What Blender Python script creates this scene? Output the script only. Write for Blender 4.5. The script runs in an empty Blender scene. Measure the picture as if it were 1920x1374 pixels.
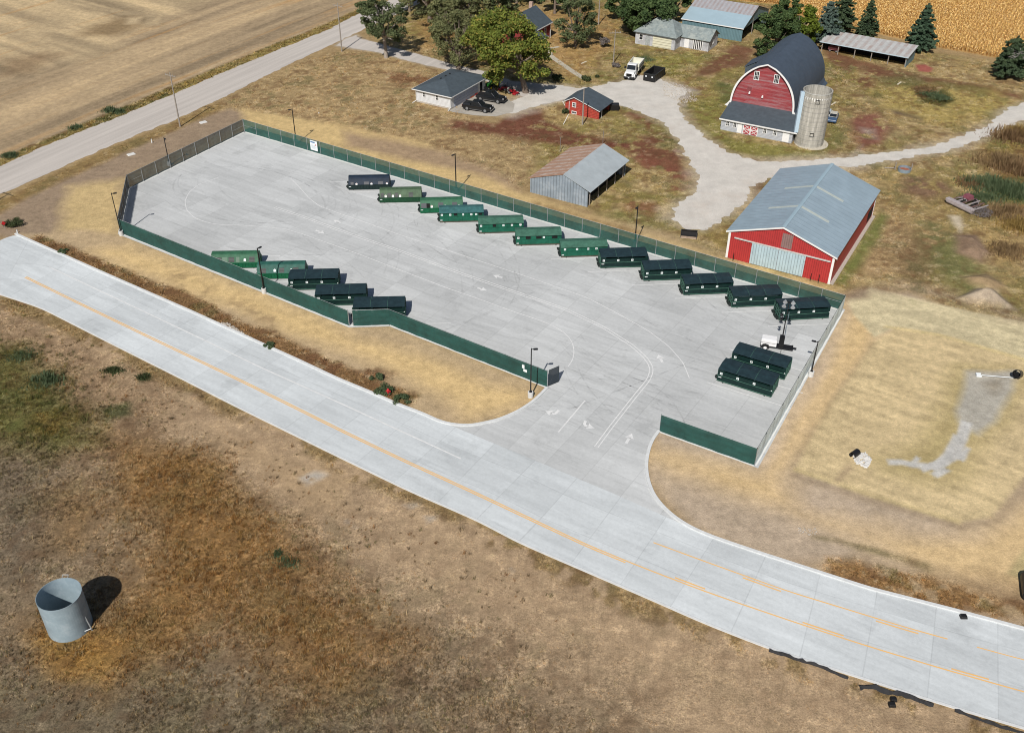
import bpy, bmesh, math, random
import numpy as np
from mathutils import Vector, Matrix
random.seed(7); RS = np.random.RandomState(11)
SC = bpy.context.scene; COL = SC.collection

# ------------------------------------------------------------------ camera, sky, sun, exposure
FPX, PITCH, ROLL, CAMH = 1890.7, math.radians(35.317), math.radians(0.3218), 70.836
cam = bpy.data.cameras.new('camera'); camo = bpy.data.objects.new('camera', cam); COL.objects.link(camo)
camo.matrix_world = Matrix.Translation((0, 0, CAMH)) @ Matrix.Rotation(math.pi/2-PITCH, 4, 'X') @ Matrix.Rotation(ROLL, 4, 'Z')
cam.sensor_width = 36; cam.sensor_fit = 'HORIZONTAL'; cam.lens = FPX/1920*36
cam.clip_start = 0.5; cam.clip_end = 8000
SC.camera = camo
SUN_AZ, SUN_EL = math.radians(72.5), math.radians(43.8)      # azimuth of the shadows (from +X), elevation
w = bpy.data.worlds.new('World'); SC.world = w; w.use_nodes = True
nt = w.node_tree; bg = nt.nodes['Background']; sky = nt.nodes.new('ShaderNodeTexSky')
sky.sky_type = 'NISHITA'; sky.sun_disc = False; sky.sun_elevation = SUN_EL
sky.sun_rotation = math.atan2(-math.cos(SUN_AZ), -math.sin(SUN_AZ)); sky.air_density = 1.0; sky.dust_density = 1.0
nt.links.new(sky.outputs[0], bg.inputs[0]); bg.inputs[1].default_value = 0.055
sl = bpy.data.lights.new('sun', 'SUN'); so = bpy.data.objects.new('sun', sl); COL.objects.link(so)
sl.energy = 4.75; sl.angle = math.radians(0.5); sl.color = (1.0, 0.955, 0.89)
dsun = Vector((math.cos(SUN_AZ)*math.cos(SUN_EL), math.sin(SUN_AZ)*math.cos(SUN_EL), -math.sin(SUN_EL)))
so.rotation_euler = dsun.to_track_quat('-Z', 'Y').to_euler(); so.location = (-40, 0, 90)
SC.view_settings.view_transform = 'Standard'; SC.view_settings.look = 'None'
SC.cycles.pixel_filter_type = 'BLACKMAN_HARRIS'; SC.cycles.filter_width = 1.05
SC.view_settings.exposure = 0.0; SC.view_settings.gamma = 1.0

# ------------------------------------------------------------------ pixel of the survey photo -> point at height z
_c, _s = math.cos(PITCH), math.sin(PITCH)
_F = Vector((0, _c, -_s)); _R = Vector((1, 0, 0)); _U = Vector((0, _s, _c))
_R2 = math.cos(ROLL)*_R+math.sin(ROLL)*_U; _U2 = -math.sin(ROLL)*_R+math.cos(ROLL)*_U
def at(px, py, z=0.0):
    d = _F+_R2*((px-960)/FPX)-_U2*((py-687)/FPX)
    return Vector((0, 0, CAMH))+d*((z-CAMH)/d.z)
def gp(pts, z=0.0): return [(p.x, p.y) for p in (at(a, b, z) for a, b in pts)]
def lin(v): v /= 255.0; return v/12.92 if v <= .04045 else ((v+.055)/1.055)**2.4
KEXP = 1.12
def C(r, g, b, k=1.0): return tuple(min(.9, lin(x)/KEXP*k) for x in (r, g, b))

# ------------------------------------------------------------------ materials
def _n(nt, t, **kw):
    n = nt.nodes.new('ShaderNode'+t)
    for k, v in kw.items(): setattr(n, k, v)
    return n
def newmat(name):
    m = bpy.data.materials.new(name); m.use_nodes = True
    nt = m.node_tree; b = nt.nodes['Principled BSDF']; return m, nt, b, nt.links.new
def mixc(nt, L, fac, a, b, mode='MIX'):
    n = _n(nt, 'Mix', data_type='RGBA', blend_type=mode)
    for sock, v in ((n.inputs[0], fac), (n.inputs[6], a), (n.inputs[7], b)):
        if hasattr(v, 'links'): L(v, sock)
        elif isinstance(v, tuple): sock.default_value = (*v[:3], 1)
        else: sock.default_value = v
    return n.outputs[2]
def math_(nt, L, op, a, b=None, c=None):
    n = _n(nt, 'Math', operation=op)
    for i, v in enumerate((a, b, c)):
        if v is None: continue
        if hasattr(v, 'links'): L(v, n.inputs[i])
        else: n.inputs[i].default_value = v
    return n.outputs[0]
def noise(nt, L, vec, scale, detail=5, rough=.6):
    n = _n(nt, 'TexNoise'); n.inputs['Scale'].default_value = scale; n.inputs['Detail'].default_value = detail
    n.inputs['Roughness'].default_value = rough
    if vec is not None: L(vec, n.inputs['Vector'])
    return n.outputs[0]
def remap(nt, L, v, a, b, c=0.0, d=1.0):
    n = _n(nt, 'MapRange'); n.inputs[1].default_value = a; n.inputs[2].default_value = b
    n.inputs[3].default_value = c; n.inputs[4].default_value = d; L(v, n.inputs[0]); return n.outputs[0]
def ocoord(nt, L):
    tc = _n(nt, 'TexCoord'); oi = _n(nt, 'ObjectInfo'); m = _n(nt, 'Vector' 'Math', operation='ADD')
    k = math_(nt, L, 'MULTIPLY', oi.outputs['Random'], 53.0)
    L(tc.outputs['Object'], m.inputs[0]); L(k, m.inputs[1]); return tc.outputs['Object'], m.outputs[0]
def bump(nt, L, b, h, strength=.3, dist=.05):
    n = _n(nt, 'Bump'); n.inputs['Strength'].default_value = strength; n.inputs['Distance'].default_value = dist
    L(h, n.inputs['Height']); L(n.outputs[0], b.inputs['Normal'])
MATS = {}
def mat(name, col, rough=.75, var=.18, scale=2.5, metal=0.0, col2=None, patch=None, ribs=None, bm=.0, spec=.4):
    """paint / metal / wood: base colour with noise, optional second colour in patches, optional ribs ('x','y','z', pitch)"""
    if name in MATS: return MATS[name]
    m, nt, b, L = newmat(name); o, v = ocoord(nt, L)
    f = remap(nt, L, noise(nt, L, v, scale, 7, .65), .3, .7)
    a1 = tuple(c*(1-var) for c in col); a2 = tuple(min(1, c*(1+var)) for c in col)
    c = mixc(nt, L, f, a1, a2)
    if col2:
        p = patch or (scale*.4, .5, .62)
        g = remap(nt, L, noise(nt, L, v, p[0], 8, .7), p[1], p[2]); c = mixc(nt, L, g, c, col2)
    h = None
    if ribs:
        sx = _n(nt, 'SeparateXYZ'); L(o, sx.inputs[0])
        u = math_(nt, L, 'PINGPONG', sx.outputs['xyz'.index(ribs[0])], ribs[1]/2)
        h = remap(nt, L, u, ribs[1]*.34, ribs[1]*.5)
        c = mixc(nt, L, math_(nt, L, 'MULTIPLY', h, .22 if len(ribs) < 3 else ribs[2]), c, (0.02, .02, .02))
    L(c, b.inputs['Base Color']); b.inputs['Roughness'].default_value = rough; b.inputs['Metallic'].default_value = metal
    b.inputs['Specular IOR Level'].default_value = spec
    if h is not None: bump(nt, L, b, h, .8 if ribs[1] < .9 else .25, min(.08, ribs[1]*.15))
    elif bm: bump(nt, L, b, noise(nt, L, v, scale*8, 4), bm, .03)
    MATS[name] = m; return m
def glassmat():
    if 'window_glass' in MATS: return MATS['window_glass']
    m, nt, b, L = newmat('window_glass'); b.inputs['Base Color'].default_value = (.012, .016, .02, 1)
    b.inputs['Roughness'].default_value = .08; MATS['window_glass'] = m; return m
def screenmat(name, col, alpha, rough=.7):
    m, nt, b, L = newmat(name); o, v = ocoord(nt, L)
    f = remap(nt, L, noise(nt, L, v, .6, 7, .7), .3, .7)
    L(mixc(nt, L, f, tuple(c*.68 for c in col), tuple(c*1.35 for c in col)), b.inputs['Base Color'])
    b.inputs['Roughness'].default_value = rough
    wv = _n(nt, 'TexWave', wave_type='BANDS', bands_direction='Z'); wv.inputs['Scale'].default_value = .35; wv.inputs['Distortion'].default_value = 6; wv.inputs['Detail'].default_value = 2
    L(v, wv.inputs['Vector']); bump(nt, L, b, wv.outputs[1], .18, .12)
    t = _n(nt, 'BsdfTransparent'); mx = _n(nt, 'MixShader'); mx.inputs[0].default_value = alpha
    L(t.outputs[0], mx.inputs[1]); L(b.outputs[0], mx.inputs[2]); L(mx.outputs[0], nt.nodes['Material Output'].inputs[0])
    MATS[name] = m; return m
def leafmat(name, ca, cb, cc=None, trans=.25):
    if name in MATS: return MATS[name]
    m, nt, b, L = newmat(name); g = _n(nt, 'NewGeometry'); tc = _n(nt, 'TexCoord')
    f = remap(nt, L, noise(nt, L, tc.outputs['Object'], .45, 3), .35, .65)
    f2 = math_(nt, L, 'ADD', math_(nt, L, 'MULTIPLY', f, .6), math_(nt, L, 'MULTIPLY', g.outputs['Random Per Island'], .4))
    c = mixc(nt, L, f2, ca, cb)
    if cc: c = mixc(nt, L, math_(nt, L, 'GREATER_THAN', g.outputs['Random Per Island'], .86), c, cc)
    L(c, b.inputs['Base Color']); b.inputs['Roughness'].default_value = .7; b.inputs['Specular IOR Level'].default_value = .2
    t = _n(nt, 'BsdfTranslucent'); L(c, t.inputs[0]); mx = _n(nt, 'MixShader'); mx.inputs[0].default_value = trans
    L(b.outputs[0], mx.inputs[1]); L(t.outputs[0], mx.inputs[2]); L(mx.outputs[0], nt.nodes['Material Output'].inputs[0])
    MATS[name] = m; return m
def attrmat(name, trans=.2):
    m, nt, b, L = newmat(name); a = _n(nt, 'Attribute', attribute_name='Col'); L(a.outputs[0], b.inputs['Base Color'])
    b.inputs['Roughness'].default_value = .85; b.inputs['Specular IOR Level'].default_value = .15
    t = _n(nt, 'BsdfTranslucent'); L(a.outputs[0], t.inputs[0]); mx = _n(nt, 'MixShader'); mx.inputs[0].default_value = trans
    L(b.outputs[0], mx.inputs[1]); L(t.outputs[0], mx.inputs[2]); L(mx.outputs[0], nt.nodes['Material Output'].inputs[0]); return m

# ------------------------------------------------------------------ mesh builder and object helpers
class MB:
    def __init__(s): s.v = []; s.f = []
    def add(s, vs, fs):
        o = len(s.v); s.v += [tuple(p) for p in vs]; s.f += [tuple(i+o for i in f) for f in fs]; return s
    def box(s, x0, y0, z0, x1, y1, z1):
        return s.add([(x0, y0, z0), (x1, y0, z0), (x1, y1, z0), (x0, y1, z0), (x0, y0, z1), (x1, y0, z1), (x1, y1, z1), (x0, y1, z1)],
                     [(0, 3, 2, 1), (4, 5, 6, 7), (0, 1, 5, 4), (1, 2, 6, 5), (2, 3, 7, 6), (3, 0, 4, 7)])
    def tbox(s, x0, y0, z0, x1, y1, z1, dx0, dx1, dy):     # box whose top is inset
        return s.add([(x0, y0, z0), (x1, y0, z0), (x1, y1, z0), (x0, y1, z0), (x0+dx0, y0+dy, z1), (x1-dx1, y0+dy, z1), (x1-dx1, y1-dy, z1), (x0+dx0, y1-dy, z1)],
                     [(0, 3, 2, 1), (4, 5, 6, 7), (0, 1, 5, 4), (1, 2, 6, 5), (2, 3, 7, 6), (3, 0, 4, 7)])
    def cyl(s, p, q, r, r2=None, n=10, cap=True):
        p, q = Vector(p), Vector(q); r2 = r if r2 is None else r2
        d = (q-p).normalized(); a = d.orthogonal().normalized(); b = d.cross(a)
        vs = []
        for c, rr in ((p, r), (q, r2)):
            for i in range(n):
                t = 2*math.pi*i/n; vs.append(c+a*(rr*math.cos(t))+b*(rr*math.sin(t)))
        fs = [(i, (i+1) % n, n+(i+1) % n, n+i) for i in range(n)]
        if cap: fs += [tuple(range(n-1, -1, -1)), tuple(range(n, 2*n))]
        return s.add(vs, fs)
    def tube(s, pts, rs, n=8):
        for i in range(len(pts)-1): s.cyl(pts[i], pts[i+1], rs[i], rs[i+1], n)
        return s
    def face(s, pts): return s.add(pts, [tuple(range(len(pts)))])
    def prismx(s, prof, x0, x1):      # profile (y,z) extruded along x
        n = len(prof); vs = [(x0, y, z) for y, z in prof]+[(x1, y, z) for y, z in prof]
        return s.add(vs, [tuple(range(n-1, -1, -1)), tuple(range(n, 2*n))]+[(i, (i+1) % n, n+(i+1) % n, n+i) for i in range(n)])
    def prismy(s, prof, y0, y1):      # profile (x,z) extruded along y
        n = len(prof); vs = [(x, y0, z) for x, z in prof]+[(x, y1, z) for x, z in prof]
        return s.add(vs, [tuple(range(n)), tuple(range(2*n-1, n-1, -1))]+[((i+1) % n, i, n+i, n+(i+1) % n) for i in range(n)])
    def prismz(s, prof, z0, z1):
        n = len(prof); vs = [(x, y, z0) for x, y in prof]+[(x, y, z1) for x, y in prof]
        return s.add(vs, [tuple(range(n-1, -1, -1)), tuple(range(n, 2*n))]+[(i, (i+1) % n, n+(i+1) % n, n+i) for i in range(n)])
    def sheet(s, prof, y0, y1, t):    # roof slab along an (x,z) polyline, thickness t upwards
        up = [(x, z+t) for x, z in prof]; return s.prismy(list(prof)+up[::-1], y0, y1)
    def build(s, name, m, parent=None, smooth=False, bevel=0.0):
        me = bpy.data.meshes.new(name); me.from_pydata(s.v, [], s.f)
        bm = bmesh.new(); bm.from_mesh(me); bmesh.ops.recalc_face_normals(bm, faces=bm.faces); bm.to_mesh(me); bm.free()
        if m: me.materials.append(m)
        if smooth: me.shade_smooth()
        o = bpy.data.objects.new(name, me); COL.objects.link(o)
        if parent: o.parent = parent
        if bevel:
            b = o.modifiers.new('bevel', 'BEVEL'); b.width = bevel; b.segments = 2; b.limit_method = 'ANGLE'
        return o
def npmesh(name, V, F, m, parent=None, cols=None, smooth=False):
    """V (n,3), F (k,3|4) -> one mesh object, fast"""
    me = bpy.data.meshes.new(name); k = F.shape[1]
    me.vertices.add(len(V)); me.vertices.foreach_set('co', np.ascontiguousarray(V, np.float32).ravel())
    me.loops.add(F.size); me.loops.foreach_set('vertex_index', np.ascontiguousarray(F, np.int32).ravel())
    me.polygons.add(len(F)); me.polygons.foreach_set('loop_start', np.arange(0, F.size, k, dtype=np.int32))
    if smooth: me.polygons.foreach_set('use_smooth', np.ones(len(F), bool))
    me.update(calc_edges=True)
    if cols is not None:
        a = me.color_attributes.new('Col', 'FLOAT_COLOR', 'POINT')
        if cols.shape[1] == 3: cols = np.c_[cols, np.ones(len(cols))]
        a.data.foreach_set('color', np.ascontiguousarray(cols, np.float32).ravel())
    if m: me.materials.append(m)
    o = bpy.data.objects.new(name, me); COL.objects.link(o)
    if parent: o.parent = parent
    return o
def tag(o, label=None, cat=None, group=None, kind=None):
    for k, v in (('label', label), ('category', cat), ('group', group), ('kind', kind)):
        if v: o[k] = v
    return o
def thing(name, label, cat, loc, rz=0.0, group=None):
    o = bpy.data.objects.new(name, None); COL.objects.link(o); o.empty_display_size = .3
    o.location = (loc[0], loc[1], loc[2] if len(loc) > 2 else 0); o.rotation_euler = (0, 0, rz); return tag(o, label, cat, group)
def dup(root, loc, rz, label, group=None):
    def cp(o, par):
        c = o.copy(); COL.objects.link(c)
        if par: c.parent = par
        for ch in list(o.children): cp(ch, c)
        return c
    r = cp(root, None); r.location = (loc[0], loc[1], loc[2] if len(loc) > 2 else 0); r.rotation_euler = (0, 0, rz); r['label'] = label
    if group: r['group'] = group
    return r
def struct(o): o['kind'] = 'structure'; return o
def resample(pts, step):
    P = np.array(pts, float); d = np.r_[0, np.cumsum(np.hypot(*np.diff(P, axis=0).T))]
    n = max(2, int(d[-1]/step)+1); t = np.linspace(0, d[-1], n)
    return np.c_[np.interp(t, d, P[:, 0]), np.interp(t, d, P[:, 1])]
def smooth_line(pts, step=.6, k=5):
    P = resample(pts, step); Q = P.copy()
    for _ in range(k): Q[1:-1] = (Q[:-2]+2*Q[1:-1]+Q[2:])/4
    return Q
def normals2(P):
    T = np.gradient(P, axis=0); T /= np.hypot(T[:, 0], T[:, 1])[:, None]+1e-9; return np.c_[-T[:, 1], T[:, 0]]
def ribbon(mb, P, off, width, z):
    N = normals2(P); a = P+N*(off-width/2); b = P+N*(off+width/2); o = len(mb.v)
    for p, q in zip(a, b): mb.v += [(p[0], p[1], z), (q[0], q[1], z)]
    mb.f += [(o+2*i, o+2*i+2, o+2*i+3, o+2*i+1) for i in range(len(P)-1)]; return mb
def sill(mb, P, off, width, z0, z1):     # kerb: raised section along a line
    N = normals2(P); o = len(mb.v); n = len(P)
    for p, q in zip(P+N*(off-width/2), P+N*(off+width/2)):
        mb.v += [(p[0], p[1], z0), (p[0], p[1], z1), (q[0], q[1], z1), (q[0], q[1], z0)]
    for i in range(n-1):
        a, b = o+4*i, o+4*i+4; mb.f += [(a+j, b+j, b+j+1, a+j+1) for j in range(3)]
    mb.f += [(o, o+1, o+2, o+3), (o+4*n-1, o+4*n-2, o+4*n-3, o+4*n-4)]; return mb
# ------------------------------------------------------------------ paved outlines, traced once and laid flat on the ground
KERB_L = [(29, 439), (110, 475), (225, 526), (360, 585), (480, 640), (560, 676), (632, 710), (707, 741), (740, 756), (800, 779)]
KERB_LC = [(800, 779), (822, 790), (850, 797), (884, 798.5), (935, 787.5), (970, 772.5), (995, 757), (1012, 742), (1026, 727)]
KERB_R = [(1236, 808), (1225, 822), (1217, 840), (1212, 865), (1212, 885), (1216, 905), (1225, 928), (1243, 951), (1267, 972), (1298, 991)]
KERB_R2 = [(1298, 991), (1340, 1008.5), (1423, 1036.6), (1557, 1080), (1632, 1104), (1789, 1144), (1920, 1179), (2060, 1216)]
ROAD_B = [(-60, 526), (0, 552.5), (77, 577.5), (195, 637.5), (350, 715), (437, 759.5), (640, 859), (765, 919.5), (900, 978), (970, 1016), (1100, 1072), (1230, 1128), (1320, 1168), (1445, 1217), (1607, 1269), (1782, 1325), (1920, 1366), (2060, 1404)]
FA, FK, FN, FNE, FSE, FE, FD, FC, FB = [at(*p) for p in ((226.5, 437), (243, 354), (458.75, 247.5), (1578.7, 582.7), (1414.3, 872), (1236.7, 808.5), (1026, 725.5), (731, 609), (655, 611))]
ROAD_T = [(-90, 489), (0, 451)]+KERB_L+[(822, 788), (1000, 862), (1150, 925), (1298, 991)]+KERB_R2[1:]
road_top = smooth_line(gp(ROAD_T[1:]), .6, 4); road_bot = smooth_line(gp(ROAD_B[1:]), .6, 12)
lot_out = [(FA.x-.3, FA.y-.4), (FK.x-.4, FK.y), (FN.x, FN.y+.5), (FNE.x+.5, FNE.y+.3), (FSE.x+.3, FSE.y-.5)]
lot_px = gp([(1236, 808.5)]+KERB_R[1:])+gp([(1150, 926.5), (1000, 863.5), (822, 790)])+gp(KERB_LC[2:])
lot_poly = [lot_out[0], lot_out[1], lot_out[2], lot_out[3], lot_out[4]]+lot_px+[(FC.x, FC.y-.4), (FB.x, FB.y-.4)]
GRAVEL_L = [(-80, 343), (0, 311), (93, 270), (234, 215), (327, 175), (481, 110), (619, 55), (660, 32), (710, 10), (800, -32), (900, -78)]
GRAVEL_R = [(-80, 398), (0, 364), (103, 320), (220, 268), (330, 225), (412, 186), (550, 117), (605, 92), (660, 66), (700, 47), (760, 20), (800, 0), (900, -45), (960, -72)]
DRIVE = [(630, 86), (660, 91), (708, 98), (764, 114), (833, 130), (870, 141), (905, 150), (940, 164), (980, 182), (1000, 190), (1017, 197), (1060, 187), (1100, 172), (1032, 160), (960, 153), (912, 135), (852, 122), (783, 102), (720, 85), (677, 73), (668, 66), (645, 74)]
LANE = [(905, 205), (960, 215), (1017, 197), (1060, 186), (1155, 196), (1197, 207), (1235, 227), (1265, 255), (1287, 287), (1305, 312), (1310, 340), (1292, 370), (1258, 395), (1257, 410), (1282, 426), (1317, 433), (1340, 415), (1372, 400), (1406, 378), (1405, 350), (1440, 331), (1565, 317), (1690, 301), (1777, 282), (1840, 262), (1890, 237), (1920, 222), (1990, 185), (1985, 160), (1920, 195), (1882, 207), (1852, 232), (1815, 252), (1752, 274), (1665, 286), (1540, 299), (1440, 304), (1410, 299), (1360, 285), (1322, 260), (1290, 226), (1272, 200), (1268, 186), (1290, 172), (1262, 158), (1240, 148), (1200, 142), (1165, 151), (1122, 162), (1090, 166), (1030, 160), (960, 190)]
APRON = [(838, 207), (850, 200), (905, 168), (925, 165), (935, 176), (965, 195), (962, 210), (930, 219), (890, 217), (850, 211)]

# ------------------------------------------------------------------ ground sheet
def vnoise(x, y, seed=0):
    xi, yi = np.floor(x).astype(np.int64), np.floor(y).astype(np.int64); fx, fy = x-xi, y-yi
    fx, fy = fx*fx*(3-2*fx), fy*fy*(3-2*fy)
    def h(a, b):
        n = (a*374761393+b*668265263+seed*974634777) & 0xffffffff; n = ((n ^ (n >> 13))*1274126177) & 0xffffffff
        return ((n ^ (n >> 16)) & 0xffff)/65535.0
    return (h(xi, yi)*(1-fx)+h(xi+1, yi)*fx)*(1-fy)+(h(xi, yi+1)*(1-fx)+h(xi+1, yi+1)*fx)*fy
def fbm(x, y, s, o=4, seed=0, g=.55):
    r = 0; a = 1; t = 0
    for i in range(o): r = r+a*vnoise(x/s*2**i, y/s*2**i, seed+i); t += a; a *= g
    return r/t
STEP = .4
far = [120., 200., 350., 600., 1100., 2000., 3500.]
xs = np.r_[[-150-f for f in far[::-1]], np.arange(-150, 150.01, .3), [150+f for f in far]]
ys = np.r_[[30-f for f in far[::-1]], np.arange(36, 140, .26), np.arange(140, 300.01, .4), [300+f for f in far]]
GX, GY = np.meshgrid(xs, ys); gx, gy = GX.ravel(), GY.ravel()
Nn = (fbm(gx, gy, 9, 5, 1)-.5)*2; N2 = (fbm(gx, gy, 2.2, 4, 9)-.5)*2; N3 = fbm(gx, gy, 4, 5, 21); N4 = fbm(gx, gy, 26, 4, 33); N3 = .6*N3+.4*fbm(gx, gy, 1.3, 3, 88); N3 = (N3-.5)*1.25+.5
def sdist(poly):
    P = np.array(poly); lo, hi = P.min(0)-14, P.max(0)+14
    idx = np.where((gx > lo[0]) & (gx < hi[0]) & (gy > lo[1]) & (gy < hi[1]))[0]
    x, y = gx[idx], gy[idx]; d = np.full(len(idx), 1e9); ins = np.zeros(len(idx), bool)
    for (ax, ay), (bx, by) in zip(P, np.roll(P, -1, 0)):
        ex, ey = bx-ax, by-ay; t = np.clip(((x-ax)*ex+(y-ay)*ey)/(ex*ex+ey*ey+1e-9), 0, 1)
        d = np.minimum(d, (x-ax-t*ex)**2+(y-ay-t*ey)**2)
        c = ((ay > y) != (by > y)); ins ^= c & (x < ex*(y-ay)/(ey if abs(ey) > 1e-9 else 1e-9)+ax)
    return idx, np.where(ins, -1, 1)*np.sqrt(d)
col = np.empty((len(gx), 3)); col[:] = C(160, 136, 97); veg = np.full(len(gx), .6)      # veg: tufts per square metre
hgt = np.zeros(len(gx)); kindv = np.zeros(len(gx))
def paint(poly, c, soft=1.5, amp=1.5, op=1.0, v=None, brk=None, world=False, fld=None):
    i, d = sdist(poly if world or isinstance(poly, WPoly) else gp(poly)); d = d+Nn[i]*amp+N2[i]*amp*.35
    wt = np.clip(.5-d/soft, 0, 1)*op
    if brk is not None: f = N3 if fld is None else fld; wt = wt*np.clip((f[i]-brk)/.08+.5, 0, 1)
    col[i] += (np.array(c)-col[i])*wt[:, None]
    if v is not None: veg[i] += (v-veg[i])*wt
    return i, wt
class WPoly(list): pass
def line_poly(pts, wdt):
    P = np.array(gp(pts)); N = normals2(P); return WPoly(map(tuple, np.r_[P+N*wdt/2, (P-N*wdt/2)[::-1]]))
# stretched noise: streaks along a direction
def streak(dirv, along, across, seed):
    d = np.array(dirv, float); d /= np.hypot(*d); u = gx*d[0]+gy*d[1]; v_ = -gx*d[1]+gy*d[0]; return fbm(u/along, v_/across, 1.0, 4, seed)
gdir = np.array(at(660, 33)[:2])-np.array(at(93, 270)[:2])
S1 = streak(gdir, 60, 3.2, 40); S2 = streak(np.array(at(240, 110)[:2])-np.array(at(0, 40)[:2]), 50, 4.5, 50)
SR = streak((.84, -.54), 5, .62, 60); SR2 = streak((.863, -.505), 9, 1.1, 61)
# north-west harvested field with combine streaks
NW = [(-700, 560), (-80, 343), (93, 266), (327, 171), (619, 51), (710, 6), (1000, -130), (900, -330), (-900, -330)]
i, wt = paint(NW, C(172, 150, 118), 1.0, .5, v=.3)
FAR = [(-300, 250), (0, 150), (140, 118), (215, 95), (240, 62), (340, 22), (420, -8), (520, -60), (400, -330), (-900, -330)]
j, wf = paint(FAR, C(186, 164, 128), 9, 3)
far_w = np.zeros(len(gx)); far_w[j] = wf
ss = S1*(1-far_w)+S2*far_w
k = np.clip((ss[i]-.5)*3.6, -1, 1)[:, None]*wt[:, None]
col[i] *= 1+k*np.where(k > 0, .34, .46); col[i] *= 1+k*np.array([0, -.01, -.05])
or_ = np.clip((streak(gdir, 40, 2.5, 44)[i]-.62)*6, 0, 1)[:, None]*wt[:, None]*.45; col[i] += (np.array(C(178, 132, 72))-col[i])*or_
paint([(160, 60), (215, 35), (255, 35), (262, 48), (215, 70), (150, 68)], C(128, 106, 76), 5, 2, .8); paint([(0, 115), (60, 100), (120, 100), (60, 135), (0, 145)], C(136, 112, 84), 5, 3, .7)
paint([(240, 35), (265, 33), (258, 44), (238, 46)], C(190, 168, 132), 2, .6); paint([(280, 38), (300, 36), (296, 48), (272, 46)], C(188, 166, 130), 2, .6)
# ditches of the gravel road
paint(line_poly([(-80, 350), (0, 308), (93, 266), (234, 210), (327, 170), (481, 105), (619, 50), (720, 2)], 3.6), C(146, 128, 76), 1.2, .7, v=11)
paint(line_poly([(-80, 340), (0, 304), (93, 262), (234, 207), (327, 168)], 2.2), C(92, 94, 56), 1.2, 1.2, .85, v=14, brk=.5)
# farm lawn and yard grass
paint([(330, 228), (412, 190), (550, 121), (640, 96), (705, 101), (833, 134), (870, 215), (1010, 260), (1000, 330), (960, 420), (700, 300), (470, 215)], C(164, 140, 100), 2, 1, v=4.5)
FARM = [(700, 50), (700, 98), (850, 130), (990, 190), (1010, 250), (1000, 330), (1120, 400), (1260, 440), (1370, 500), (1560, 550), (1640, 545), (1960, 660), (2300, 500), (2200, 120), (1960, 130), (1700, 90), (1500, 20), (1300, -40), (800, -60)]
paint(FARM, C(158, 136, 90), 3, 2, v=4.5)
paint(FARM, C(134, 122, 66), 3, 2, .75, brk=.53, fld=N4); paint(FARM, C(172, 148, 104), 3, 2, .7, brk=.58, v=3.5); paint(FARM, C(132, 112, 80), 3, 2, .5, brk=.60, fld=fbm(gx, gy, 2.6, 4, 91)); paint(FARM, C(186, 166, 122), 3, 2, .45, brk=.62, fld=fbm(gx, gy, 1.8, 4, 93)); paint(FARM, C(112, 108, 58), 3, 2, .45, brk=.62, fld=fbm(gx, gy, 7, 4, 77))
paint([(780, 40), (900, 20), (1150, 20), (1150, 90), (1080, 150), (860, 110), (780, 92)], C(170, 134, 84), 4, 3, .65, v=4)
# red-brown weeds
RB = C(108, 62, 50); RB2 = C(128, 80, 62)
paint([(845, 222), (930, 232), (990, 208), (1010, 205), (1020, 225), (1060, 243), (1120, 258), (1180, 268), (1180, 280), (1080, 275), (985, 262), (900, 250), (840, 240)], RB, 2, 1.4, .9, v=2.5, brk=.36)
paint([(1155, 202), (1200, 213), (1240, 235), (1262, 262), (1285, 300), (1270, 330), (1225, 318), (1170, 290), (1120, 268), (1170, 262), (1220, 250)], RB, 2.5, 2, .85, v=2.5, brk=.44)
paint([(1185, 285), (1240, 300), (1290, 330), (1275, 370), (1235, 345), (1190, 310)], RB2, 2.5, 2, .8, v=2, brk=.5); paint([(1180, 372), (1225, 385), (1215, 410), (1175, 395)], RB2, 2, 2, .7, brk=.46)
paint([(690, 130), (800, 140), (850, 160), (800, 165), (740, 160)], C(128, 88, 62), 2.5, 2, .8, brk=.5)
paint([(960, 178), (1000, 170), (1000, 196), (962, 205)], RB2, 2, 1.5, .6, brk=.5)
paint([(1310, 130), (1375, 82), (1415, 92), (1400, 120), (1340, 140), (1290, 150)], C(112, 72, 56), 2, 1.2, .85, v=.8, brk=.3)
paint([(1150, 150), (1200, 110), (1215, 135), (1160, 152)], C(120, 84, 60), 2, 2, .55, brk=.5); paint([(1255, 160), (1310, 150), (1330, 175), (1280, 200)], C(120, 82, 62), 2, 2, .6, brk=.48)
paint([(1545, 92), (1610, 115), (1720, 140), (1840, 160), (1920, 178), (1920, 188), (1830, 172), (1700, 150), (1600, 140), (1548, 112)], C(112, 74, 56), 2, 1.3, .85, v=1, brk=.38)
paint([(1590, 140), (1650, 135), (1640, 165), (1600, 165)], C(106, 66, 52), 2, 1.5, .8, brk=.42); paint([(1585, 215), (1650, 210), (1672, 240), (1660, 270), (1610, 285), (1600, 262), (1585, 235)], C(124, 72, 66), 2, 1.5, .85, v=1.5, brk=.4)
paint([(1610, 238), (1640, 242), (1645, 262), (1620, 260)], C(170, 156, 142), 2, 1, .75, brk=.4); paint([(1600, 285), (1620, 270), (1610, 290), (1595, 297)], C(175, 160, 145), 1.5, 1, .7)
paint([(1670, 205), (1735, 220), (1728, 226), (1675, 213)], C(92, 76, 66), 1.2, .8, .9, v=.3); paint([(1715, 122), (1735, 121), (1750, 128), (1745, 136), (1722, 134)], C(160, 92, 80), .8, .5, 1, v=0)
paint([(1620, 175), (1650, 200), (1670, 240), (1690, 275), (1720, 285), (1690, 270), (1660, 225), (1630, 185)], C(98, 88, 56), 2.5, 2, .75, v=2)
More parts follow.
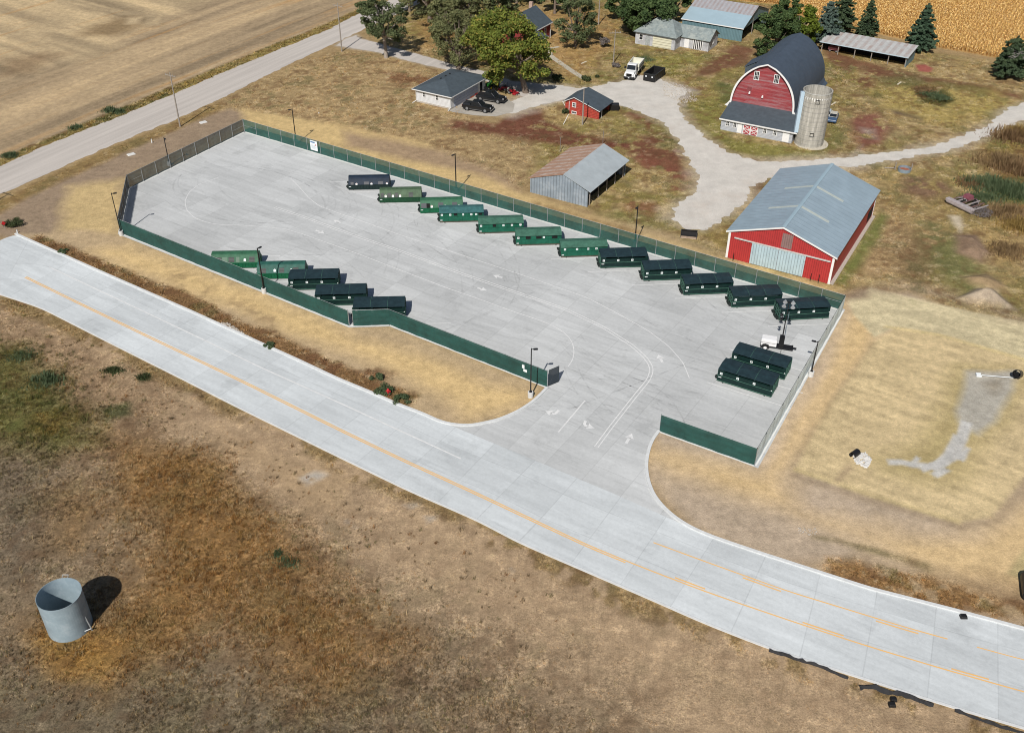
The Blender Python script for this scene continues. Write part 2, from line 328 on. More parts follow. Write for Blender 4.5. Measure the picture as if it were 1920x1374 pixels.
paint([(1545, 130), (1610, 130), (1590, 155), (1550, 170)], C(176, 152, 112), 3, 2, .6, brk=.45); paint([(1680, 155), (1880, 170), (1900, 200), (1780, 240), (1660, 200), (1640, 170)], C(166, 148, 82), 4, 2.5, .7)
paint([(1750, 150), (1860, 165), (1850, 180), (1760, 165)], C(116, 108, 62), 2, 1.5, .7); paint([(1640, 145), (1720, 140), (1740, 160), (1660, 165)], C(104, 98, 60), 2.5, 1.5, .75)
paint([(1715, 168), (1745, 160), (1775, 168), (1792, 188), (1765, 198), (1730, 192)], C(88, 84, 46), 1.2, .7, .95, v=6); paint([(1718, 165), (1745, 158), (1770, 163), (1745, 172), (1720, 178)], C(112, 84, 52), 1, .6, .8)
paint([(1350, 255), (1500, 280), (1540, 290), (1420, 296), (1360, 282)], C(126, 122, 60), 2, 1.2, .85); paint([(1290, 195), (1360, 180), (1350, 250), (1400, 285), (1330, 255)], C(130, 126, 62), 2.5, 2, .75); paint([(1340, 150), (1380, 160), (1375, 200), (1350, 190)], C(84, 98, 52), 2, 1.5, .7, v=2.5)
paint([(1545, 205), (1575, 215), (1590, 250), (1570, 280), (1545, 285)], C(112, 112, 58), 2.5, 2, .7)
paint([(1180, 110), (1300, 95), (1330, 105), (1260, 140), (1200, 128)], C(142, 136, 66), 3, 2, .7); paint([(1195, 108), (1215, 104), (1222, 114), (1200, 117)], C(84, 104, 66), .8, .6, .9, v=5)
paint([(1300, 395), (1345, 405), (1370, 430), (1362, 470), (1330, 450)], C(146, 126, 74), 2, 1.2, .85, v=3); paint([(1120, 400), (1200, 400), (1250, 430), (1190, 430)], C(122, 118, 66), 2.5, 2, .6)
paint([(1405, 345), (1430, 332), (1450, 340), (1415, 375)], C(112, 84, 58), 1.5, 1, .8, v=2, brk=.4)
# east paddock
paint([(1640, 380), (1740, 400), (1770, 450), (1720, 520), (1610, 520), (1590, 470)], C(164, 138, 100), 3, 1.5, .85); paint([(1560, 530), (1650, 400), (1665, 405), (1590, 535)], C(110, 120, 60), 1.4, 1, .85, v=2)
paint([(1640, 330), (1780, 330), (1800, 420), (1720, 440), (1660, 390)], C(150, 130, 82), 4, 2, .5); paint([(1700, 440), (1750, 430), (1790, 500), (1730, 540), (1680, 530)], C(118, 98, 68), 4, 3, .75, brk=.42)
paint([(1740, 420), (1800, 430), (1800, 470), (1900, 560), (1800, 560), (1740, 480)], C(108, 112, 66), 4, 2.5, .75, v=2, brk=.42)
paint([(1790, 395), (1870, 400), (1920, 440), (1920, 500), (1870, 490), (1820, 430)], C(166, 140, 92), 3, 2, .7)
paint([(1700, 330), (1780, 340), (1790, 360), (1740, 375), (1700, 360)], C(118, 88, 74), 2.5, 1.5, .75, brk=.42); paint([(1780, 405), (1800, 405), (1808, 425), (1800, 436), (1788, 420)], C(196, 182, 158), 1, .6, .9, v=0)
paint([(1790, 440), (1830, 440), (1855, 475), (1840, 490), (1800, 475)], C(138, 114, 96), 1.5, 1, .9, v=.5)
paint([(1850, 260), (1960, 200), (2000, 300), (1960, 440), (1900, 420), (1850, 340)], C(132, 104, 62), 3, 2, .85, v=5); paint([(1810, 330), (1960, 330), (1960, 390), (1840, 380)], C(84, 96, 52), 3, 2, .85, v=6, brk=.42); paint([(1850, 262), (1920, 225), (1920, 260), (1870, 300)], C(150, 142, 72), 3, 1.5, .6)
# gravel spilling past the lane edges
def polyw(px): return list(map(tuple, gp(px)))
paint(LANE, C(192, 180, 162), 4.5, 2.2, .9, v=.05); paint(DRIVE, C(180, 172, 160), 1.6, .6, .95, v=.05)
paint([(1240, 150), (1300, 172), (1285, 200), (1262, 190), (1245, 175)], C(168, 160, 150), 2, 1.5, .8, brk=.45, v=.1)
# bare earth and straw mulch round the yard
BE = C(166, 146, 122); ST = C(214, 184, 130)
paint([(-80, 470), (0, 395), (103, 335), (220, 282), (330, 238), (430, 205), (470, 215), (452, 235), (255, 320), (235, 345), (222, 430), (236, 455), (120, 480), (60, 470), (0, 440)], C(152, 132, 110), 2, 1, .95, v=.15)
paint([(-80, 430), (0, 375), (103, 327), (220, 274), (330, 231), (412, 192), (420, 200), (330, 245), (220, 292), (103, 345), (0, 400)], C(142, 118, 74), 1.5, 1, .9, v=4)
paint([(130, 350), (235, 335), (232, 345), (220, 430), (236, 455), (180, 470), (110, 440), (115, 390)], C(202, 176, 124), 3, 1.5, .9, v=.1)
paint([(455, 205), (640, 232), (800, 270), (940, 330), (985, 365), (1090, 400), (1250, 440), (1360, 485), (1600, 550), (1640, 560), (1580, 585), (458, 250)], C(206, 178, 124), 2, 1, .95, v=.1)
paint([(560, 195), (650, 215), (760, 255), (730, 262), (600, 225), (480, 205)], C(184, 156, 112), 4, 2, .6)
paint([(640, 245), (760, 270), (850, 285), (960, 335), (975, 360), (900, 330), (760, 300), (650, 275)], C(160, 136, 110), 2.5, 1.2, .9)
paint([(1010, 395), (1250, 430), (1420, 490), (1360, 485), (1200, 440), (1000, 380)], C(160, 140, 112), 2.5, 1.5, .55)
paint([(1000, 376), (1110, 408), (1200, 436), (1190, 441), (1100, 414), (1000, 385)], C(150, 122, 80), 1.5, 1, .8, v=3)
SW = [(29, 439), (110, 475), (225, 526), (360, 585), (480, 640), (632, 710), (740, 756), (822, 792), (884, 798), (970, 772), (1026, 727), (731, 610), (655, 612), (230, 442), (150, 430), (60, 440)]
paint(SW, C(186, 162, 126), 1.5, .6, v=.3)
paint([(170, 470), (240, 462), (400, 520), (640, 625), (760, 660), (900, 715), (990, 740), (960, 765), (880, 775), (760, 700), (600, 640), (420, 570), (230, 500)], ST, 3.5, 1.6, .95, v=.15); paint([(240, 520), (420, 590), (560, 650), (700, 700), (780, 740), (700, 712), (520, 655), (330, 575)], C(160, 136, 102), 2.5, 2, .6, brk=.45)
paint([(330, 505), (400, 540), (390, 550), (320, 520)], C(146, 122, 92), 2, 1.5, .6, brk=.5); paint([(440, 560), (520, 600), (510, 610), (430, 575)], C(148, 122, 92), 2, 1.5, .6, brk=.5)
paint(line_poly([(60, 447), (160, 490), (240, 522), (360, 575), (480, 628), (600, 683), (700, 728), (770, 755)], 2.9), C(128, 98, 64), 1.0, 1.0, .95, v=13)
paint(line_poly([(560, 660), (640, 690), (720, 715)], 3), C(118, 86, 60), 1.5, 1.5, .8, v=12, brk=.45)
# east side: bare strip, straw band and straw blanket
EA = [(1585, 560), (1700, 545), (2100, 700), (2100, 1235), (1920, 1185), (1557, 1085), (1298, 994), (1212, 880), (1236, 812), (1414, 872), (1580, 583)]
paint(EA, C(188, 168, 144), 2, .8, v=.15)
paint([(1600, 585), (1660, 600), (1640, 680), (1560, 780), (1470, 880), (1500, 960), (1620, 985), (1800, 1010), (2000, 900), (2000, 1150), (1700, 1060), (1480, 960), (1260, 905), (1225, 850), (1420, 880), (1500, 790)], C(214, 184, 134), 5, 2, .9, v=.15)
paint([(1235, 815), (1330, 845), (1414, 876), (1450, 860), (1500, 800), (1560, 690), (1600, 590), (1582, 583), (1414, 874)], C(186, 168, 150), 2.5, 1, .9)
paint([(1590, 585), (1640, 590), (1600, 690), (1520, 800), (1460, 870), (1480, 800), (1540, 690)], C(212, 182, 130), 3, 1.2, .75)
paint([(1215, 890), (1300, 900), (1420, 960), (1620, 1040), (1700, 1075), (1600, 1080), (1400, 1025), (1290, 985)], C(182, 163, 140), 4, 2, .85)
BL1 = [(1488, 880), (1560, 750), (1640, 640), (1700, 600), (2100, 720), (2100, 800), (1960, 850), (1860, 970), (1800, 980), (1640, 930)]
BL2 = [(1586, 560), (1632, 538), (1800, 580), (2100, 640), (2100, 730), (1900, 665), (1760, 625), (1680, 612), (1640, 632), (1600, 590)]
for bl, cc in ((BL1, C(206, 184, 140)), (BL2, C(204, 190, 152)), ([(1890, 1075), (1920, 1030), (2060, 1000), (2060, 1120), (1925, 1090)], C(186, 168, 122))):
    i, wt = paint(bl, cc, .6, .25, v=.4)
    rows = (SR[i]-.5)*1.1; u = gx[i]*.863-gy[i]*.505; seam = (np.abs((u/2.45) % 1-.5) < .09)*.10
    col[i] *= 1+(np.clip(rows, -.3, .3)*.7-seam*.45*np.clip(N3[i]*2-.4, 0, 1.3))[:, None]*wt[:, None]*.75
paint([(1700, 560), (1720, 560), (1730, 575), (1705, 580)], C(130, 126, 80), 1.5, 1.5, .6, brk=.5)
paint(line_poly([(1660, 612), (1760, 628), (1900, 668), (2000, 700)], .5), C(214, 194, 140), .5, .15, .9); paint(line_poly([(1488, 880), (1640, 932), (1800, 980)], .6), C(200, 180, 126), .6, .2, .7)
paint(line_poly([(1480, 888), (1560, 915), (1640, 940), (1720, 965), (1800, 988), (1870, 975), (1960, 860)], 1.1), C(150, 130, 104), .8, .5, .5); paint(line_poly([(1480, 880), (1530, 800), (1590, 710), (1640, 640)], .7), C(168, 146, 110), .8, .4, .5)
paint([(1640, 860), (1720, 830), (1760, 760), (1800, 690), (1900, 690), (1920, 720), (1850, 830), (1800, 900), (1760, 910), (1660, 885)], C(160, 145, 90), 3.5, 1.5, .6, v=.8)
paint([(1815, 697), (1905, 695), (1900, 730), (1860, 790), (1835, 815), (1800, 800), (1790, 770), (1810, 730)], C(176, 171, 160), 1.2, .6, .95, v=.02); MUD = C(194, 192, 188)
for pts_, w_ in (([(1812, 790), (1806, 812), (1799, 838), (1785, 856), (1765, 868), (1745, 878)], 1.3), ([(1795, 815), (1786, 832), (1776, 852), (1758, 868)], .9), ([(1775, 866), (1745, 874), (1713, 871), (1690, 866), (1664, 866)], 1.0), ([(1775, 878), (1762, 886), (1750, 892)], 1.0), ([(1816, 838), (1808, 850), (1800, 862)], .8), ([(1728, 882), (1745, 874), (1775, 864)], .8), ([(1722, 857), (1712, 868)], .6)): paint(line_poly(pts_, w_), MUD, .35, .35, .95, v=0)
paint([(1850, 720), (1880, 705), (1880, 725), (1862, 738)], C(140, 128, 108), 1.5, .8, .6)
paint([(1590, 870), (1600, 880), (1570, 905), (1565, 900)], C(160, 138, 110), .8, .4, .8)
paint([(1500, 1055), (1600, 1085), (1720, 1120), (1850, 1150), (1920, 1165), (1960, 1120), (1860, 1090), (1740, 1090), (1620, 1050)], C(160, 134, 100), 3, 2, .9, v=1.5)
paint(line_poly([(1550, 1070), (1620, 1085), (1720, 1115), (1800, 1138), (1920, 1168)], 3.6), C(142, 108, 66), 1.5, 1.5, .9, v=12, brk=.42); paint(line_poly([(1520, 1005), (1580, 1015), (1640, 1032), (1740, 1062)], .8), C(126, 112, 76), .8, .6, .7, v=4)
paint([(1600, 545), (1680, 520), (1800, 545), (1920, 600), (1850, 585), (1740, 560), (1650, 552)], C(160, 140, 116), 3, 2, .8); paint([(1560, 550), (1625, 538), (1635, 560), (1590, 565)], C(136, 116, 96), 1.5, .8, .85)
paint([(1790, 560), (1830, 540), (1870, 545), (1905, 580), (1850, 575)], C(164, 149, 130), 1.2, .8, .95, v=.4); paint([(1805, 520), (1850, 515), (1890, 540), (1860, 552), (1820, 535)], C(160, 136, 104), 1.5, .8, .9, v=.3)
# south-west field
SWF = [(-900, 400), (-60, 529), (0, 555), (195, 640), (437, 762), (765, 922), (970, 1019), (1320, 1171), (1607, 1272), (1920, 1369), (2300, 1470), (2300, 2400), (-900, 2400)]
i, wt = paint(SWF, C(172, 147, 116), .8, .3, v=2.5)
kk = np.clip((SR2[i]-.5)*2, -.6, .6)[:, None]*wt[:, None]; col[i] *= 1+kk*.16
DK = [(-200, 800), (0, 720), (140, 740), (270, 800), (400, 840), (520, 920), (620, 1030), (760, 1110), (900, 1180), (1040, 1250), (1200, 1374), (1350, 1480), (1300, 2400), (-900, 2400), (-900, 900)]
paint(DK, C(132, 114, 90), 8, 4, .9, v=9); paint([(-100, 1240), (300, 1230), (560, 1290), (760, 1374), (900, 1500), (-300, 1500)], C(110, 99, 79), 9, 4, .8); paint([(-200, 860), (60, 860), (100, 980), (60, 1100), (-200, 1150)], C(112, 100, 82), 7, 3, .7)
paint([(-150, 560), (60, 590), (240, 690), (330, 760), (300, 850), (180, 880), (0, 780)], C(140, 116, 88), 5, 3, .7, v=6)
paint([(-150, 640), (40, 650), (100, 700), (140, 760), (170, 830), (100, 850), (20, 830), (-150, 800)], C(100, 98, 52), 4, 2.5, .9, v=13); paint([(0, 720), (80, 720), (120, 790), (60, 820), (0, 800)], C(84, 90, 46), 4, 3, .7, brk=.5, v=13); paint([(60, 760), (130, 790), (110, 830), (70, 820)], C(122, 92, 44), 3, 2, .6, brk=.5)
for pl in ([(20, 665), (50, 655), (58, 668), (30, 678)], [(70, 705), (98, 695), (105, 720), (80, 735)], [(200, 690), (220, 685), (222, 695), (205, 697)], [(258, 712), (282, 702), (284, 712), (262, 718)], [(195, 765), (235, 760), (240, 775), (205, 785)]): paint(pl, C(78, 84, 52), 1.2, 1, .85, v=12)
paint([(260, 850), (420, 870), (500, 950), (500, 1020), (420, 1100), (330, 1080), (280, 980)], C(140, 112, 72), 6, 3, .8, v=10); paint([(360, 880), (420, 890), (430, 960), (390, 940)], C(84, 84, 46), 3, 2, .6, brk=.5, v=11)
paint([(80, 930), (140, 900), (160, 960), (130, 1030), (90, 1020)], C(140, 108, 64), 4, 2, .55); paint([(0, 900), (80, 880), (90, 1000), (40, 1060), (-60, 1050)], C(116, 102, 84), 6, 2, .6, v=8)
paint([(55, 1170), (100, 1140), (170, 1160), (260, 1100), (330, 1000), (420, 1060), (380, 1180), (300, 1270), (200, 1290), (100, 1260)], C(132, 102, 60), 5, 2.5, .85, v=10); paint([(55, 1190), (90, 1180), (130, 1195), (180, 1190), (230, 1200), (200, 1270), (120, 1260), (70, 1230)], C(158, 120, 62), 2.5, 1.5, .85, v=12)
paint([(230, 840), (420, 860), (520, 960), (640, 1080), (740, 1200), (640, 1280), (420, 1220), (300, 1160), (230, 1000)], C(136, 103, 60), 7, 4, .8, v=11)
paint([(480, 830), (600, 870), (660, 900), (640, 960), (560, 960), (420, 850), (400, 800)], C(172, 146, 112), 3, 2, .8, v=.6)
for pl in ([(560, 895), (590, 880), (612, 890), (580, 912)], [(750, 945), (790, 935), (800, 950), (770, 958)], [(790, 965), (825, 962), (822, 975), (800, 985)], [(855, 970), (885, 975), (870, 985)], [(935, 1065), (955, 1050), (965, 1065), (955, 1075)], [(650, 975), (680, 982), (670, 990)]): paint(pl, C(184, 178, 168), .9, .8, .8, brk=.45, v=.2)
paint(line_poly([(0, 558), (195, 645), (437, 768), (765, 928), (970, 1026), (1320, 1180), (1607, 1282), (1920, 1380)], 2.6), C(134, 112, 72), 1.5, 1.2, .8, v=11, brk=.42)
P1 = fbm(gx, gy, .95, 3, 101); P2 = fbm(gx, gy, 1.8, 3, 103); P3 = fbm(gx, gy, 5.5, 3, 105)
vw = np.clip(veg/5, .05, 1)[:, None]; i_, d_ = sdist(gp(SWF)); sw = np.zeros(len(gx)); sw[i_] = np.clip(.5-d_, 0, 1); sw = sw[:, None]
st_ = lambda f, a, b: np.clip((f-a)/(b-a), 0, 1)[:, None]
col *= 1+(P1-.5)[:, None]*vw*.85+(P2-.5)[:, None]*vw*.5
col += (np.array(C(92, 92, 58))-col)*st_(P2*.6+P3*.4, .57, .66)*vw*(.55-.35*sw); col += (np.array(C(122, 88, 60))-col)*st_(1-P2*.5-P1*.5, .56, .66)*vw*(.5-.3*sw); col += (np.array(C(190, 170, 136))-col)*st_(P1*.9+P3*.1, .64, .74)*vw*(.5-.38*sw)
veg *= np.clip((P1*.7+P3*.3-.30)/.22, .35, 1.6)
# corn stubble under the standing corn
CORN = [(1300, -30), (1335, -6), (1400, 4), (1450, 8), (1500, 30), (1560, 50), (1637, 62), (1690, 74), (1752, 89), (1830, 102), (1880, 112), (1960, 128), (2150, 170), (2500, 60), (2300, -100), (1900, -130), (1500, -130), (1280, -110)]
paint(CORN, C(180, 146, 90), 1, .5, v=0)
# dirt heaps, pit
def heap(pts, h, r=1.0):
    i, d = sdist(gp(pts)); hgt[i] += h*np.clip(-d/r+.2, 0, 1)*(.7+.6*N3[i])
heap([(1800, 560), (1830, 545), (1865, 550), (1895, 575), (1850, 572)], 1.4, 2.2); heap([(1805, 522), (1850, 517), (1888, 540), (1858, 550), (1822, 534)], .9, 2); heap([(1795, 445), (1830, 443), (1852, 474), (1838, 486), (1802, 472)], .8, 2)
heap([(1715, 168), (1745, 160), (1775, 168), (1792, 188), (1765, 198), (1730, 192)], -.7, 2)
paved = np.zeros(len(gx))
for pl in (lot_poly, list(map(tuple, road_top))+list(map(tuple, road_bot[::-1]))):
    i, d = sdist(pl); paved[i] = np.maximum(paved[i], np.clip(1-d/1.5, 0, 1)); veg[i] *= np.clip((d-.1)/.5, 0, 1)
for pl in (gp(LANE), gp(DRIVE), gp(GRAVEL_L)+gp(GRAVEL_R[::-1])): i, d = sdist(pl); veg[i] *= np.clip((d+.3)/.6, 0, 1); paved[i] = np.maximum(paved[i], np.clip(1-d/1.5, 0, 1))
inside = (gx > -150) & (gx < 150) & (gy > 36) & (gy < 300)
relief = (fbm(gx, gy, 1.6, 3, 70)-.5)*.10*np.clip(veg/6, 0.1, 1)*(1-paved)*inside
hz = np.where(paved > 0, np.minimum(hgt+relief, 0), hgt+relief)
lum = col @ np.array([.25, .6, .15]); col = np.clip((col+(lum[:, None]-col)*.05)*1.02, .01, .8)
m, nt, b, L = newmat('ground_soil_and_grass')
a = _n(nt, 'Attribute', attribute_name='Col'); g = _n(nt, 'NewGeometry')
n1 = math_(nt, L, 'MULTIPLY', remap(nt, L, noise(nt, L, g.outputs['Position'], .9, 9, .75), .3, .7, .74, 1.26), remap(nt, L, noise(nt, L, g.outputs['Position'], .22, 6, .7), .3, .7, .88, 1.12))
vg0 = _n(nt, 'Attribute', attribute_name='Veg'); n2 = math_(nt, L, 'ADD', 1.0, math_(nt, L, 'MULTIPLY', remap(nt, L, noise(nt, L, g.outputs['Position'], 7, 5, .7), .28, .72, -.38, .38), remap(nt, L, vg0.outputs['Fac'], 0, .4, .4, 1)))
n3 = math_(nt, L, 'MULTIPLY', remap(nt, L, noise(nt, L, g.outputs['Position'], 3.1, 2.5, .65), .36, .64, .70, 1.30), remap(nt, L, noise(nt, L, g.outputs['Position'], 1.4, 2, .6), .36, .64, .86, 1.14))
vgm = _n(nt, 'Attribute', attribute_name='Veg'); n3 = math_(nt, L, 'ADD', 1.0, math_(nt, L, 'MULTIPLY', math_(nt, L, 'SUBTRACT', n3, 1.0), remap(nt, L, vgm.outputs['Fac'], 0, 1, .10, 1.15)))
c = mixc(nt, L, 1.0, a.outputs['Color'], math_(nt, L, 'MULTIPLY', math_(nt, L, 'MULTIPLY', n1, n2), n3), 'MULTIPLY')
wn = noise(nt, L, g.outputs['Position'], 2.3, 6, .7)
c = mixc(nt, L, remap(nt, L, wn, .55, .72, 0, .35), c, mixc(nt, L, 1.0, c, (.72, .66, .6), 'MULTIPLY'))
c = mixc(nt, L, remap(nt, L, noise(nt, L, g.outputs['Position'], 3.1, 6, .7), .56, .7, 0, .4), c, mixc(nt, L, 1.0, c, (1.22, 1.18, 1.05), 'MULTIPLY'))
L(c, b.inputs['Base Color']); b.inputs['Roughness'].default_value = .95; b.inputs['Specular IOR Level'].default_value = .1
bump(nt, L, b, noise(nt, L, g.outputs['Position'], 5, 6, .7), .6, .15)
nx, ny = len(xs), len(ys); q = np.arange(nx*ny).reshape(ny, nx)
F = np.c_[q[:-1, :-1].ravel(), q[:-1, 1:].ravel(), q[1:, 1:].ravel(), q[1:, :-1].ravel()]
gro = struct(npmesh('ground', np.c_[gx, gy, hz], F, m, cols=col, smooth=True)); va = gro.data.attributes.new('Veg', 'FLOAT', 'POINT'); va.data.foreach_set('value', np.clip(veg/8, 0, 1).astype(np.float32))

# ------------------------------------------------------------------ concrete and gravel
def pavemat(name, base, rot, joints=None, uv=False, stain=.3, warm=0):
    m, nt, b, L = newmat(name); g = _n(nt, 'NewGeometry'); mp = _n(nt, 'Mapping', vector_type='POINT')
    mp.inputs['Rotation'].default_value = (0, 0, -rot); L(g.outputs['Position'], mp.inputs[0])
    ms = _n(nt, 'Mapping'); ms.inputs['Scale'].default_value = (.12, 1.0, 1); L(mp.outputs[0], ms.inputs[0])
    s1 = remap(nt, L, noise(nt, L, ms.outputs[0], .9, 7, .65), .3, .7, .88, 1.1)
    s2 = remap(nt, L, noise(nt, L, g.outputs['Position'], .07, 5, .6), .3, .7, .9, 1.08)
    s3 = remap(nt, L, noise(nt, L, g.outputs['Position'], 2.5, 8, .75), .25, .75, .9, 1.1)
    k = math_(nt, L, 'MULTIPLY', math_(nt, L, 'MULTIPLY', s1, s2), s3)
    c = mixc(nt, L, 1.0, base, k, 'MULTIPLY')
    st = remap(nt, L, noise(nt, L, g.outputs['Position'], .16, 9, .72), .56, .74, 0, stain); c = mixc(nt, L, st, c, tuple(x*.45 for x in base))
    ms2 = _n(nt, 'Mapping'); ms2.inputs['Scale'].default_value = (.25, 1.6, 1); ms2.inputs['Rotation'].default_value = (0, 0, .25); L(mp.outputs[0], ms2.inputs[0])
    st2 = remap(nt, L, noise(nt, L, ms2.outputs[0], .5, 8, .75), .58, .7, 0, stain*.8); c = mixc(nt, L, st2, c, tuple(x*.5 for x in base))
    if joints:
        src0 = _n(nt, 'UVMap').outputs[0] if uv else mp.outputs[0]; dv = _n(nt, 'Vector' 'Math', operation='DIVIDE'); dv.inputs[1].default_value = (joints[0][1], joints[1][1], 1e6); L(src0, dv.inputs[0])
        ad = _n(nt, 'Vector' 'Math', operation='ADD'); ad.inputs[1].default_value = (.5, .5, .5); L(dv.outputs[0], ad.inputs[0]); fl_ = _n(nt, 'Vector' 'Math', operation='FLOOR'); L(dv.outputs[0], fl_.inputs[0]); wn_ = _n(nt, 'TexWhiteNoise'); L(fl_.outputs[0], wn_.inputs[0]); c = mixc(nt, L, 1.0, c, remap(nt, L, wn_.outputs[0], 0, 1, .93, 1.06), 'MULTIPLY')
        if uv: src = _n(nt, 'UVMap').outputs[0]
        else: src = mp.outputs[0]
        sx = _n(nt, 'SeparateXYZ'); L(src, sx.inputs[0])
        for ax, per, wd in joints:
            u = math_(nt, L, 'PINGPONG', sx.outputs[ax], per/2); j = remap(nt, L, u, wd, wd*1.8, .17, 0)
            gate = remap(nt, L, noise(nt, L, g.outputs['Position'], .3, 3), .35, .6, .45, 1); c = mixc(nt, L, math_(nt, L, 'MULTIPLY', j, gate), c, (.06, .06, .06))
    L(c, b.inputs['Base Color']); b.inputs['Roughness'].default_value = .8; b.inputs['Specular IOR Level'].default_value = .25
    bump(nt, L, b, noise(nt, L, g.outputs['Position'], 14, 4), .15, .02); return m
LOTROT = -.572
lotm = pavemat('lot_concrete', C(196, 198, 198), LOTROT, [(0, 4.6, .03), (1, 4.6, .03)], stain=.5)
roadm = pavemat('road_concrete', C(206, 211, 213), LOTROT, [(0, 5.2, .035), (1, 4.15, .035)], uv=True, stain=.42)
def fillpoly(name, poly, z, m):
    from mathutils.geometry import delaunay_2d_cdt
    n = len(poly); r = delaunay_2d_cdt([Vector(p) for p in poly], [], [list(range(n))], 1, 1e-4)
    vs, fs = r[0], r[2]; mb = MB(); mb.v = [(p.x, p.y, z) for p in vs]
    for f in fs:
        a, b, c = (vs[k] for k in f[:3]); mb.f.append(tuple(f) if (b-a).cross(c-a) > 0 else tuple(f[::-1]))
    return struct(mb.build(name, m))
fillpoly('yard_pavement', lot_poly, .020, lotm)
NR = 220
def nsamp(P, n):
    d = np.r_[0, np.cumsum(np.hypot(*np.diff(P, axis=0).T))]; t = np.linspace(0, d[-1], n); return np.c_[np.interp(t, d, P[:, 0]), np.interp(t, d, P[:, 1])], t
A_, ta = nsamp(road_top, NR); Bd, _ = nsamp(road_bot, 4000); B_ = np.array([Bd[np.argmin(np.hypot(*(Bd-p).T))] for p in A_]); tb = ta
V = np.r_[np.c_[A_, np.full(NR, .028)], np.c_[B_, np.full(NR, .028)]]; F = np.array([(i, NR+i, NR+i+1, i+1) for i in range(NR-1)])
ro = struct(npmesh('road', V, F, roadm)); uvl = ro.data.uv_layers.new(name='UVMap'); W_ = np.hypot(*(A_-B_).T)
UV = np.r_[np.c_[ta, W_], np.c_[tb, W_*0]]; uvl.data.foreach_set('uv', UV[F.ravel()].astype(np.float32).ravel())
gravm, nt, b, L = newmat('crushed_limestone'); g = _n(nt, 'NewGeometry')
mp = _n(nt, 'Mapping'); mp.inputs['Rotation'].default_value = (0, 0, -math.atan2(gdir[1], gdir[0])); L(g.outputs['Position'], mp.inputs[0]); ms = _n(nt, 'Mapping'); ms.inputs['Scale'].default_value = (.03, .8, 1); L(mp.outputs[0], ms.inputs[0])
k = math_(nt, L, 'MULTIPLY', remap(nt, L, noise(nt, L, ms.outputs[0], 1.2, 6), .3, .7, .86, 1.1), remap(nt, L, noise(nt, L, g.outputs['Position'], 4, 6, .8), .25, .75, .88, 1.12))
L(mixc(nt, L, 1.0, C(194, 187, 180), k, 'MULTIPLY'), b.inputs['Base Color']); b.inputs['Roughness'].default_value = .95; b.inputs['Specular IOR Level'].default_value = .1; bump(nt, L, b, noise(nt, L, g.outputs['Position'], 12, 5), .4, .04)
lanem, nt, b, L = newmat('farm_lane_gravel'); g = _n(nt, 'NewGeometry')
k = math_(nt, L, 'MULTIPLY', remap(nt, L, noise(nt, L, g.outputs['Position'], .35, 8, .7), .3, .7, .84, 1.12), remap(nt, L, noise(nt, L, g.outputs['Position'], 5, 6, .8), .25, .75, .8, 1.16))
c = mixc(nt, L, 1.0, C(209, 204, 196), k, 'MULTIPLY'); c = mixc(nt, L, remap(nt, L, noise(nt, L, g.outputs['Position'], .12, 6, .7), .52, .7, 0, .25), c, C(190, 168, 148)); L(c, b.inputs['Base Color'])
b.inputs['Roughness'].default_value = .95; b.inputs['Specular IOR Level'].default_value = .1; bump(nt, L, b, noise(nt, L, g.outputs['Position'], 9, 6), .5, .06)
def ragged(poly, amp, seed, step=.35):
    P = np.array(poly); P = np.r_[P, P[:1]]; P = smooth_line(P, step, 3)[:-1]; N = normals2(P)
    j = (fbm(P[:, 0], P[:, 1], 1.4, 4, seed)-.5)*2*amp+(fbm(P[:, 0], P[:, 1], 6, 2, seed+5)-.5)*amp; return list(map(tuple, P+N*j[:, None]))
fillpoly('gravel_road', ragged(gp(GRAVEL_L)+gp(GRAVEL_R[::-1]), .45, 3), .012, gravm)
fillpoly('driveway', ragged(gp(DRIVE), .5, 4), .016, gravm)
fillpoly('farm_lane', ragged(gp(LANE), 1.15, 5), .020, lanem)
fillpoly('garage_apron', gp(APRON), .030, pavemat('apron_concrete', C(176, 170, 160), -.53, [(0, 4, .03), (1, 4, .03)]))
walkm = pavemat('footpath_concrete', C(186, 178, 160), 0, None)
mb = MB(); ribbon(mb, smooth_line(gp([(1026, 90), (1029, 98), (1033, 106), (1050, 118), (1070, 132), (1092, 146), (1100, 150)]), .5, 3), 0, 1.3, .018); ribbon(mb, smooth_line(gp([(1031, 106), (1014, 108), (1000, 106)]), .5, 2), 0, 1.2, .022); ribbon(mb, smooth_line(gp([(1030, 91), (1040, 90), (1048, 88)]), .5, 2), 0, .9, .026)
struct(mb.build('footpath', walkm))
kerbm = mat('kerb_concrete', C(214, 216, 216), .8, .1, 2)
mb = MB(); P = smooth_line(gp(KERB_L+KERB_LC[1:]), .5, 3); sill(mb, P, .0, .34, 0, .15)
P = smooth_line(gp(KERB_R+KERB_R2[1:]), .5, 3); sill(mb, P, .0, .34, 0, .15); struct(mb.build('kerb', kerbm))
mb = MB(); P = smooth_line(gp(ROAD_B[1:]), .6, 12); sill(mb, P, .02, .22, -.02, .10); struct(mb.build('road_edge_kerb', kerbm))
mb = MB()
for a_, b_ in ((FA, FK), (FK, FN), (FN, FNE), (FNE, FSE), (FSE, FE), (FD, FC), (FC, FB), (FB, FA)): ribbon(mb, np.array([a_[:2], b_[:2]]), 0, .5, .034)
struct(mb.build('fence_footing', mat('footing_concrete', C(222, 222, 218), .8, .08, 2)))

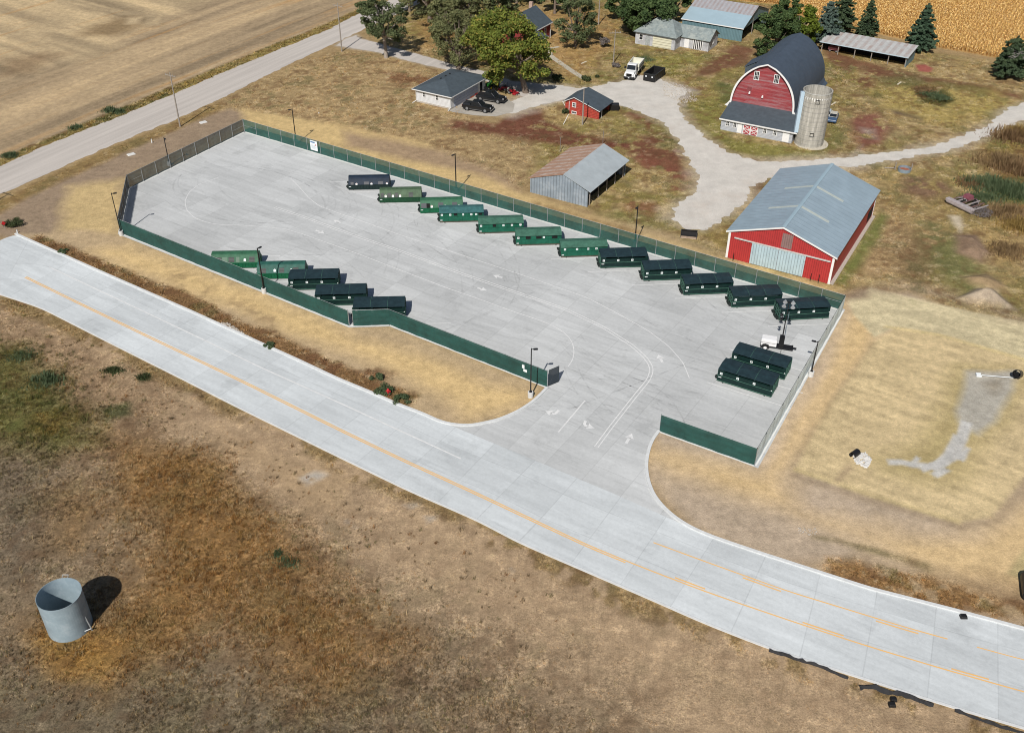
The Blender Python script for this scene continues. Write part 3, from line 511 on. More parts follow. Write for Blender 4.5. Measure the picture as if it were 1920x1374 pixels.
# ------------------------------------------------------------------ painted markings
def paintmat(name, c, wear):
    m, nt, b, L = newmat(name); g = _n(nt, 'NewGeometry'); L(mixc(nt, L, remap(nt, L, noise(nt, L, g.outputs['Position'], 1.3, 8, .75), .35, .7, 0, wear), c, C(176, 178, 180)), b.inputs['Base Color'])
    b.inputs['Roughness'].default_value = .7; return m
wp = paintmat('white_line_paint', (.74, .74, .73), .55); yp = paintmat('yellow_line_paint', C(246, 190, 104), .35)
def pl(mb, pts, off=0, wd=.12, z=.026, step=.5, k=3): return ribbon(mb, smooth_line(gp(pts), step, k), off, wd, z)
LOOP = [(410, 333), (375, 345), (355, 360), (346.5, 377.5), (350, 395), (365, 409), (387.5, 417.5), (412.5, 422), (450, 422.5), (500, 426), (532, 429), (562.5, 437.5), (625, 459.5), (680, 479.5), (720, 495), (840, 541), (900, 561.5), (960, 583.5), (1010, 600), (1037.5, 611), (1060, 625), (1072.5, 640), (1077, 657.5), (1074, 675), (1065, 687.5)]
UPL = [(545, 335), (562.5, 352.5), (580, 372.5), (600, 387.5), (637.5, 401), (680, 415.5), (745, 439), (870, 480), (1000, 523), (1100, 558), (1158, 588), (1216.7, 621), (1254.6, 650), (1281, 680), (1292.5, 709)]
MID = [(515, 389), (575, 409), (620, 426), (680, 447), (745, 469), (870, 515), (995, 557.5), (1060, 580), (1129, 612.5), (1184.6, 647.5), (1211, 671), (1223, 691), (1217, 711), (1193, 740), (1146.7, 799), (1118, 838)]
mb = MB(); pl(mb, LOOP, wd=.1); pl(mb, UPL, wd=.1); struct(mb.build('lane_line', wp))
mb = MB(); pl(mb, MID, .2, .12); pl(mb, MID, -.2, .12); struct(mb.build('double_centre_line', wp))
mb = MB(); pl(mb, [(1097, 751), (1047, 810)], wd=.16); struct(mb.build('exit_lane_line', wp))
mb = MB(); pl(mb, [(92.5, 501), (250, 575), (375, 634), (480, 685), (640, 757), (740, 803), (864, 860)], wd=.16, z=.036, k=8); struct(mb.build('white_edge_line', wp))
YL = [(48, 520), (140, 565), (275, 630), (462, 719), (640, 807.5), (760, 865), (880, 919.5), (1000, 976), (1100, 1023), (1200, 1064), (1320, 1110), (1389, 1134), (1492, 1169), (1610, 1208), (1695, 1234), (1782, 1260), (1864, 1283), (1920, 1299), (2060, 1336)]
YP = smooth_line(gp(YL), .6, 10)
mb = MB(); ribbon(mb, YP, .12, .14, .036); dd = np.r_[0, np.cumsum(np.hypot(*np.diff(YP, axis=0).T))]
s0 = dd[np.argmin(np.hypot(*(YP-np.array(gp([(1180, 1056)])[0])).T))]; i1 = np.searchsorted(dd, s0); ribbon(mb, YP[:i1], -.12, .14, .036)
s = s0+4
while s < dd[-1]-3: i0, i1 = np.searchsorted(dd, (s, s+3.2)); ribbon(mb, YP[i0:i1+1], .40, .16, .036); s += 12.2
struct(mb.build('yellow_centre_line', yp))
YU = smooth_line(gp([(1225, 1017), (1320, 1052), (1476, 1108), (1620, 1152), (1698, 1176), (1795, 1203), (1920, 1237), (2060, 1272)]), .6, 6); dd = np.r_[0, np.cumsum(np.hypot(*np.diff(YU, axis=0).T))]
mb = MB(); ig = [int(np.argmin(np.hypot(*(YU-np.array(gp([q_])[0])).T))) for q_ in ((1795, 1203), (1836, 1215))]; ribbon(mb, YU[:ig[0]], 0, .13, .036); ribbon(mb, YU[ig[1]:], 0, .11, .036); s = 9.0
while s < dd[-1]-3: i0, i1 = np.searchsorted(dd, (s, s+3.2)); ribbon(mb, YU[i0:i1+1], -.32, .15, .036); s += 12.2
struct(mb.build('yellow_lane_line', yp))
def arrow(base, tip, bend=None, wd=.32, hl=.85, hw=1.0, z=.026):
    a_, t_ = np.array(at(*base)[:2]), np.array(at(*tip)[:2]); mb = MB(); pts = [a_]+([np.array(at(*bend)[:2])] if bend else [])+[t_]
    e = pts[-1]-pts[-2]; e = e/np.hypot(*e); n = np.array([-e[1], e[0]]); h0 = t_-e*hl
    ribbon(mb, resample(np.array(pts[:-1]+[h0+e*.05]), .3), 0, wd, z); mb.face([(*(h0+n*hw/2), z), (*(h0-n*hw/2), z), (*t_, z)]); return struct(mb.build('pavement_arrow', wp))
arrow((1048, 769), (1022, 770), (1040, 777)); arrow((1098, 789), (1115, 803), (1095, 797)); arrow((1174, 831), (1185, 813)); arrow((1242, 679), (1234, 665))
arrow((942, 521), (924, 516)); arrow((895, 540), (913, 545)); arrow((639, 418), (625, 413)); arrow((592, 432), (608, 438))
# tyre scuffs: thin worn dark arcs
scm, nt, b, L = newmat('tyre_scuff'); g = _n(nt, 'NewGeometry'); b.inputs['Base Color'].default_value = (.1, .1, .1, 1); b.inputs['Roughness'].default_value = .9
t = _n(nt, 'BsdfTransparent'); mx = _n(nt, 'MixShader'); L(remap(nt, L, noise(nt, L, g.outputs['Position'], .55, 6, .7), .42, .72, 0, .15), mx.inputs[0]); L(t.outputs[0], mx.inputs[1]); L(b.outputs[0], mx.inputs[2]); L(mx.outputs[0], nt.nodes['Material Output'].inputs[0])
mb = MB(); rs = np.random.RandomState(5)
cx, cy = at(470, 360)[:2]
for i in range(26):
    r = 9+rs.rand()*12; a0 = rs.rand()*6.28; t_ = np.linspace(a0, a0+1+rs.rand()*2.2, 40); ang = LOTROT
    ex, ey = 1.25*r*np.cos(t_), .72*r*np.sin(t_); P = np.c_[cx+ex*math.cos(ang)-ey*math.sin(ang)+rs.randn()*2, cy+ex*math.sin(ang)+ey*math.cos(ang)+rs.randn()*1.5]
    if P[:, 1].max() < 170 and P[:, 0].min() > -57 and P[:, 0].max() < 0: ribbon(mb, P, 0, .16+.14*rs.rand(), .0235+i*2e-5)
for i in range(46):
    px, py = [(980, 560), (1150, 720), (1080, 780), (820, 500), (720, 450), (1060, 900), (1200, 700), (1350, 600)][i % 8]; p = at(px+rs.randn()*70, py+rs.randn()*28); a0 = LOTROT+rs.randn()*.55; kx = rs.randn()*.03; s = np.linspace(-6-5*rs.rand(), 6+5*rs.rand(), 30)
    P = np.c_[p.x+s*math.cos(a0)-kx*s*s*math.sin(a0), p.y+s*math.sin(a0)+kx*s*s*math.cos(a0)]
    if 84 < P[:, 1].min(): ribbon(mb, P, 0, .18, .0242+i*2e-5); ribbon(mb, P+np.array([1.5, .9]), 0, .18, .0252+i*2e-5)
struct(mb.build('tyre_scuffs', scm))
# ------------------------------------------------------------------ fences
galv = mat('galvanised_pipe', (.34, .36, .37), .45, .12, 6, metal=.3)
dpipe = mat('dark_pipe', (.03, .04, .04), .5, .1, 6)
GREEN = screenmat('green_windscreen_fabric', (.012, .075, .064), .84); GREENB = screenmat('green_windscreen_dense', (.010, .060, .052), .97); NAVY = screenmat('shade_toned_windscreen', (.02, .03, .04), .95)  # GREENB denser green; NAVY has the west run's unlit tone put into its colour
GREY = screenmat('grey_mesh_fabric', (.075, .10, .10), .80); PALE = screenmat('galvanised_chain_link', (.60, .70, .73), .93)
FH = 2.35
def fence(label, a, b, sm, pm=galv, side=-1, h=FH, name='chain_link_fence', brace=True):
    a, b = Vector(a), Vector(b); Ln = (b-a).length; rz = math.atan2(b.y-a.y, b.x-a.x)
    t = thing(name, label, 'fence', (a.x, a.y, .03), rz, 'screened fences round the yard')
    n = max(1, round(Ln/3.05)); sp = Ln/n
    for i in range(n+1):
        r = .045 if i in (0, n) else .03
        MB().cyl((i*sp, 0, 0), (i*sp, 0, h+.04), r*1.25, n=8).build('post', pm, t)
    mb = MB(); mb.cyl((0, 0, h), (Ln, 0, h), .024, n=6)
    mb.build('top_rail', pm, t)
    mb = MB()
    if brace:
        for x0 in (0, Ln-sp): MB().cyl((x0, 0, h*.5), (x0+sp, 0, h*.5), .02, n=6).build('brace_rail', pm, t)
    k = max(2, n*4); V = []; F = []
    for i in range(k+1):
        x = Ln*i/k; off = side*(.05+.07*abs(math.sin(x/sp*math.pi))*random.random())
        V += [(x, off, .04), (x, off+side*.02*random.random(), h*.5), (x, side*.05, h-.03)]
    for i in range(k): F += [(3*i, 3*i+3, 3*i+4, 3*i+1), (3*i+1, 3*i+4, 3*i+5, 3*i+2)]
    MB().add(V, F).build('screen', sm, t); return t
fence('long green screened fence along the farm side of the yard behind twelve containers', FN, FNE, GREEN, side=1)
fence('grey see-through mesh fence facing the gravel road', FK, FN, GREY, side=1)
fence('short dark screened fence at the far left end of the yard, casting a wide shadow', FA, FK, NAVY, side=1)
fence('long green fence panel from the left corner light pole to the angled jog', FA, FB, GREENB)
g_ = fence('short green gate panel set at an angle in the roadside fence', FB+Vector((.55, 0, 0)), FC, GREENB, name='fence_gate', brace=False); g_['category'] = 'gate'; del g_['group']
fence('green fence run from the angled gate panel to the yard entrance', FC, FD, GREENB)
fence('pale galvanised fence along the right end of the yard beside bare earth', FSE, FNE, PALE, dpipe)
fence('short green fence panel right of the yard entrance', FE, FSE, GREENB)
dg = MB(); Pg = [Vector((0, 0, 0)), Vector((2.9, 0, 0))]
t = thing('swing_gate', 'dark mesh gate leaf folded open behind the fence end at the entrance', 'gate', (FD.x+.15, FD.y+.1, .03), .62)
for x in (0, 1.5): MB().cyl((x, 0, .05), (x, 0, FH), .025, n=6).build('post', dpipe, t)
mb = MB(); mb.cyl((0, 0, .06), (1.5, 0, .06), .022, n=6); mb.cyl((0, 0, FH), (1.5, 0, FH), .022, n=6); mb.build('rail', dpipe, t); MB().face([(0, 0, .06), (1.5, 0, .06), (1.5, 0, FH), (0, 0, FH)]).build('screen', NAVY, t)
# white notice plate and info sign on the fences
signw = mat('white_sign_sheet', (.72, .76, .78), .5, .05, 3); blue = mat('blue_sign_band', (.05, .14, .30), .5, .05); gtxt = mat('grey_sign_text', (.32, .36, .40), .6, .05); redt = mat('red_sign_mark', (.5, .2, .16), .6, .05)
p0 = at(578.5, 286, .25); q0 = at(593.5, 289, .25); fdir = (FNE-FN).normalized(); o = FN+fdir*((p0-FN).dot(fdir))
t = thing('information_sign', 'white sign with blue heading fixed to the green fence near its far corner', 'sign', (o.x, o.y, .5), math.atan2(fdir.y, fdir.x))
MB().box(-.1, -.14, 0, 1.5, -.10, 1.75).build('board', signw, t); MB().box(0, -.146, 1.35, 1.0, -.141, 1.58).build('heading', blue, t)
mb = MB()
for k in range(5): mb.box(.1, -.146, .9-k*.15, 1.3-.25*(k % 2), -.141, .96-k*.15)
mb.build('text', gtxt, t); MB().box(1.05, -.147, .95, 1.3, -.142, 1.2).build('symbol', redt, t)
o = FD+(FC-FD).normalized()*3.3; t = thing('notice_plate', 'two small white plates on the green fence behind the entrance light pole', 'sign', (o.x, o.y, 1.15), math.atan2(FD.y-FC.y, FD.x-FC.x))
MB().box(-.2, -.13, .3, .14, -.10, .8).build('plate', signw, t); MB().box(.0, -.13, -.12, .5, -.10, .24).build('plate', signw, t)

# ------------------------------------------------------------------ light poles, utility poles
blk = mat('black_pole_paint', (.012, .012, .013), .45, .1, 4); conc = mat('pole_base_concrete', (.55, .55, .54), .85, .12, 3); lens = mat('led_lens', (.35, .36, .36), .3, .05)
def light_pole(label, x, y, ang, h=6.1):
    t = thing('light_pole', label, 'light pole', (x, y, 0), ang, 'light poles around the yard')
    MB().cyl((0, 0, -.2), (0, 0, .75), .33, n=20).build('base', conc, t, bevel=.03)
    MB().box(-.16, -.16, .75, .16, .16, .79).build('base_plate', blk, t)
    MB().tbox(-.07, -.07, .79, .07, .07, .75+h, .018, .018, .018).build('pole', blk, t)
    a = MB(); a.box(.055, -.035, h+.58, .26, .035, h+.65); a.build('arm', blk, t)
    hd = MB(); hd.prismz([(.22, -.1), (.3, -.15), (.68, -.15), (.74, -.1), (.74, .1), (.68, .15), (.3, .15), (.22, .1)], h+.56, h+.66); hd = hd.build('lamp_head', blk, t, bevel=.015); MB().box(.34, -.1, h+.545, .66, .1, h+.556).build('lens', lens, hd)
def topat(px, py, h=6.85): p = at(px, py, h); return p.x, p.y
x, y = topat(210.5, 364.5); p = at(228, 441); light_pole('light pole outside the left corner of the yard by the dark fence', p.x, p.y, .35)
p = at(495.7, 549); light_pole('light pole in front of the roadside fence between two old containers', p.x, p.y, 1.0)
p = at(994.7, 744); light_pole('light pole on the straw verge beside the yard entrance, with white plates behind', p.x, p.y, .1)
p = at(1520, 705); light_pole('light pole outside the pale fence at the right end of the yard', p.x, p.y, 2.7, 4.3)
def hfor(b, ty):      # height of a vertical thing from its foot and the picture row of its top
    lo, hi = .3, 40.
    for _ in range(40):
        m_ = (lo+hi)/2; d = Vector((b.x, b.y, m_))-Vector((0, 0, CAMH)); y = 687-FPX*d.dot(_U2)/d.dot(_F)
        lo, hi = (m_, hi) if y > ty else (lo, m_)
    return lo
for bx, by, ty, lb, a in ((555.8, 270, 203.5, 'light pole behind the green fence near the blue-headed sign', 3.7), (855.5, 360.5, 288, 'light pole behind the green fence above the blue-green container', 3.9), (1190, 460, 386, 'light pole behind the green fence near the rusty metal shed', 4.2), (318, 310.5, 257.5, 'light pole behind the grey mesh fence on the gravel road side', 5.3)):
    p = at(bx, by); light_pole(lb, p.x, p.y, a, hfor(p, ty)-.75)
wood = mat('weathered_pole_wood', (.27, .24, .21), .9, .2, 3); ins = mat('insulator', (.3, .3, .3), .3)
def utility_pole(label, p, h, arm=None, r=.15, grp='wooden utility poles'):
    t = thing('utility_pole', label, 'utility pole', (p.x, p.y, 0), 0, grp); MB().cyl((0, 0, -.3), (0, 0, h), r, r*.62, n=10).build('pole', wood, t)
    if arm is not None:
        c, s = math.cos(arm), math.sin(arm); a = MB(); z = h-.45
        a.cyl((-1.25*c, -1.25*s, z), (1.25*c, 1.25*s, z), .065, n=6); MBa = a.build('crossarm', wood, t)
        for k in (-1.15, -.55, .55, 1.15): MB().cyl((k*c, k*s, z+.05), (k*c, k*s, z+.24), .035, .05, n=6).build('insulator', ins, MBa)
        MB().cyl((0, 0, h), (0, 0, h+.2), .04, n=6).build('insulator', ins, t)
garm = math.atan2(gdir[1], gdir[0])-math.pi/2
utility_pole('tall wooden utility pole with crossarm beside the gravel road near the yard corner', at(338, 238), 9.9, garm)
utility_pole('tall wooden utility pole at the farm driveway mouth', at(641, 97), 10.1, garm)
p = at(10, 369)-Vector((2.9, 8.5, 0)); utility_pole('wooden utility pole on the road verge left of the photo edge', p, 9.9, garm)
utility_pole('wooden pole with small crossarm beside the white dump truck', at(1150, 119), 6.8, .2, .13, 'wooden farm poles')
utility_pole('pale wooden pole in the grass between farmhouse tree and dark tree', at(1122, 47), 7.4, None, .17, 'wooden farm poles')
utility_pole('dark wooden pole standing in front of the small red shed', at(1092, 234), 6.6, None, .16, 'wooden farm poles')
post = mat('thin_post_steel', (.2, .18, .17), .8)
for px, py, h in ((1050, 285, 2.6), (1130, 272, 2.6)): p = at(px, py); tag(MB().cyl((0, 0, 0), (0, 0, h), .05, n=6).build('thin_post', post), 'thin grey post standing behind the rusty shed, %s' % ('above its rusty slope' if px < 1100 else 'above its ridge end'), 'post').location = p

# ------------------------------------------------------------------ roll-off recycling containers
def paintm(name, c, rust=.0, rough=.6):
    return mat(name, c, rough, .30, 1.6, col2=(.13, .085, .05) if rust else None, patch=(.7, 1-.38*rust, 1.08-.38*rust) if rust else None, spec=.25)
dkroof = paintm('dark_lid_sheet', (.017, .034, .041), 0, .5); dkgrn = paintm('dark_green_steel', (.004, .020, .018), .0); slot = mat('container_opening', (.004, .004, .004), .9); steel = paintm('dark_running_gear', (.02, .028, .026)); rail = paintm('worn_edge_green', (.05, .12, .09)); wsign = mat('white_decal', (.72, .74, .74), .45, .05); mark = mat('decal_symbol', (.06, .2, .16), .5); deck = mat('floor_rail_rust', (.09, .07, .05), .8, .3, 4)
LN, WD = 6.65, 2.5
def sign(par, x, y, z, s=.27, rnd=False, tilt=None, red=False):
    mb = MB()
    if tilt is None:
        if rnd: mb.cyl((x, y, z), (x, y-.015, z), s*.55, n=14)
        else: mb.box(x-s/2, y-.015, z-s/2, x+s/2, y, z+s/2)
        o = mb.build('decal', wsign, par); MB().box(x-s*.18, y-.022, z-s*.22, x+s*.18, y-.0155, z+s*.22).build('symbol', mark, o)
    else:
        n, u = tilt; c = Vector((x, y, z))+n*.015; r = Vector((1, 0, 0)); hw = s*.42
        k = [c-r*hw-u*s/2, c+r*hw-u*s/2, c+r*hw+u*s*.3, c+r*hw*.45+u*s*.55, c-r*hw*.45+u*s*.55, c-r*hw+u*s*.3]; o = mb.face(k).build('decal', wsign, par)
        if red: k = [c+n*.006+r*a*hw+u*b*s for a, b in ((-.7, .18), (.7, .18), (.4, .45), (-.4, .45))]; MB().face(k).build('symbol', redt, o)
def running_gear(t):
    mb = MB()
    for y in (.45, WD-.55): mb.box(-.12, y, .06, LN+.02, y+.1, .2)
    mb.build('skid_rail', steel, t)
    for x in (.75, LN-.8):
        for y in (.02, WD-.2): MB().cyl((x, y, .1), (x, y+.18, .1), .1, n=10).build('roller', steel, t)
    mb = MB(); mb.box(-.34, .75, .18, 0, 1.55, .3); mb.box(-.3, .35, .2, 0, .5, .62); mb.box(-.3, WD-.55, .2, 0, WD-.4, .62); mb.cyl((-.3, .28, .5), (-.3, .62, .5), .1, n=8); mb.cyl((-.3, WD-.62, .5), (-.3, WD-.28, .5), .1, n=8); mb.build('hitch_frame', steel, t)
def new_container(label, loc, rz, pale=False):
    t = thing('recycling_container', label, 'container', loc, rz, 'roll-off recycling containers parked in the yard')
    mb = MB(); mb.box(0, .04, .2, LN, WD-.04, 1.5); mb.box(0, .04, 1.5, .75, WD-.04, 1.86); mb.box(LN-.35, .04, 1.5, LN, WD-.04, 1.86); mb.box(.75, .9, 1.5, LN-.35, WD-.04, 1.86)
    for x in (2.45, 4.45): mb.box(x-.08, .045, 1.5, x+.08, .9, 1.84)
    mb.build('body', dkgrn, t, bevel=.02)
    mb = MB(); mb.box(-.03, 0, .96, LN+.03, .05, 1.02); mb.box(-.04, 0, .18, LN+.04, .06, .28); mb.build('side_rail', rail, t)
    mb = MB()
    for k in range(7): mb.box(.5+k*.92, .015, .28, .56+k*.92, .04, .96)
    mb.build('side_rib', dkgrn, t)
    mb = MB(); mb.box(.8, .5, 1.505, LN-.4, .88, 1.84); mb.build('opening', slot, t)
    if pale: MB().box(.85, .3, 1.5, LN-.45, .34, 1.72).build('inner_flap', mat('grey_flap', (.16, .22, .22), .6), t)
    mb = MB(); mb.sheet([(-.06, 1.88), (WD/2, 2.03), (WD+.06, 1.88)], 0, LN, .05); vs = [(y, x, z) for x, y, z in mb.v]; mb.v = vs; r = mb.build('lid', dkroof, t)
    r.location = (0, 0, 0); r.scale = (1, 1, 1)
    mb = MB()
    for x in (LN/3, LN*2/3): mb.prismx([(-.05, 1.935), (WD/2, 2.085), (WD+.05, 1.935), (WD/2, 2.06)], x-.02, x+.02)
    mb.build('lid_seam', rail, r)
    for x0, x1 in ((-.05, .0), (LN, LN+.05)):
        mb = MB()
        for y in (.15, .75, 1.4, WD-.2): mb.box(x0, y, .25, x1, y+.08, 1.84)
        for z in (.6, 1.1, 1.5): mb.box(x0-.005, .12, z, x1+.005, WD-.12, z+.06)
        mb.build('end_frame', rail, t)
    for x in (.42, 2.45, 4.45): sign(t, x, .035, 1.29, .3)
    MB().box(.12, .0, .72, .5, .035, .80).build('stencil', wsign, t); MB().box(LN-.14, -.005, 1.02, LN-.02, -.001, 1.14).build('reflector', wsign, t)
    running_gear(t); return t
def slant_container(label, loc, rz, up, low, doorm, doors, signs, rnd=False, red=False, round_end=False):
    t = thing('recycling_container', label, 'container', loc, rz, 'roll-off recycling containers parked in the yard')
    MB().box(0, 0, .2, LN, WD, .88).build('lower_body', low, t, bevel=.02)
    y1, z1 = .62, 1.72; prof = [(0, .88), (y1*.55, 1.42), (y1, z1), (y1+.3, 1.95), (WD*.5, 2.02), (WD-y1-.3, 1.95), (WD-y1, z1), (WD-y1*.55, 1.42), (WD, .88)] if round_end else [(0, .88), (y1*.93, 1.78), (y1+.12, 1.93), (WD*.5, 2.0), (WD-y1-.12, 1.93), (WD-y1*.93, 1.78), (WD, .88)]
    MB().prismx(prof, .05, LN-.05).build('upper_body', up, t, bevel=.025)
    mb = MB(); n = 14
    for k in range(n+1): x = .05+k*(LN-.16)/n; mb.box(x, -.05, .22, x+.06, .0, .86)
    mb.build('side_rib', low, t); mb = MB(); mb.box(-.03, -.06, .86, LN+.03, .02, .93); mb.box(-.03, -.06, .16, LN+.03, .02, .24); mb.build('side_rail', low, t)
    e = Vector((0, prof[1][0], prof[1][1]-.88)); u = e.normalized(); nrm = Vector((0, -u.z, u.y)); base = Vector((0, 0, .88))
    for (x0, x1, a, b, m_) in doors:
        k = [base+Vector((x, 0, 0))+u*(s*e.length)+nrm*.012 for x, s in ((x0*LN, a), (x1*LN, a), (x1*LN, b), (x0*LN, b))]; MB().add([tuple(v) for v in k]+[tuple(v-nrm*.03) for v in k], [(0, 1, 2, 3), (0, 4, 5, 1), (1, 5, 6, 2), (2, 6, 7, 3), (3, 7, 4, 0)]).build('door', m_, t)
    for x, s in signs: c = base+u*(e.length*s); sign(t, x*LN, c.y, c.z, .36, True, (nrm, u), red)
    MB().box(.1, -.065, .6, .45, -.061, .7).build('stencil', wsign, t); running_gear(t); return t
def flat_container(label, loc, rz, roofm, body, holes, signs, posts, white=None):
    t = thing('recycling_container', label, 'container', loc, rz, 'roll-off recycling containers parked in the yard')
    MB().box(0, .1, .2, LN, WD-.05, 1.72).build('body', body, t, bevel=.02)
    mb = MB(); mb.sheet([(-.12, 1.70), (WD*.5, 2.0), (WD+.06, 1.70)], -.06, LN+.04, .05); mb.v = [(y, x, z) for x, y, z in mb.v]; mb.build('lid', roofm, t)
    mb = MB()
    for x in posts: mb.box(x*LN, .05, .22, x*LN+.08, .1, 1.7)
    mb.box(0, .05, 1.0, LN, .1, 1.06); mb.build('side_rib', body, t); MB().box(-.03, .03, .14, LN+.03, .12, .24).build('floor_rail', deck, t)
    for x0, x1, z0, z1 in holes: MB().box(x0*LN, .085, z0, x1*LN, .099, z1).build('opening', slot, t)
    for x in signs: sign(t, x*LN, .095, 1.32, .3)
    if white: MB().cyl((white*LN, .1, 1.35), (white*LN, .08, 1.35), .2, n=16).build('decal', wsign, t)
    MB().box(.08, .04, .4, .4, .049, .52).build('stencil', wsign, t); running_gear(t); return t
def place(tl, tr, h=1.95):      # far top corners -> front left bottom corner and heading
    A_, B_ = at(*tl, h), at(*tr, h); rz = math.atan2(B_.y-A_.y, B_.x-A_.x); m_ = (A_+B_)/2; e = Vector((math.cos(rz), math.sin(rz), 0)); n = Vector((-e.y, e.x, 0)); return (m_-e*LN/2-n*WD).to_2d().to_3d(), rz
navy = paintm('navy_steel', (.009, .019, .036), 0, .6); lg = paintm('faded_green_steel', (.062, .105, .06), .35); lg2 = paintm('leaf_green_steel', (.034, .115, .064), .4); tealm = paintm('teal_green_steel', (.025, .095, .075), .25); bluegr = paintm('blue_green_lid', (.045, .13, .13), .45); mg = paintm('mid_green_steel', (.010, .095, .058), .2); mg2 = paintm('mid_green_lid', (.055, .14, .10), .12); rustg = paintm('rust_patched_green_lid', (.055, .14, .10), .5); dlow = paintm('deep_green_ribbed_steel', (.012, .055, .025)); dl2 = paintm('bottle_green_ribbed_steel', (.008, .1, .045)); navl = paintm('navy_ribbed_steel', (.01, .022, .022)); dd_ = mat('grey_container_door', (.055, .06, .058), .6, .25, 6, ribs=('z', .16)); nd = mat('navy_container_door', (.026, .030, .04), .5, .2, 4); bd = mat('black_open_door', (.003, .003, .003), .9); gd = mat('green_container_door', (.03, .1, .055), .5)
p, r = place((655, 323.75), (730.6, 322.5)); slant_container('navy blue container with three white decals, farthest left of the fence row', p, .055, navy, navl, nd, [(.06, .13, .1, .75, nd), (.38, .5, .1, .8, nd), (.72, .84, .1, .85, nd)], [(.2, .2), (.56, .2), (.93, .2)], red=True, round_end=True)
p, r = place((713, 347), (790, 345.6)); slant_container('faded olive-green container with four grey ribbed doors, beside the navy one', p, .058, lg, dlow, dd_, [(.03, .11, .05, .72, dd_), (.19, .28, .05, .72, dd_), (.36, .45, .05, .72, dd_), (.69, .79, .05, .75, dd_)], [(.15, .25), (.32, .25), (.49, .25)], red=True)
p, r = place((787, 366), (866, 363)); slant_container('green container with one black open door between grey doors and rust along its top', p, .07, lg2, dl2, dd_, [(.03, .15, .05, .75, nd), (.15, .23, .05, .7, bd), (.42, .54, .08, .78, nd), (.74, .86, .1, .8, nd)], [(.27, .25), (.58, .25), (.9, .25)], red=True)
p, r = place((824.4, 383), (906, 381.6)); flat_container('blue-green topped container with five white signs, fourth from the far end of the fence row', p, .06, bluegr, mg, [(.32, .41, 1.15, 1.55), (.88, .97, 1.2, 1.5)], [.05, .24, .53, .72, .83], [.1, .18, .4, .5, .63, .78], None)
p, r = place((895.6, 403), (979, 400)); flat_container('mid-green container with a plain green lid and one round white decal', p, .075, mg2, mg, [(.31, .385, 1.1, 1.52)], [.05, .55, .74], [.19, .4, .62, .82], .93)
p, r = place((966.5, 424.75), (1050, 423)); flat_container('green container with three wide black openings under a scuffed green lid', p, .068, mg2, mg, [(.2, .32, 1.1, 1.52), (.44, .56, 1.1, 1.52), (.79, .91, 1.1, 1.52)], [.05, .61], [.1, .2, .33, .7], None)
p, r = place((1048, 446), (1135.6, 443)); flat_container('green container with brown rust patches on its lid, next to the first dark one', p, .08, rustg, mg, [], [.08, .34, .58, .76], [.15, .42, .55, .65, .9], None)
for tl, tr, a, lb, pale in (((1124, 466), (1210, 464.5), .068, 'dark green container beside the rust-patched green one', 0), ((1203, 489), (1290.5, 486), .076, 'second dark green container in the fence row, below the black loader bucket', 0),
    ((1275, 514.8), (1368, 511), .082, 'dark green container in the middle of the five dark ones along the farm fence', 0), ((1364, 537), (1460, 533.75), .085, 'dark green container whose opening shows pale grey flaps', 1), ((1453, 561), (1546, 556), .115, 'dark green container in the yard corner behind the mobile light tower', 0),
    ((545, 505.5), (636, 503.75), .05, 'dark green container right of the two old green ones by the roadside fence', 0), ((594, 534), (686, 530.5), .062, 'dark green container in the middle of the roadside row', 0), ((665, 557.5), (760, 556), .05, 'dark green container behind the angled gate panel', 0),
    ((1359.7, 670.9), (1463.6, 702.5), -.518, 'dark green container parked slantwise, the nearer of the pair at the right end', 0), ((1385, 641), (1487.4, 670.5), -.512, 'dark green container parked slantwise, the farther of the pair below the light tower', 0)):
    p, r = place(tl, tr, 1.9); new_container(lb, p, a, pale)
p, r = place((398.75, 465.5), (490, 464.5)); slant_container('leaf-green container with three dark windows, leftmost by the roadside fence', p, .045, lg2, dl2, dd_, [(.1, .225, .12, .78, dd_), (.37, .49, .12, .78, dd_), (.8, .915, .12, .8, dd_), (.24, .35, .1, .8, gd), (.53, .6, .1, .8, gd)], [(.05, .3), (.71, .4)])
p, r = place((486, 484.5), (574, 483)); slant_container('teal-green container with mottled top behind the second light pole', p, .05, tealm, dl2, dd_, [(.07, .19, .08, .72, dd_), (.46, .565, .12, .75, dd_), (.74, .86, .14, .78, dd_), (.27, .34, .1, .7, tealm)], [(.37, .42), (.71, .42)])
# parking stall lines beside the containers
mb = MB()
def stall(x0, y0, a, ln): P = np.array([(x0, y0), (x0+ln*math.cos(a), y0+ln*math.sin(a))]); ribbon(mb, P, 0, .12, .0262)
for px, py, ln in ((618, 342, 8.5), (648, 361, 8.5), (705, 380, 8.5), (769, 399.5, 8.5), (830, 418, 8.5), (893, 441, 8.5), (960, 464, 8.8), (1033, 486.5, 9), (1102, 510, 9), (1184, 535, 9), (1265, 560, 9), (1353, 586, 9), (1440, 612, 8)): p = at(px, py); stall(p.x, p.y, .075, ln)
for px, py in ((800, 606), (715, 577), (650, 552), (600, 527), (530, 502), (480, 480)): p = at(px+45, py); stall(p.x, p.y, .05+math.pi, 9)
for px, py in ((1326, 717), (1350, 690), (1368, 655)): p = at(px, py); stall(p.x, p.y, -.515, 10.2)
struct(mb.build('parking_stall_line', wp))
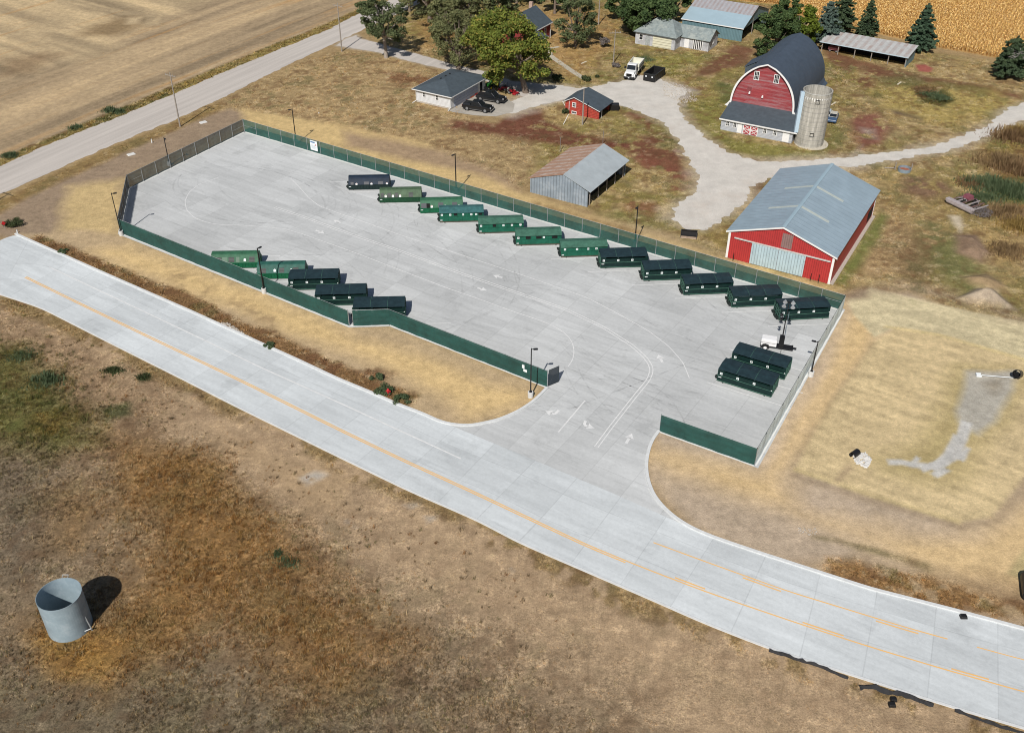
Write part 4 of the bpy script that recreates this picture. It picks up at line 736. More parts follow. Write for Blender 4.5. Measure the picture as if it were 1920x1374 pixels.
# ------------------------------------------------------------------ buildings (one thing each)
redm = mat('barn_red_metal', (.40, .036, .036), .55, .1, .7, ribs=('x', .3)); whit = mat('white_trim', (.72, .72, .71), .6, .06); steelroof = mat('steel_blue_roof', (.27, .345, .40), .38, .10, .5, ribs=('y', 1.1, .07)); doorm = mat('galvanised_door', (.40, .52, .57), .5, .12, .9, ribs=('x', .4), col2=(.28, .33, .34), patch=(1.2, .58, .7)); skyl = mat('fibreglass_skylight', (.42, .46, .43), .6, .1); dark = mat('dark_interior', (.006, .006, .007), .95); stone = mat('foundation_stone', (.42, .38, .33), .9, .25, 3); glass = glassmat()  # dark: near-black that also stands in for shade inside the open sheds
shing = mat('slate_shingles', (.058, .076, .092), .75, .18, 1.2, bm=.2); shing2 = mat('weathered_shingles', (.20, .235, .235), .85, .22, 1.5, col2=(.30, .33, .31), bm=.3); galvw = mat('galvanised_wall', (.24, .29, .34), .5, .2, .5, ribs=('x', .5), col2=(.34, .38, .42), patch=(.5, .5, .7)); rusty = mat('rusted_roof_sheet', (.27, .115, .07), .8, .35, 1.6, col2=(.36, .32, .30), patch=(1.1, .5, .62), ribs=('y', .6, .3)); galvr = mat('galvanised_roof', (.36, .40, .42), .5, .12, .5, col2=(.30, .27, .24), patch=(.9, .6, .75)); woodw = mat('white_wood_siding', (.62, .63, .64), .7, .1, 1.5, ribs=('z', .22, .18)); greyw = mat('grey_wood_siding', (.46, .47, .49), .8, .18, 1.2, ribs=('z', .2, .2), col2=(.34, .34, .35)); brick = mat('red_tile_wall', (.36, .045, .03), .8, .3, 3.5, col2=(.42, .11, .07), patch=(3, .55, .65), ribs=('z', .3, .25)); bluew = mat('blue_grey_metal_wall', (.12, .21, .24), .55, .12, .8, ribs=('x', .35)); blueroof = mat('pale_blue_roof', (.30, .40, .46), .45, .06, .4); rustroof = mat('rust_streaked_roof', (.34, .30, .30), .7, .1, .6, ribs=('x', 1.5, .0), col2=(.25, .16, .13), patch=(.4, .45, .65))
def striped(name, ca, cb, axis, per):
    m, nt, b, L = newmat(name); o, v = ocoord(nt, L); sx = _n(nt, 'SeparateXYZ'); L(o, sx.inputs[0])
    u = math_(nt, L, 'PINGPONG', sx.outputs['xyz'.index(axis)], per/2); f = remap(nt, L, u, per*.2, per*.32)
    n1 = remap(nt, L, noise(nt, L, v, 1.3, 7, .7), .35, .65); f = math_(nt, L, 'MULTIPLY', f, remap(nt, L, noise(nt, L, v, .6, 5), .35, .6, .3, 1))
    L(mixc(nt, L, n1, mixc(nt, L, f, ca, cb), tuple(x*.8 for x in ca)), b.inputs['Base Color']); b.inputs['Roughness'].default_value = .65; return m
def window(par, mb0, mb1, axis='x', frame=None, bars=(1, 1), t=.06):
    """window in the local plane y=const (axis x) or x=const (axis y): corners mb0, mb1, facing outward by sign of t"""
    x0, y0, z0 = mb0; x1, y1, z1 = mb1; f = MB(); g = MB(); e = .11
    def bx(m_, a0, a1, c0, c1, d0, d1):
        if axis == 'x': m_.box(a0, min(y0+d0, y0+d1), c0, a1, max(y0+d0, y0+d1), c1)
        else: m_.box(min(x0+d0, x0+d1), a0, c0, max(x0+d0, x0+d1), a1, c1)
    A0, A1 = (x0, x1) if axis == 'x' else (y0, y1)
    bx(f, A0-e, A0, z0-e, z1+e, 0, t); bx(f, A1, A1+e, z0-e, z1+e, 0, t); bx(f, A0, A1, z1, z1+e, 0, t); bx(f, A0, A1, z0-e, z0, 0, t)
    for i in range(1, bars[0]+1): c = A0+(A1-A0)*i/(bars[0]+1); bx(f, c-.025, c+.025, z0, z1, 0, t*.8)
    for i in range(1, bars[1]+1): c = z0+(z1-z0)*i/(bars[1]+1); bx(f, A0, A1, c-.025, c+.025, 0, t*.6)
    fo = f.build('window', frame or whit, par); bx(g, A0, A1, z0, z1, 0, t*.3); g.build('pane', glass, fo)
# --- red metal machine shed
W, D, E_, R_ = 15.0, 23.85, 4.28, 6.77
t = thing('red_metal_barn', 'big red metal barn with steel-blue roof and pale sliding doors beside the yard fence', 'barn', (30.62, 127.44), -.519)
MB().prismy([(0, 0), (W, 0), (W, E_), (W/2, R_), (0, E_)], 0, D).build('wall', redm, t)
rf = MB().sheet([(-.35, E_-.06), (W/2, R_+.05), (W+.35, E_-.06)], -.25, D+.25, .07).build('roof', steelroof, t)
for y in (7.0, 14.6):
    for s in (-1, 1):
        x0, x1 = (W/2-.25, W/2-4.4); z = lambda x: R_+.05-(W/2-x)*(R_-E_+.11)/(W/2+.35)+.08
        xs_ = [(x, z(x)) for x in (x0, x1)]; pr = [(x if s < 0 else W-x, zz) for x, zz in xs_]; MB().sheet(pr, y, y+.6, .012).build('skylight', skyl, rf)
mb = MB(); mb.sheet([(W/2-.25, R_+.115), (W/2, R_+.16), (W/2+.25, R_+.115)], -.26, D+.26, .02); mb.build('ridge_cap', blueroof, rf)
MB().prismy([(-.38, E_-.22), (W/2, R_-.1), (W+.38, E_-.22), (W+.38, E_+.0), (W/2, R_+.12), (-.38, E_+.0)], -.31, -.255).build('fascia', whit, t)
for x0, x1 in ((-.04, .28), (W-.28, W+.04)): MB().box(x0, -.05, 0, x1, -.003, E_-.2).build('corner_trim', whit, t)
MB().box(W+.003, D-.3, 0, W+.05, D+.03, E_-.2).build('corner_trim', whit, t)
for x0, x1 in ((.235*W, .49*W), (.492*W, .745*W)): MB().box(x0, -.13, .1, x1, -.06, 3.35).build('sliding_door', doorm, t)
MB().box(.06*W, -.2, 3.36, .97*W, -.05, 3.52).build('door_track', mat('door_track', (.5, .52, .5), .6), t)
MB().box(.50*W, -.02, 3.7, .60*W, -.004, 5.9).build('gable_panel', mat('faded_gable_panel', (.24, .15, .14), .6, .1, 1, ribs=('x', .3)), t)
MB().box(W+.004, 0, 0, W+.5, D, .1).build('gravel_strip', mat('eave_gravel', (.42, .37, .32), .9, .2, 4), t)
MB().box(W+.01, D-4.0, .6, W+.06, D-1.2, 2.3).build('open_bay', dark, t)
for x, z in ((.085*W, 1.3), (.83*W, 1.2), (.905*W, 1.4)): p = Matrix.Rotation(-.519, 4, 'Z') @ Vector((x, -.55, 0)); tag(MB().cyl((0, 0, 0), (0, 0, z), .05, n=6).build('bollard_post', blk), 'thin black post in front of the red barn, %s of its sliding doors' % ('left' if x < 3 else 'close right' if x < 13 else 'far right'), 'post').location = (30.62+p.x, 127.44+p.y, 0)
# --- rusty shed
t = thing('rusty_metal_shed', 'open-sided metal shed with half-rusted roof and blue-grey end wall', 'shed', (2.75, 148.39), -.532)
W, D = 10.4, 13.7; eL, pk, eR = (-.3, 2.42), (5.95, 4.52), (10.8, 2.62)
MB().prismy([(0, 0), (10.3, 0), (10.3, 2.5), (5.95, 4.45), (0, 2.45)], 0, .12).build('end_wall', galvw, t); MB().prismy([(0, 0), (10.3, 0), (10.3, 2.5), (5.95, 4.45), (0, 2.45)], D-.12, D).build('end_wall', galvw, t)
MB().box(0, .125, 0, .1, D-.125, 2.4).build('side_wall', galvw, t)
MB().sheet([eL, (2.6, 3.42), pk], -.15, D+.3, .06).build('roof', striped('rust_banded_roof', (.42, .25, .17), (.54, .49, .44), 'y', 1.6), t).data.materials[0]
MB().sheet([pk, eR], -.15, D+.3, .06).build('roof', galvr, t)
for k in range(5): MB().cyl((10.25, .8+k*(D-1.6)/4, 0), (10.25, .8+k*(D-1.6)/4, 2.5), .09, n=8).build('post', wood, t)
MB().box(8.9, .2, 0, 9.0, D-.2, 2.9).build('shade_sheet', dark, t)  # near-black sheet added so the open side reads as deep shade
# --- small red tile shed
t = thing('red_shed', 'small red block shed with slate roof and open dark side, behind a pole', 'shed', (9.73, 182.8), -.51)
W, D = 7.0, 5.4
MB().prismy([(0, 0), (W, 0), (W, 1.75), (1.95, 3.3), (0, 2.3)], 0, .2).build('end_wall', brick, t); MB().box(0, .201, 0, .2, D-.201, 2.2).build('side_wall', brick, t); MB().prismy([(0, 0), (W, 0), (W, 1.75), (1.95, 3.3), (0, 2.3)], D-.2, D).build('end_wall', brick, t)
MB().box(3.6, .25, 0, 3.75, D-.25, 2.3).build('shade_sheet', dark, t); MB().box(W-.2, .201, 0, W, .6, 1.7).build('side_wall', dark, t)  # near-black sheet and wall end stand in for shade in the open side
MB().sheet([(-.45, 2.15), (1.95, 3.4), (W+.35, 1.68)], -.35, D+.35, .08).build('roof', shing, t); MB().prismy([(-.47, 2.08), (1.95, 3.32), (W+.37, 1.6), (W+.37, 1.7), (1.95, 3.42), (-.47, 2.18)], -.40, -.355).build('fascia', whit, t)
window(t, (1.55, -.003, 1.5), (2.15, -.003, 2.2), t=-.06); window(t, (1.5, -.003, .2), (2.3, -.003, .55), t=-.06, bars=(1, 0)); MB().cyl((.85, -.08, .3), (.85, -.08, 2.4), .05, n=6).build('downspout', whit, t)
MB().cyl((-.35, -.3, 2.05), (.0, -.1, 1.4), .06, n=6).build('gutter_elbow', whit, t); MB().cyl((W, 1.2, 0), (W, 1.2, 1.7), .08, n=6).build('post', whit, t)
tag(MB().cyl((0, 0, 0), (1.0, 1.6, 1.35), .05, n=6).build('leaning_rod', whit), 'white rod leaning against the small red shed, left of the window', 'rod').location = at(1056, 234)
tag(MB().box(-.9, -.6, 0, .9, .6, 1.1).tbox(-.95, -.65, 1.1, .95, .65, 1.2, .1, .1, .1).build('shade_box', blk, bevel=.04), 'black box standing in for shade at the back of the small red shed', 'shade box').location = at(1151, 206)  # black box added where the shed's own shade lies
# --- white garage with hip roof
t = thing('white_garage', 'white garage with grey hip roof next to the two black pickups', 'garage', (-18.68, 187.95), -.529)
W, D, E_ = 7.93, 12.44, 2.65
MB().box(0, 0, .3, W, D, E_).build('wall', woodw, t); MB().box(-.02, -.02, 0, W+.02, D+.02, .3).build('foundation', stone, t)
o = .55; rz_ = 4.05; rv = [(-o, -o, E_), (W+o, -o, E_), (W+o, D+o, E_), (-o, D+o, E_), (W/2, 4.0, rz_), (W/2, D-4.0, rz_)]
rf = MB().add(rv, [(0, 1, 4), (1, 2, 5, 4), (2, 3, 5), (3, 0, 4, 5)]).build('roof', shing, t)
mb = MB(); mb.box(-o-.03, -o-.05, E_-.16, W+o+.03, -o, E_+.0); mb.box(W+o, -o, E_-.16, W+o+.05, D+o, E_); mb.box(-o-.05, -o, E_-.16, -o, D+o, E_); mb.box(-o, -o, E_-.14, W+o, D+o, E_-.11); mb.build('eave_trim', whit, t)
for y in (4.3, 5.9, 7.4): MB().tbox(W/2-1.3, y, 3.62, W/2-.95, y+.35, 3.86, .05, .05, .05).build('roof_vent', blk, rf)
window(t, (1.65, -.003, 1.35), (2.2, -.003, 2.15), t=-.06); window(t, (4.6, -.003, 1.3), (5.15, -.003, 2.15), t=-.06)
gdm = mat('garage_door_panel', (.40, .43, .52), .55, .06, 1, ribs=('z', .55, .2))  # blue-grey shade of this side of the garage is put into the door colour
MB().box(W+.003, 1.1, .05, W+.05, 5.2, 2.35).build('garage_door', gdm, t); MB().box(W+.003, 5.45, .05, W+.05, 9.6, 2.35).build('garage_door', gdm, t); MB().box(W+.003, 10.4, .1, W+.05, 11.2, 2.1).build('door', glass, t)
for x, y, dx, dy in ((.05, -.1, -.3, -.9), (W-.05, -.1, .1, -1.0)):
    mb = MB(); mb.cyl((x, y, .35), (x, y, 2.5), .06, n=6); mb.cyl((x, y, .35), (x+dx, y+dy, .06), .06, n=6); mb.build('downspout', whit, t)
# --- blue-grey machine shed, far
t = thing('machine_shed', 'blue-grey metal shed with streaked roof and open end, beyond the old grey garage', 'shed', (38.38, 233.0), -.53)
W, D, E_, R_ = 14.4, 17.5, 2.95, 5.75
MB().box(0, 0, 0, W-.05, .12, E_).build('wall', bluew, t); MB().box(0, D-.12, 0, W-.05, D, E_).build('wall', bluew, t)
MB().prismx([(0.121, 0), (D-.121, 0), (D-.121, E_), (D/2, R_-.1), (.121, E_)], 0, .12).build('end_wall', bluew, t); MB().prismx([(.15, E_-.35), (D-4.5, E_-.1), (D-4.5, 0), (D-.121, 0), (D-.121, E_), (D/2, R_-.1), (.13, E_)], W-.15, W-.03).build('end_wall', bluew, t)
MB().box(W-3, .3, 0, W-2.9, D-.4, 2.9).build('shade_backing', dark, t); MB().box(W-.12, 6.6, 0, W-.0, 6.85, 3.6).build('post', wood, t)  # first box: near-black sheet added as the shade in the open end
lower = MB(); lower.sheet([(-.3, E_-.05), (D*.27, E_+(R_-E_)*.54)], -.25, W+.2, .06); lower.v = [(y, x, z) for x, y, z in lower.v]; lower.build('roof', blueroof, t)
up = MB(); up.sheet([(D*.27, E_+(R_-E_)*.54+.02), (D/2, R_), (D+.3, E_-.05)], -.25, W+.2, .06); up.v = [(y, x, z) for x, y, z in up.v]; up.build('roof', striped('rust_streaked_sheet', (.36, .36, .38), (.27, .19, .17), 'x', 1.0), t)
MB().box(-.26, -.36, E_-.14, W+.22, -.305, E_+.04).build('gutter', whit, t)
# --- old grey garage, two wings
t = thing('old_garage', 'old pale wooden garage with worn grey shingles, two wings and a cream overhead door', 'garage', (26.89, 224.19), -.53)
W, D, E_ = 9.4, 8.0, 2.75
MB().box(0, 0, 0, W, D, E_).build('wall', greyw, t); o = .4
MB().add([(-o, -o, E_-.02), (W+o, -o, E_-.02), (W+o, D+o, E_-.02), (-o, D+o, E_-.02), (3.4, D/2, 5.3), (W-2.6, D/2, 5.3)], [(0, 1, 5, 4), (1, 2, 5), (2, 3, 4, 5), (3, 0, 4)]).build('roof', shing2, t)
MB().box(-o, -o-.03, E_-.18, W+o, -o, E_-.03).build('fascia', mat('dark_fascia', (.08, .09, .09), .8), t)
MB().box(4.2, -.06, .05, 8.6, -.003, 2.3).build('overhead_door', mat('cream_overhead_door', (.60, .58, .44), .6, .06, 1, ribs=('z', .55, .15)), t); window(t, (1.0, -.003, 1.1), (1.75, -.003, 2.2), t=-.06, bars=(0, 1)); MB().box(2.4, -.06, .1, 3.5, -.003, 2.1).build('door', mat('worn_grey_door', (.30, .32, .32), .7, .3, 3), t)
e_, n_ = Vector((math.cos(-.53), math.sin(-.53), 0)), Vector((math.sin(.53), math.cos(.53), 0)); o2 = e_*9.8+n_*1.6
MB().prismx([(3.0, 0), (8.4, 0), (8.4, 2.4), (5.7, 4.0), (3.0, 2.4)], W+.003, W+6.6).build('side_wing', greyw, t); mb = MB(); mb.sheet([(2.6, 2.28), (5.7, 4.08), (8.8, 2.28)], W-2.2, W+7.0, .08); mb.v = [(y, x, z) for x, y, z in mb.v]; mb.build('roof', shing2, t)
MB().box(W+1.0, 2.94, .1, W+2.1, 2.997, 2.1).build('door', whit, t)
mb = MB()
for k in range(6): mb.box(W+3.0+k*.42, 2.93, .1, W+3.18+k*.42, 2.99, 2.15)
mb.box(W+2.9, 2.91, 2.15, W+5.4, 2.995, 2.28); mb.build('slatted_door', whit, t); MB().box(W+2.95, 2.98, .1, W+5.3, 2.998, 2.15).build('door_opening', dark, t); window(t, (W+6.603, 5.4, 1.1), (W+6.603, 6.0, 1.9), axis='y')
# --- long open shed
t = thing('open_pole_shed', 'long low open-fronted shed with rust-striped roof in front of the corn', 'shed', (66.9, 219.3), -.585)
W, D = 18.3, 6.2
MB().box(0, D-.12, 0, W, D, 2.9).build('back_wall', galvw, t); MB().prismx([(0, 0), (D-.121, 0), (D-.121, 2.85), (0, 2.2)], W-.1, W).build('end_wall', bluew, t); MB().box(.2, 3.0, 0, W-.2, 3.1, 2.3).build('shade_backing', dark, t)  # last box: near-black sheet painted as the shade under the roof
mb = MB(); mb.sheet([(-.5, 2.25), (D+.2, 2.95)], -.4, W+.35, .06); mb.v = [(y, x, z) for x, y, z in mb.v]; mb.build('roof', striped('rust_striped_sheet', (.48, .48, .47), (.33, .24, .21), 'x', 1.55), t); MB().box(-.4, -.55, 2.12, W+.35, -.505, 2.3).build('fascia', mat('pale_blue_fascia', (.42, .52, .58), .6), t)
for k in range(6):
    mb = MB(); x = .15+k*(W-.3)/5; mb.box(x-.08, -.1, 0, x+.08, .06, 2.2); mb.build('post', wood, t); mb = MB(); mb.cyl((x, -.02, 1.6), (x+.5, -.02, 2.2), .05, n=5).build('knee_brace', wood, t); MB().cyl((x, -.02, 1.6), (x-.5, -.02, 2.2), .05, n=5).build('knee_brace', wood, t)
# --- gothic-arch barn with lean-to
t = thing('gothic_barn', 'weathered red barn with arched slate roof, white trim and grey lean-to beside the silo', 'barn', (37.68, 174.93), -.501)
W, HE, DD, ZT, HP, LB, xa, xb = 14.04, 2.19, 5.3, 3.58, 11.47, 19.97, -.13, 11.45
lw = mat('leanto_grey_siding', (.40, .42, .45), .75, .1, 1.2, ribs=('z', .25, .15)); arch = []
cx_, hw = (xa+xb)/2, (xb-xa)/2
for k in range(15):
    u = k/14; zz = ZT-.3+(HP-ZT+.3)*u; half = hw*(1-u**2.35)**.72 if u < 1 else 0; arch.append((half, zz))
arch[0] = (hw*1.0, ZT-.3); left = [(cx_-h, z) for h, z in arch]; right = [(cx_+h, z) for h, z in arch[::-1]][1:]; prof = left+right
bred, nt, b, L = newmat('weathered_red_boards'); o, v = ocoord(nt, L); ms = _n(nt, 'Mapping'); ms.inputs['Scale'].default_value = (.22, .22, 2.6); L(v, ms.inputs[0])
c = mixc(nt, L, remap(nt, L, noise(nt, L, ms.outputs[0], 1.3, 9, .75), .35, .65), (.20, .022, .028), (.33, .05, .055)); c = mixc(nt, L, remap(nt, L, noise(nt, L, ms.outputs[0], .8, 9, .8), .48, .62, 0, .8), c, (.30, .20, .21)); L(c, b.inputs['Base Color']); b.inputs['Roughness'].default_value = .85
MB().prismy([(xa, 0)]+prof+[(xb, 0)], DD, DD+LB).build('wall', bred, t)
fl = [(xa-1.0, ZT-.75), (xa-.45, ZT-.35)]; fr = [(xb+.45, ZT-.35), (xb+1.0, ZT-.75)]
rf = MB().sheet(fl+[(cx_-h*1.02-.02, z+.03) for h, z in arch[1:]]+[(cx_+h*1.02+.02, z+.03) for h, z in arch[::-1][1:-1]]+fr, DD-.55, DD+LB+.3, .09).build('roof', mat('barn_slate_shingles', (.055, .075, .105), .7, .12, .7, bm=.15), t, smooth=False)
tr = MB(); pts = fl+[(cx_-h*1.0, z) for h, z in arch[1:]]+[(cx_+h*1.0, z) for h, z in arch[::-1][1:-1]]+fr; outer = [(cx_+(x-cx_)*1.03, z+.1) for x, z in pts]; inner = [(cx_+(x-cx_)*.978, z-.14) for x, z in pts]; outer[0] = (xa-1.05, ZT-.65); outer[-1] = (xb+1.05, ZT-.65); inner[0] = (xa-.1, ZT-.9); inner[-1] = (xb+.1, ZT-.9)
V = [(x, y, z) for y in (DD-.62, DD-.5) for x, z in outer]; n = len(outer); V += [(x, y, z) for y in (DD-.62, DD-.5) for x, z in inner]
F = []
for i in range(n-1): F += [(i, i+1, 2*n+i+1, 2*n+i), (n+i, 3*n+i, 3*n+i+1, n+i+1), (i, n+i, n+i+1, i+1), (2*n+i, 2*n+i+1, 3*n+i+1, 3*n+i)]
tr.add(V, F).build('bargeboard', whit, t)
for x in (cx_-2.2, cx_+1.45): window(t, (x, DD-.003, 8.35), (x+.75, DD-.003, 9.75), t=-.08, bars=(2, 1))
for x, z in ((cx_-.35, 5.3), (cx_-2.8, 5.6)): MB().tbox(x, DD-.3, z, x+.3, DD-.003, z+.4, .05, .05, .0).build('vent_hood', whit, t)
MB().box(cx_-3.2, DD-.02, 5.9, cx_-2.4, DD-.004, 6.8).build('hatch', mat('faded_hatch', (.20, .05, .055), .9, .3, 2), t)
MB().prismx([(0, 0), (DD-.003, 0), (DD-.003, ZT-.1), (0, HE)], 0, W-.9).build('leanto_wall', lw, t)
mb = MB(); mb.sheet([(-.35, HE-.05), (DD-.0, ZT+.05)], -.3, W-.15, .08); mb.v = [(y, x, z) for x, y, z in mb.v]; mb.build('leanto_roof', shing, t); MB().box(-.32, -.42, HE-.17, W-.12, -.355, HE+.06).build('gutter', whit, t)
for x in (1.0, 2.35, 7.9, 9.75): window(t, (x, -.003, 1.0), (x+.5, -.003, 1.75), t=-.06)
MB().box(3.1, -.06, .1, 3.95, -.003, 1.95).build('door', whit, t); MB().box(11.4, -.06, .1, 12.6, -.003, 1.85).build('door', whit, t)
for x in (4.25, 5.6):
    d = MB().box(x, -.08, .15, x+1.25, -.003, 1.95).build('barn_door', mat('barn_door_red', (.34, .04, .05), .7), t); mb = MB()
    for z0, z1 in ((.15, 1.05), (1.05, 1.95)):
        for s in (0, 1): a_, b_ = ((x+.08, z0+.08), (x+1.17, z1-.08)) if s else ((x+1.17, z0+.08), (x+.08, z1-.08)); mb.cyl((a_[0], -.1, a_[1]), (b_[0], -.1, b_[1]), .05, n=4)
    mb.box(x-.07, -.11, .1, x+.06, -.081, 2.0); mb.box(x+1.19, -.11, .1, x+1.32, -.081, 2.0); mb.box(x+.06, -.112, 1.9, x+1.19, -.082, 2.03); mb.box(x+.06, -.112, .98, x+1.19, -.082, 1.1); mb.build('door_bracing', whit, d)
MB().prismy([(-2.0, 0), (xa-.02, 0), (xa-.02, 7.2), (-2.0, 5.9)], 18.0, 22.6).build('side_leanto', shing, t); MB().sheet([(-2.25, 5.85), (1.3, 8.0)], 17.8, 22.9, .08).build('side_leanto_roof', MATS['barn_slate_shingles'], t)

# --- silo
t = thing('silo', 'roofless grey concrete silo with white drips below its rim, beside the arched barn', 'silo', (52.35, 168.95, 0))
sm, nt, b, L = newmat('silo_staves'); o, v = ocoord(nt, L); ms = _n(nt, 'Mapping'); ms.inputs['Scale'].default_value = (1.6, 1.6, .12); L(v, ms.inputs[0])
c = mixc(nt, L, remap(nt, L, noise(nt, L, ms.outputs[0], 1.6, 8, .75), .35, .65), C(142, 139, 130), C(200, 196, 186)); sx = _n(nt, 'SeparateXYZ'); L(o, sx.inputs[0])
u = math_(nt, L, 'PINGPONG', sx.outputs[2], .38); c = mixc(nt, L, remap(nt, L, u, .33, .38, 0, .3), c, (.1, .1, .1)); L(c, b.inputs['Base Color']); b.inputs['Roughness'].default_value = .9; bump(nt, L, b, noise(nt, L, v, 6, 5), .3, .05)
n = 40; H_, r = 9.7, 2.5; V = []; F = []
for z, rr in ((0, r), (H_, r), (H_, r-.18), (.4, r-.18)): V += [(rr*math.cos(2*math.pi*i/n), rr*math.sin(2*math.pi*i/n), z) for i in range(n)]
for k in range(3): F += [(k*n+i, k*n+(i+1) % n, (k+1)*n+(i+1) % n, (k+1)*n+i) for i in range(n)]
V.append((0, 0, 3.0)); F += [(3*n+i, 3*n+(i+1) % n, 4*n) for i in range(n)]
MB().add(V, F).build('wall', sm, t)
for k in range(11): MB().cyl((0, 0, .6+k*.82), (0, 0, .64+k*.82), r+.02, n=40, cap=False).build('hoop', mat('silo_hoop', (.22, .22, .22), .7), t)
MB().cyl((0, 0, H_-.14), (0, 0, H_-.02), r+.05, n=40, cap=False).build('rim', mat('silo_rim', (.5, .5, .47), .8), t)
mb = MB(); rs = np.random.RandomState(3)
for k in range(17): a = -2.7+k*.17; ln = .25+.45*rs.rand(); p0_, p1_ = a, a+.09; rr = r+.035; mb.face([(rr*math.cos(p0_), rr*math.sin(p0_), H_-.75), (rr*math.cos(p1_), rr*math.sin(p1_), H_-.75), (rr*math.cos(p1_-.02), rr*math.sin(p1_-.02), H_-.75-ln*.6), (rr*math.cos((p0_+p1_)/2), rr*math.sin((p0_+p1_)/2), H_-.75-ln), (rr*math.cos(p0_+.02), rr*math.sin(p0_+.02), H_-.75-ln*.7)])
mb.build('lime_drips', mat('lime_white', (.74, .74, .71), .9), t)
for z in (2.2, 8.1):
    mb = MB(); a = -1.75; c0 = Vector((math.cos(a), math.sin(a), 0)); s0 = Vector((-c0.y, c0.x, 0)); q = [c0*(r+.05)+s0*x+Vector((0, 0, zz)) for x, zz in ((-.3, z), (.3, z), (.3, z+.6), (-.3, z+.6))]; q2 = [p+c0*.04 for p in q]
    for i in range(4): mb.cyl(q2[i], q2[(i+1) % 4], .05, n=5)
    fo = mb.build('hatch', blk, t)
MB().prismz([(-3.05, -.75), (-2.42, -.75), (-2.42, -.1), (-3.05, -.1)], 2.2, 9.5).build('chute', mat('pale_blue_chute', (.42, .54, .64), .6, .08), t)
mb = MB(); mb.cyl((0, 0, 0), (0, 0, .12), 2.95, n=30); o = mb.build('silo_pad', mat('silo_pad_concrete', (.48, .44, .36), .9, .2, 2)); o.location = (52.75, 168.75, 0); struct(o)
# --- farmhouse with porch
t = thing('farmhouse', 'red farmhouse with slate roof and white glazed porch, half hidden by the yellow-green tree', 'house', (8.11, 228.06), -.53)
redb = mat('house_red_siding', (.22, .03, .03), .8, .15, 2, ribs=('z', .2, .2))
MB().prismy([(-8, 0), (0, 0), (0, 3.55), (-4, 6.3), (-8, 3.55)], -10.5, 0).build('wall', redb, t); MB().sheet([(-8.4, 3.35), (-4, 6.35), (.4, 3.35)], -10.9, .4, .1).build('roof', shing, t)
MB().box(.4, -10.9, 3.22, .47, .4, 3.42).build('gutter', whit, t); MB().cyl((.12, -.1, 0), (.12, -.1, 3.3), .07, n=6).build('downspout', whit, t); MB().box(-5.6, .1, 0, -4.8, .7, 7.0).build('chimney', mat('chimney_brick', (.42, .30, .24), .9, .2, 3), t); MB().cyl((-1.9, -7.2, 4.9), (-1.9, -7.2, 5.9), .06, n=6).build('vent_pipe', whit, t)
window(t, (.003, -2.6, 1.2), (.003, -2.0, 2.6), axis='y')
MB().box(.003, -10.4, 0, 2.6, -6.2, .95).build('porch_base', woodw, t); MB().prismy([(.003, 2.95), (2.9, 2.3), (2.9, 2.42), (.003, 3.1)], -10.7, -5.9).build('porch_roof', shing, t)
for y in np.linspace(-10.32, -6.3, 5): MB().box(2.42, y-.09, .951, 2.6, y+.09, 2.3).build('porch_post', whit, t)
MB().box(2.62, -10.7, 2.18, 2.95, -5.9, 2.295).build('porch_fascia', whit, t); MB().box(2.45, -10.2, .96, 2.5, -6.4, 2.25).build('porch_glazing', glass, t); MB().box(2.61, -9.4, 0, 3.6, -8.0, .45).build('porch_step', conc, t)
# ------------------------------------------------------------------ vehicles and small things
bpaint = mat('black_car_paint', (.010, .011, .013), .22, .05, 1, spec=.6); tyre = mat('tyre_rubber', (.018, .018, .018), .9); rim = mat('alloy_rim', (.32, .33, .34), .35, .05, metal=.6); wpaint = mat('white_truck_paint', (.68, .69, .69), .4, .05, 1); chrome = mat('chrome_trim', (.5, .5, .5), .2, .05, metal=.9); hlm = mat('headlight_glass', (.55, .57, .58), .15, .05); glass = glassmat(); gren = mat('tractor_green', (.012, .10, .012), .4, .08); yelw = mat('tractor_yellow', (.62, .46, .02), .45, .06); redp = mat('machine_red', (.30, .012, .018), .4, .1); orng = mat('orange_plastic', (.65, .11, .03), .6, .05); redh = mat('hydrant_red', (.42, .012, .018), .5, .1)
def wheel(par, x, y, r, wd, rm=rim, name='wheel'):
    o = MB().cyl((x, y-wd/2, r), (x, y+wd/2, r), r, n=20).build(name, tyre, par, bevel=.02); s = 1 if y > 0 else -1
    MB().cyl((x, y+s*wd/2, r), (x, y+s*(wd/2+.015), r), r*.62, r*.5, n=16).build('rim', rm, o); return o
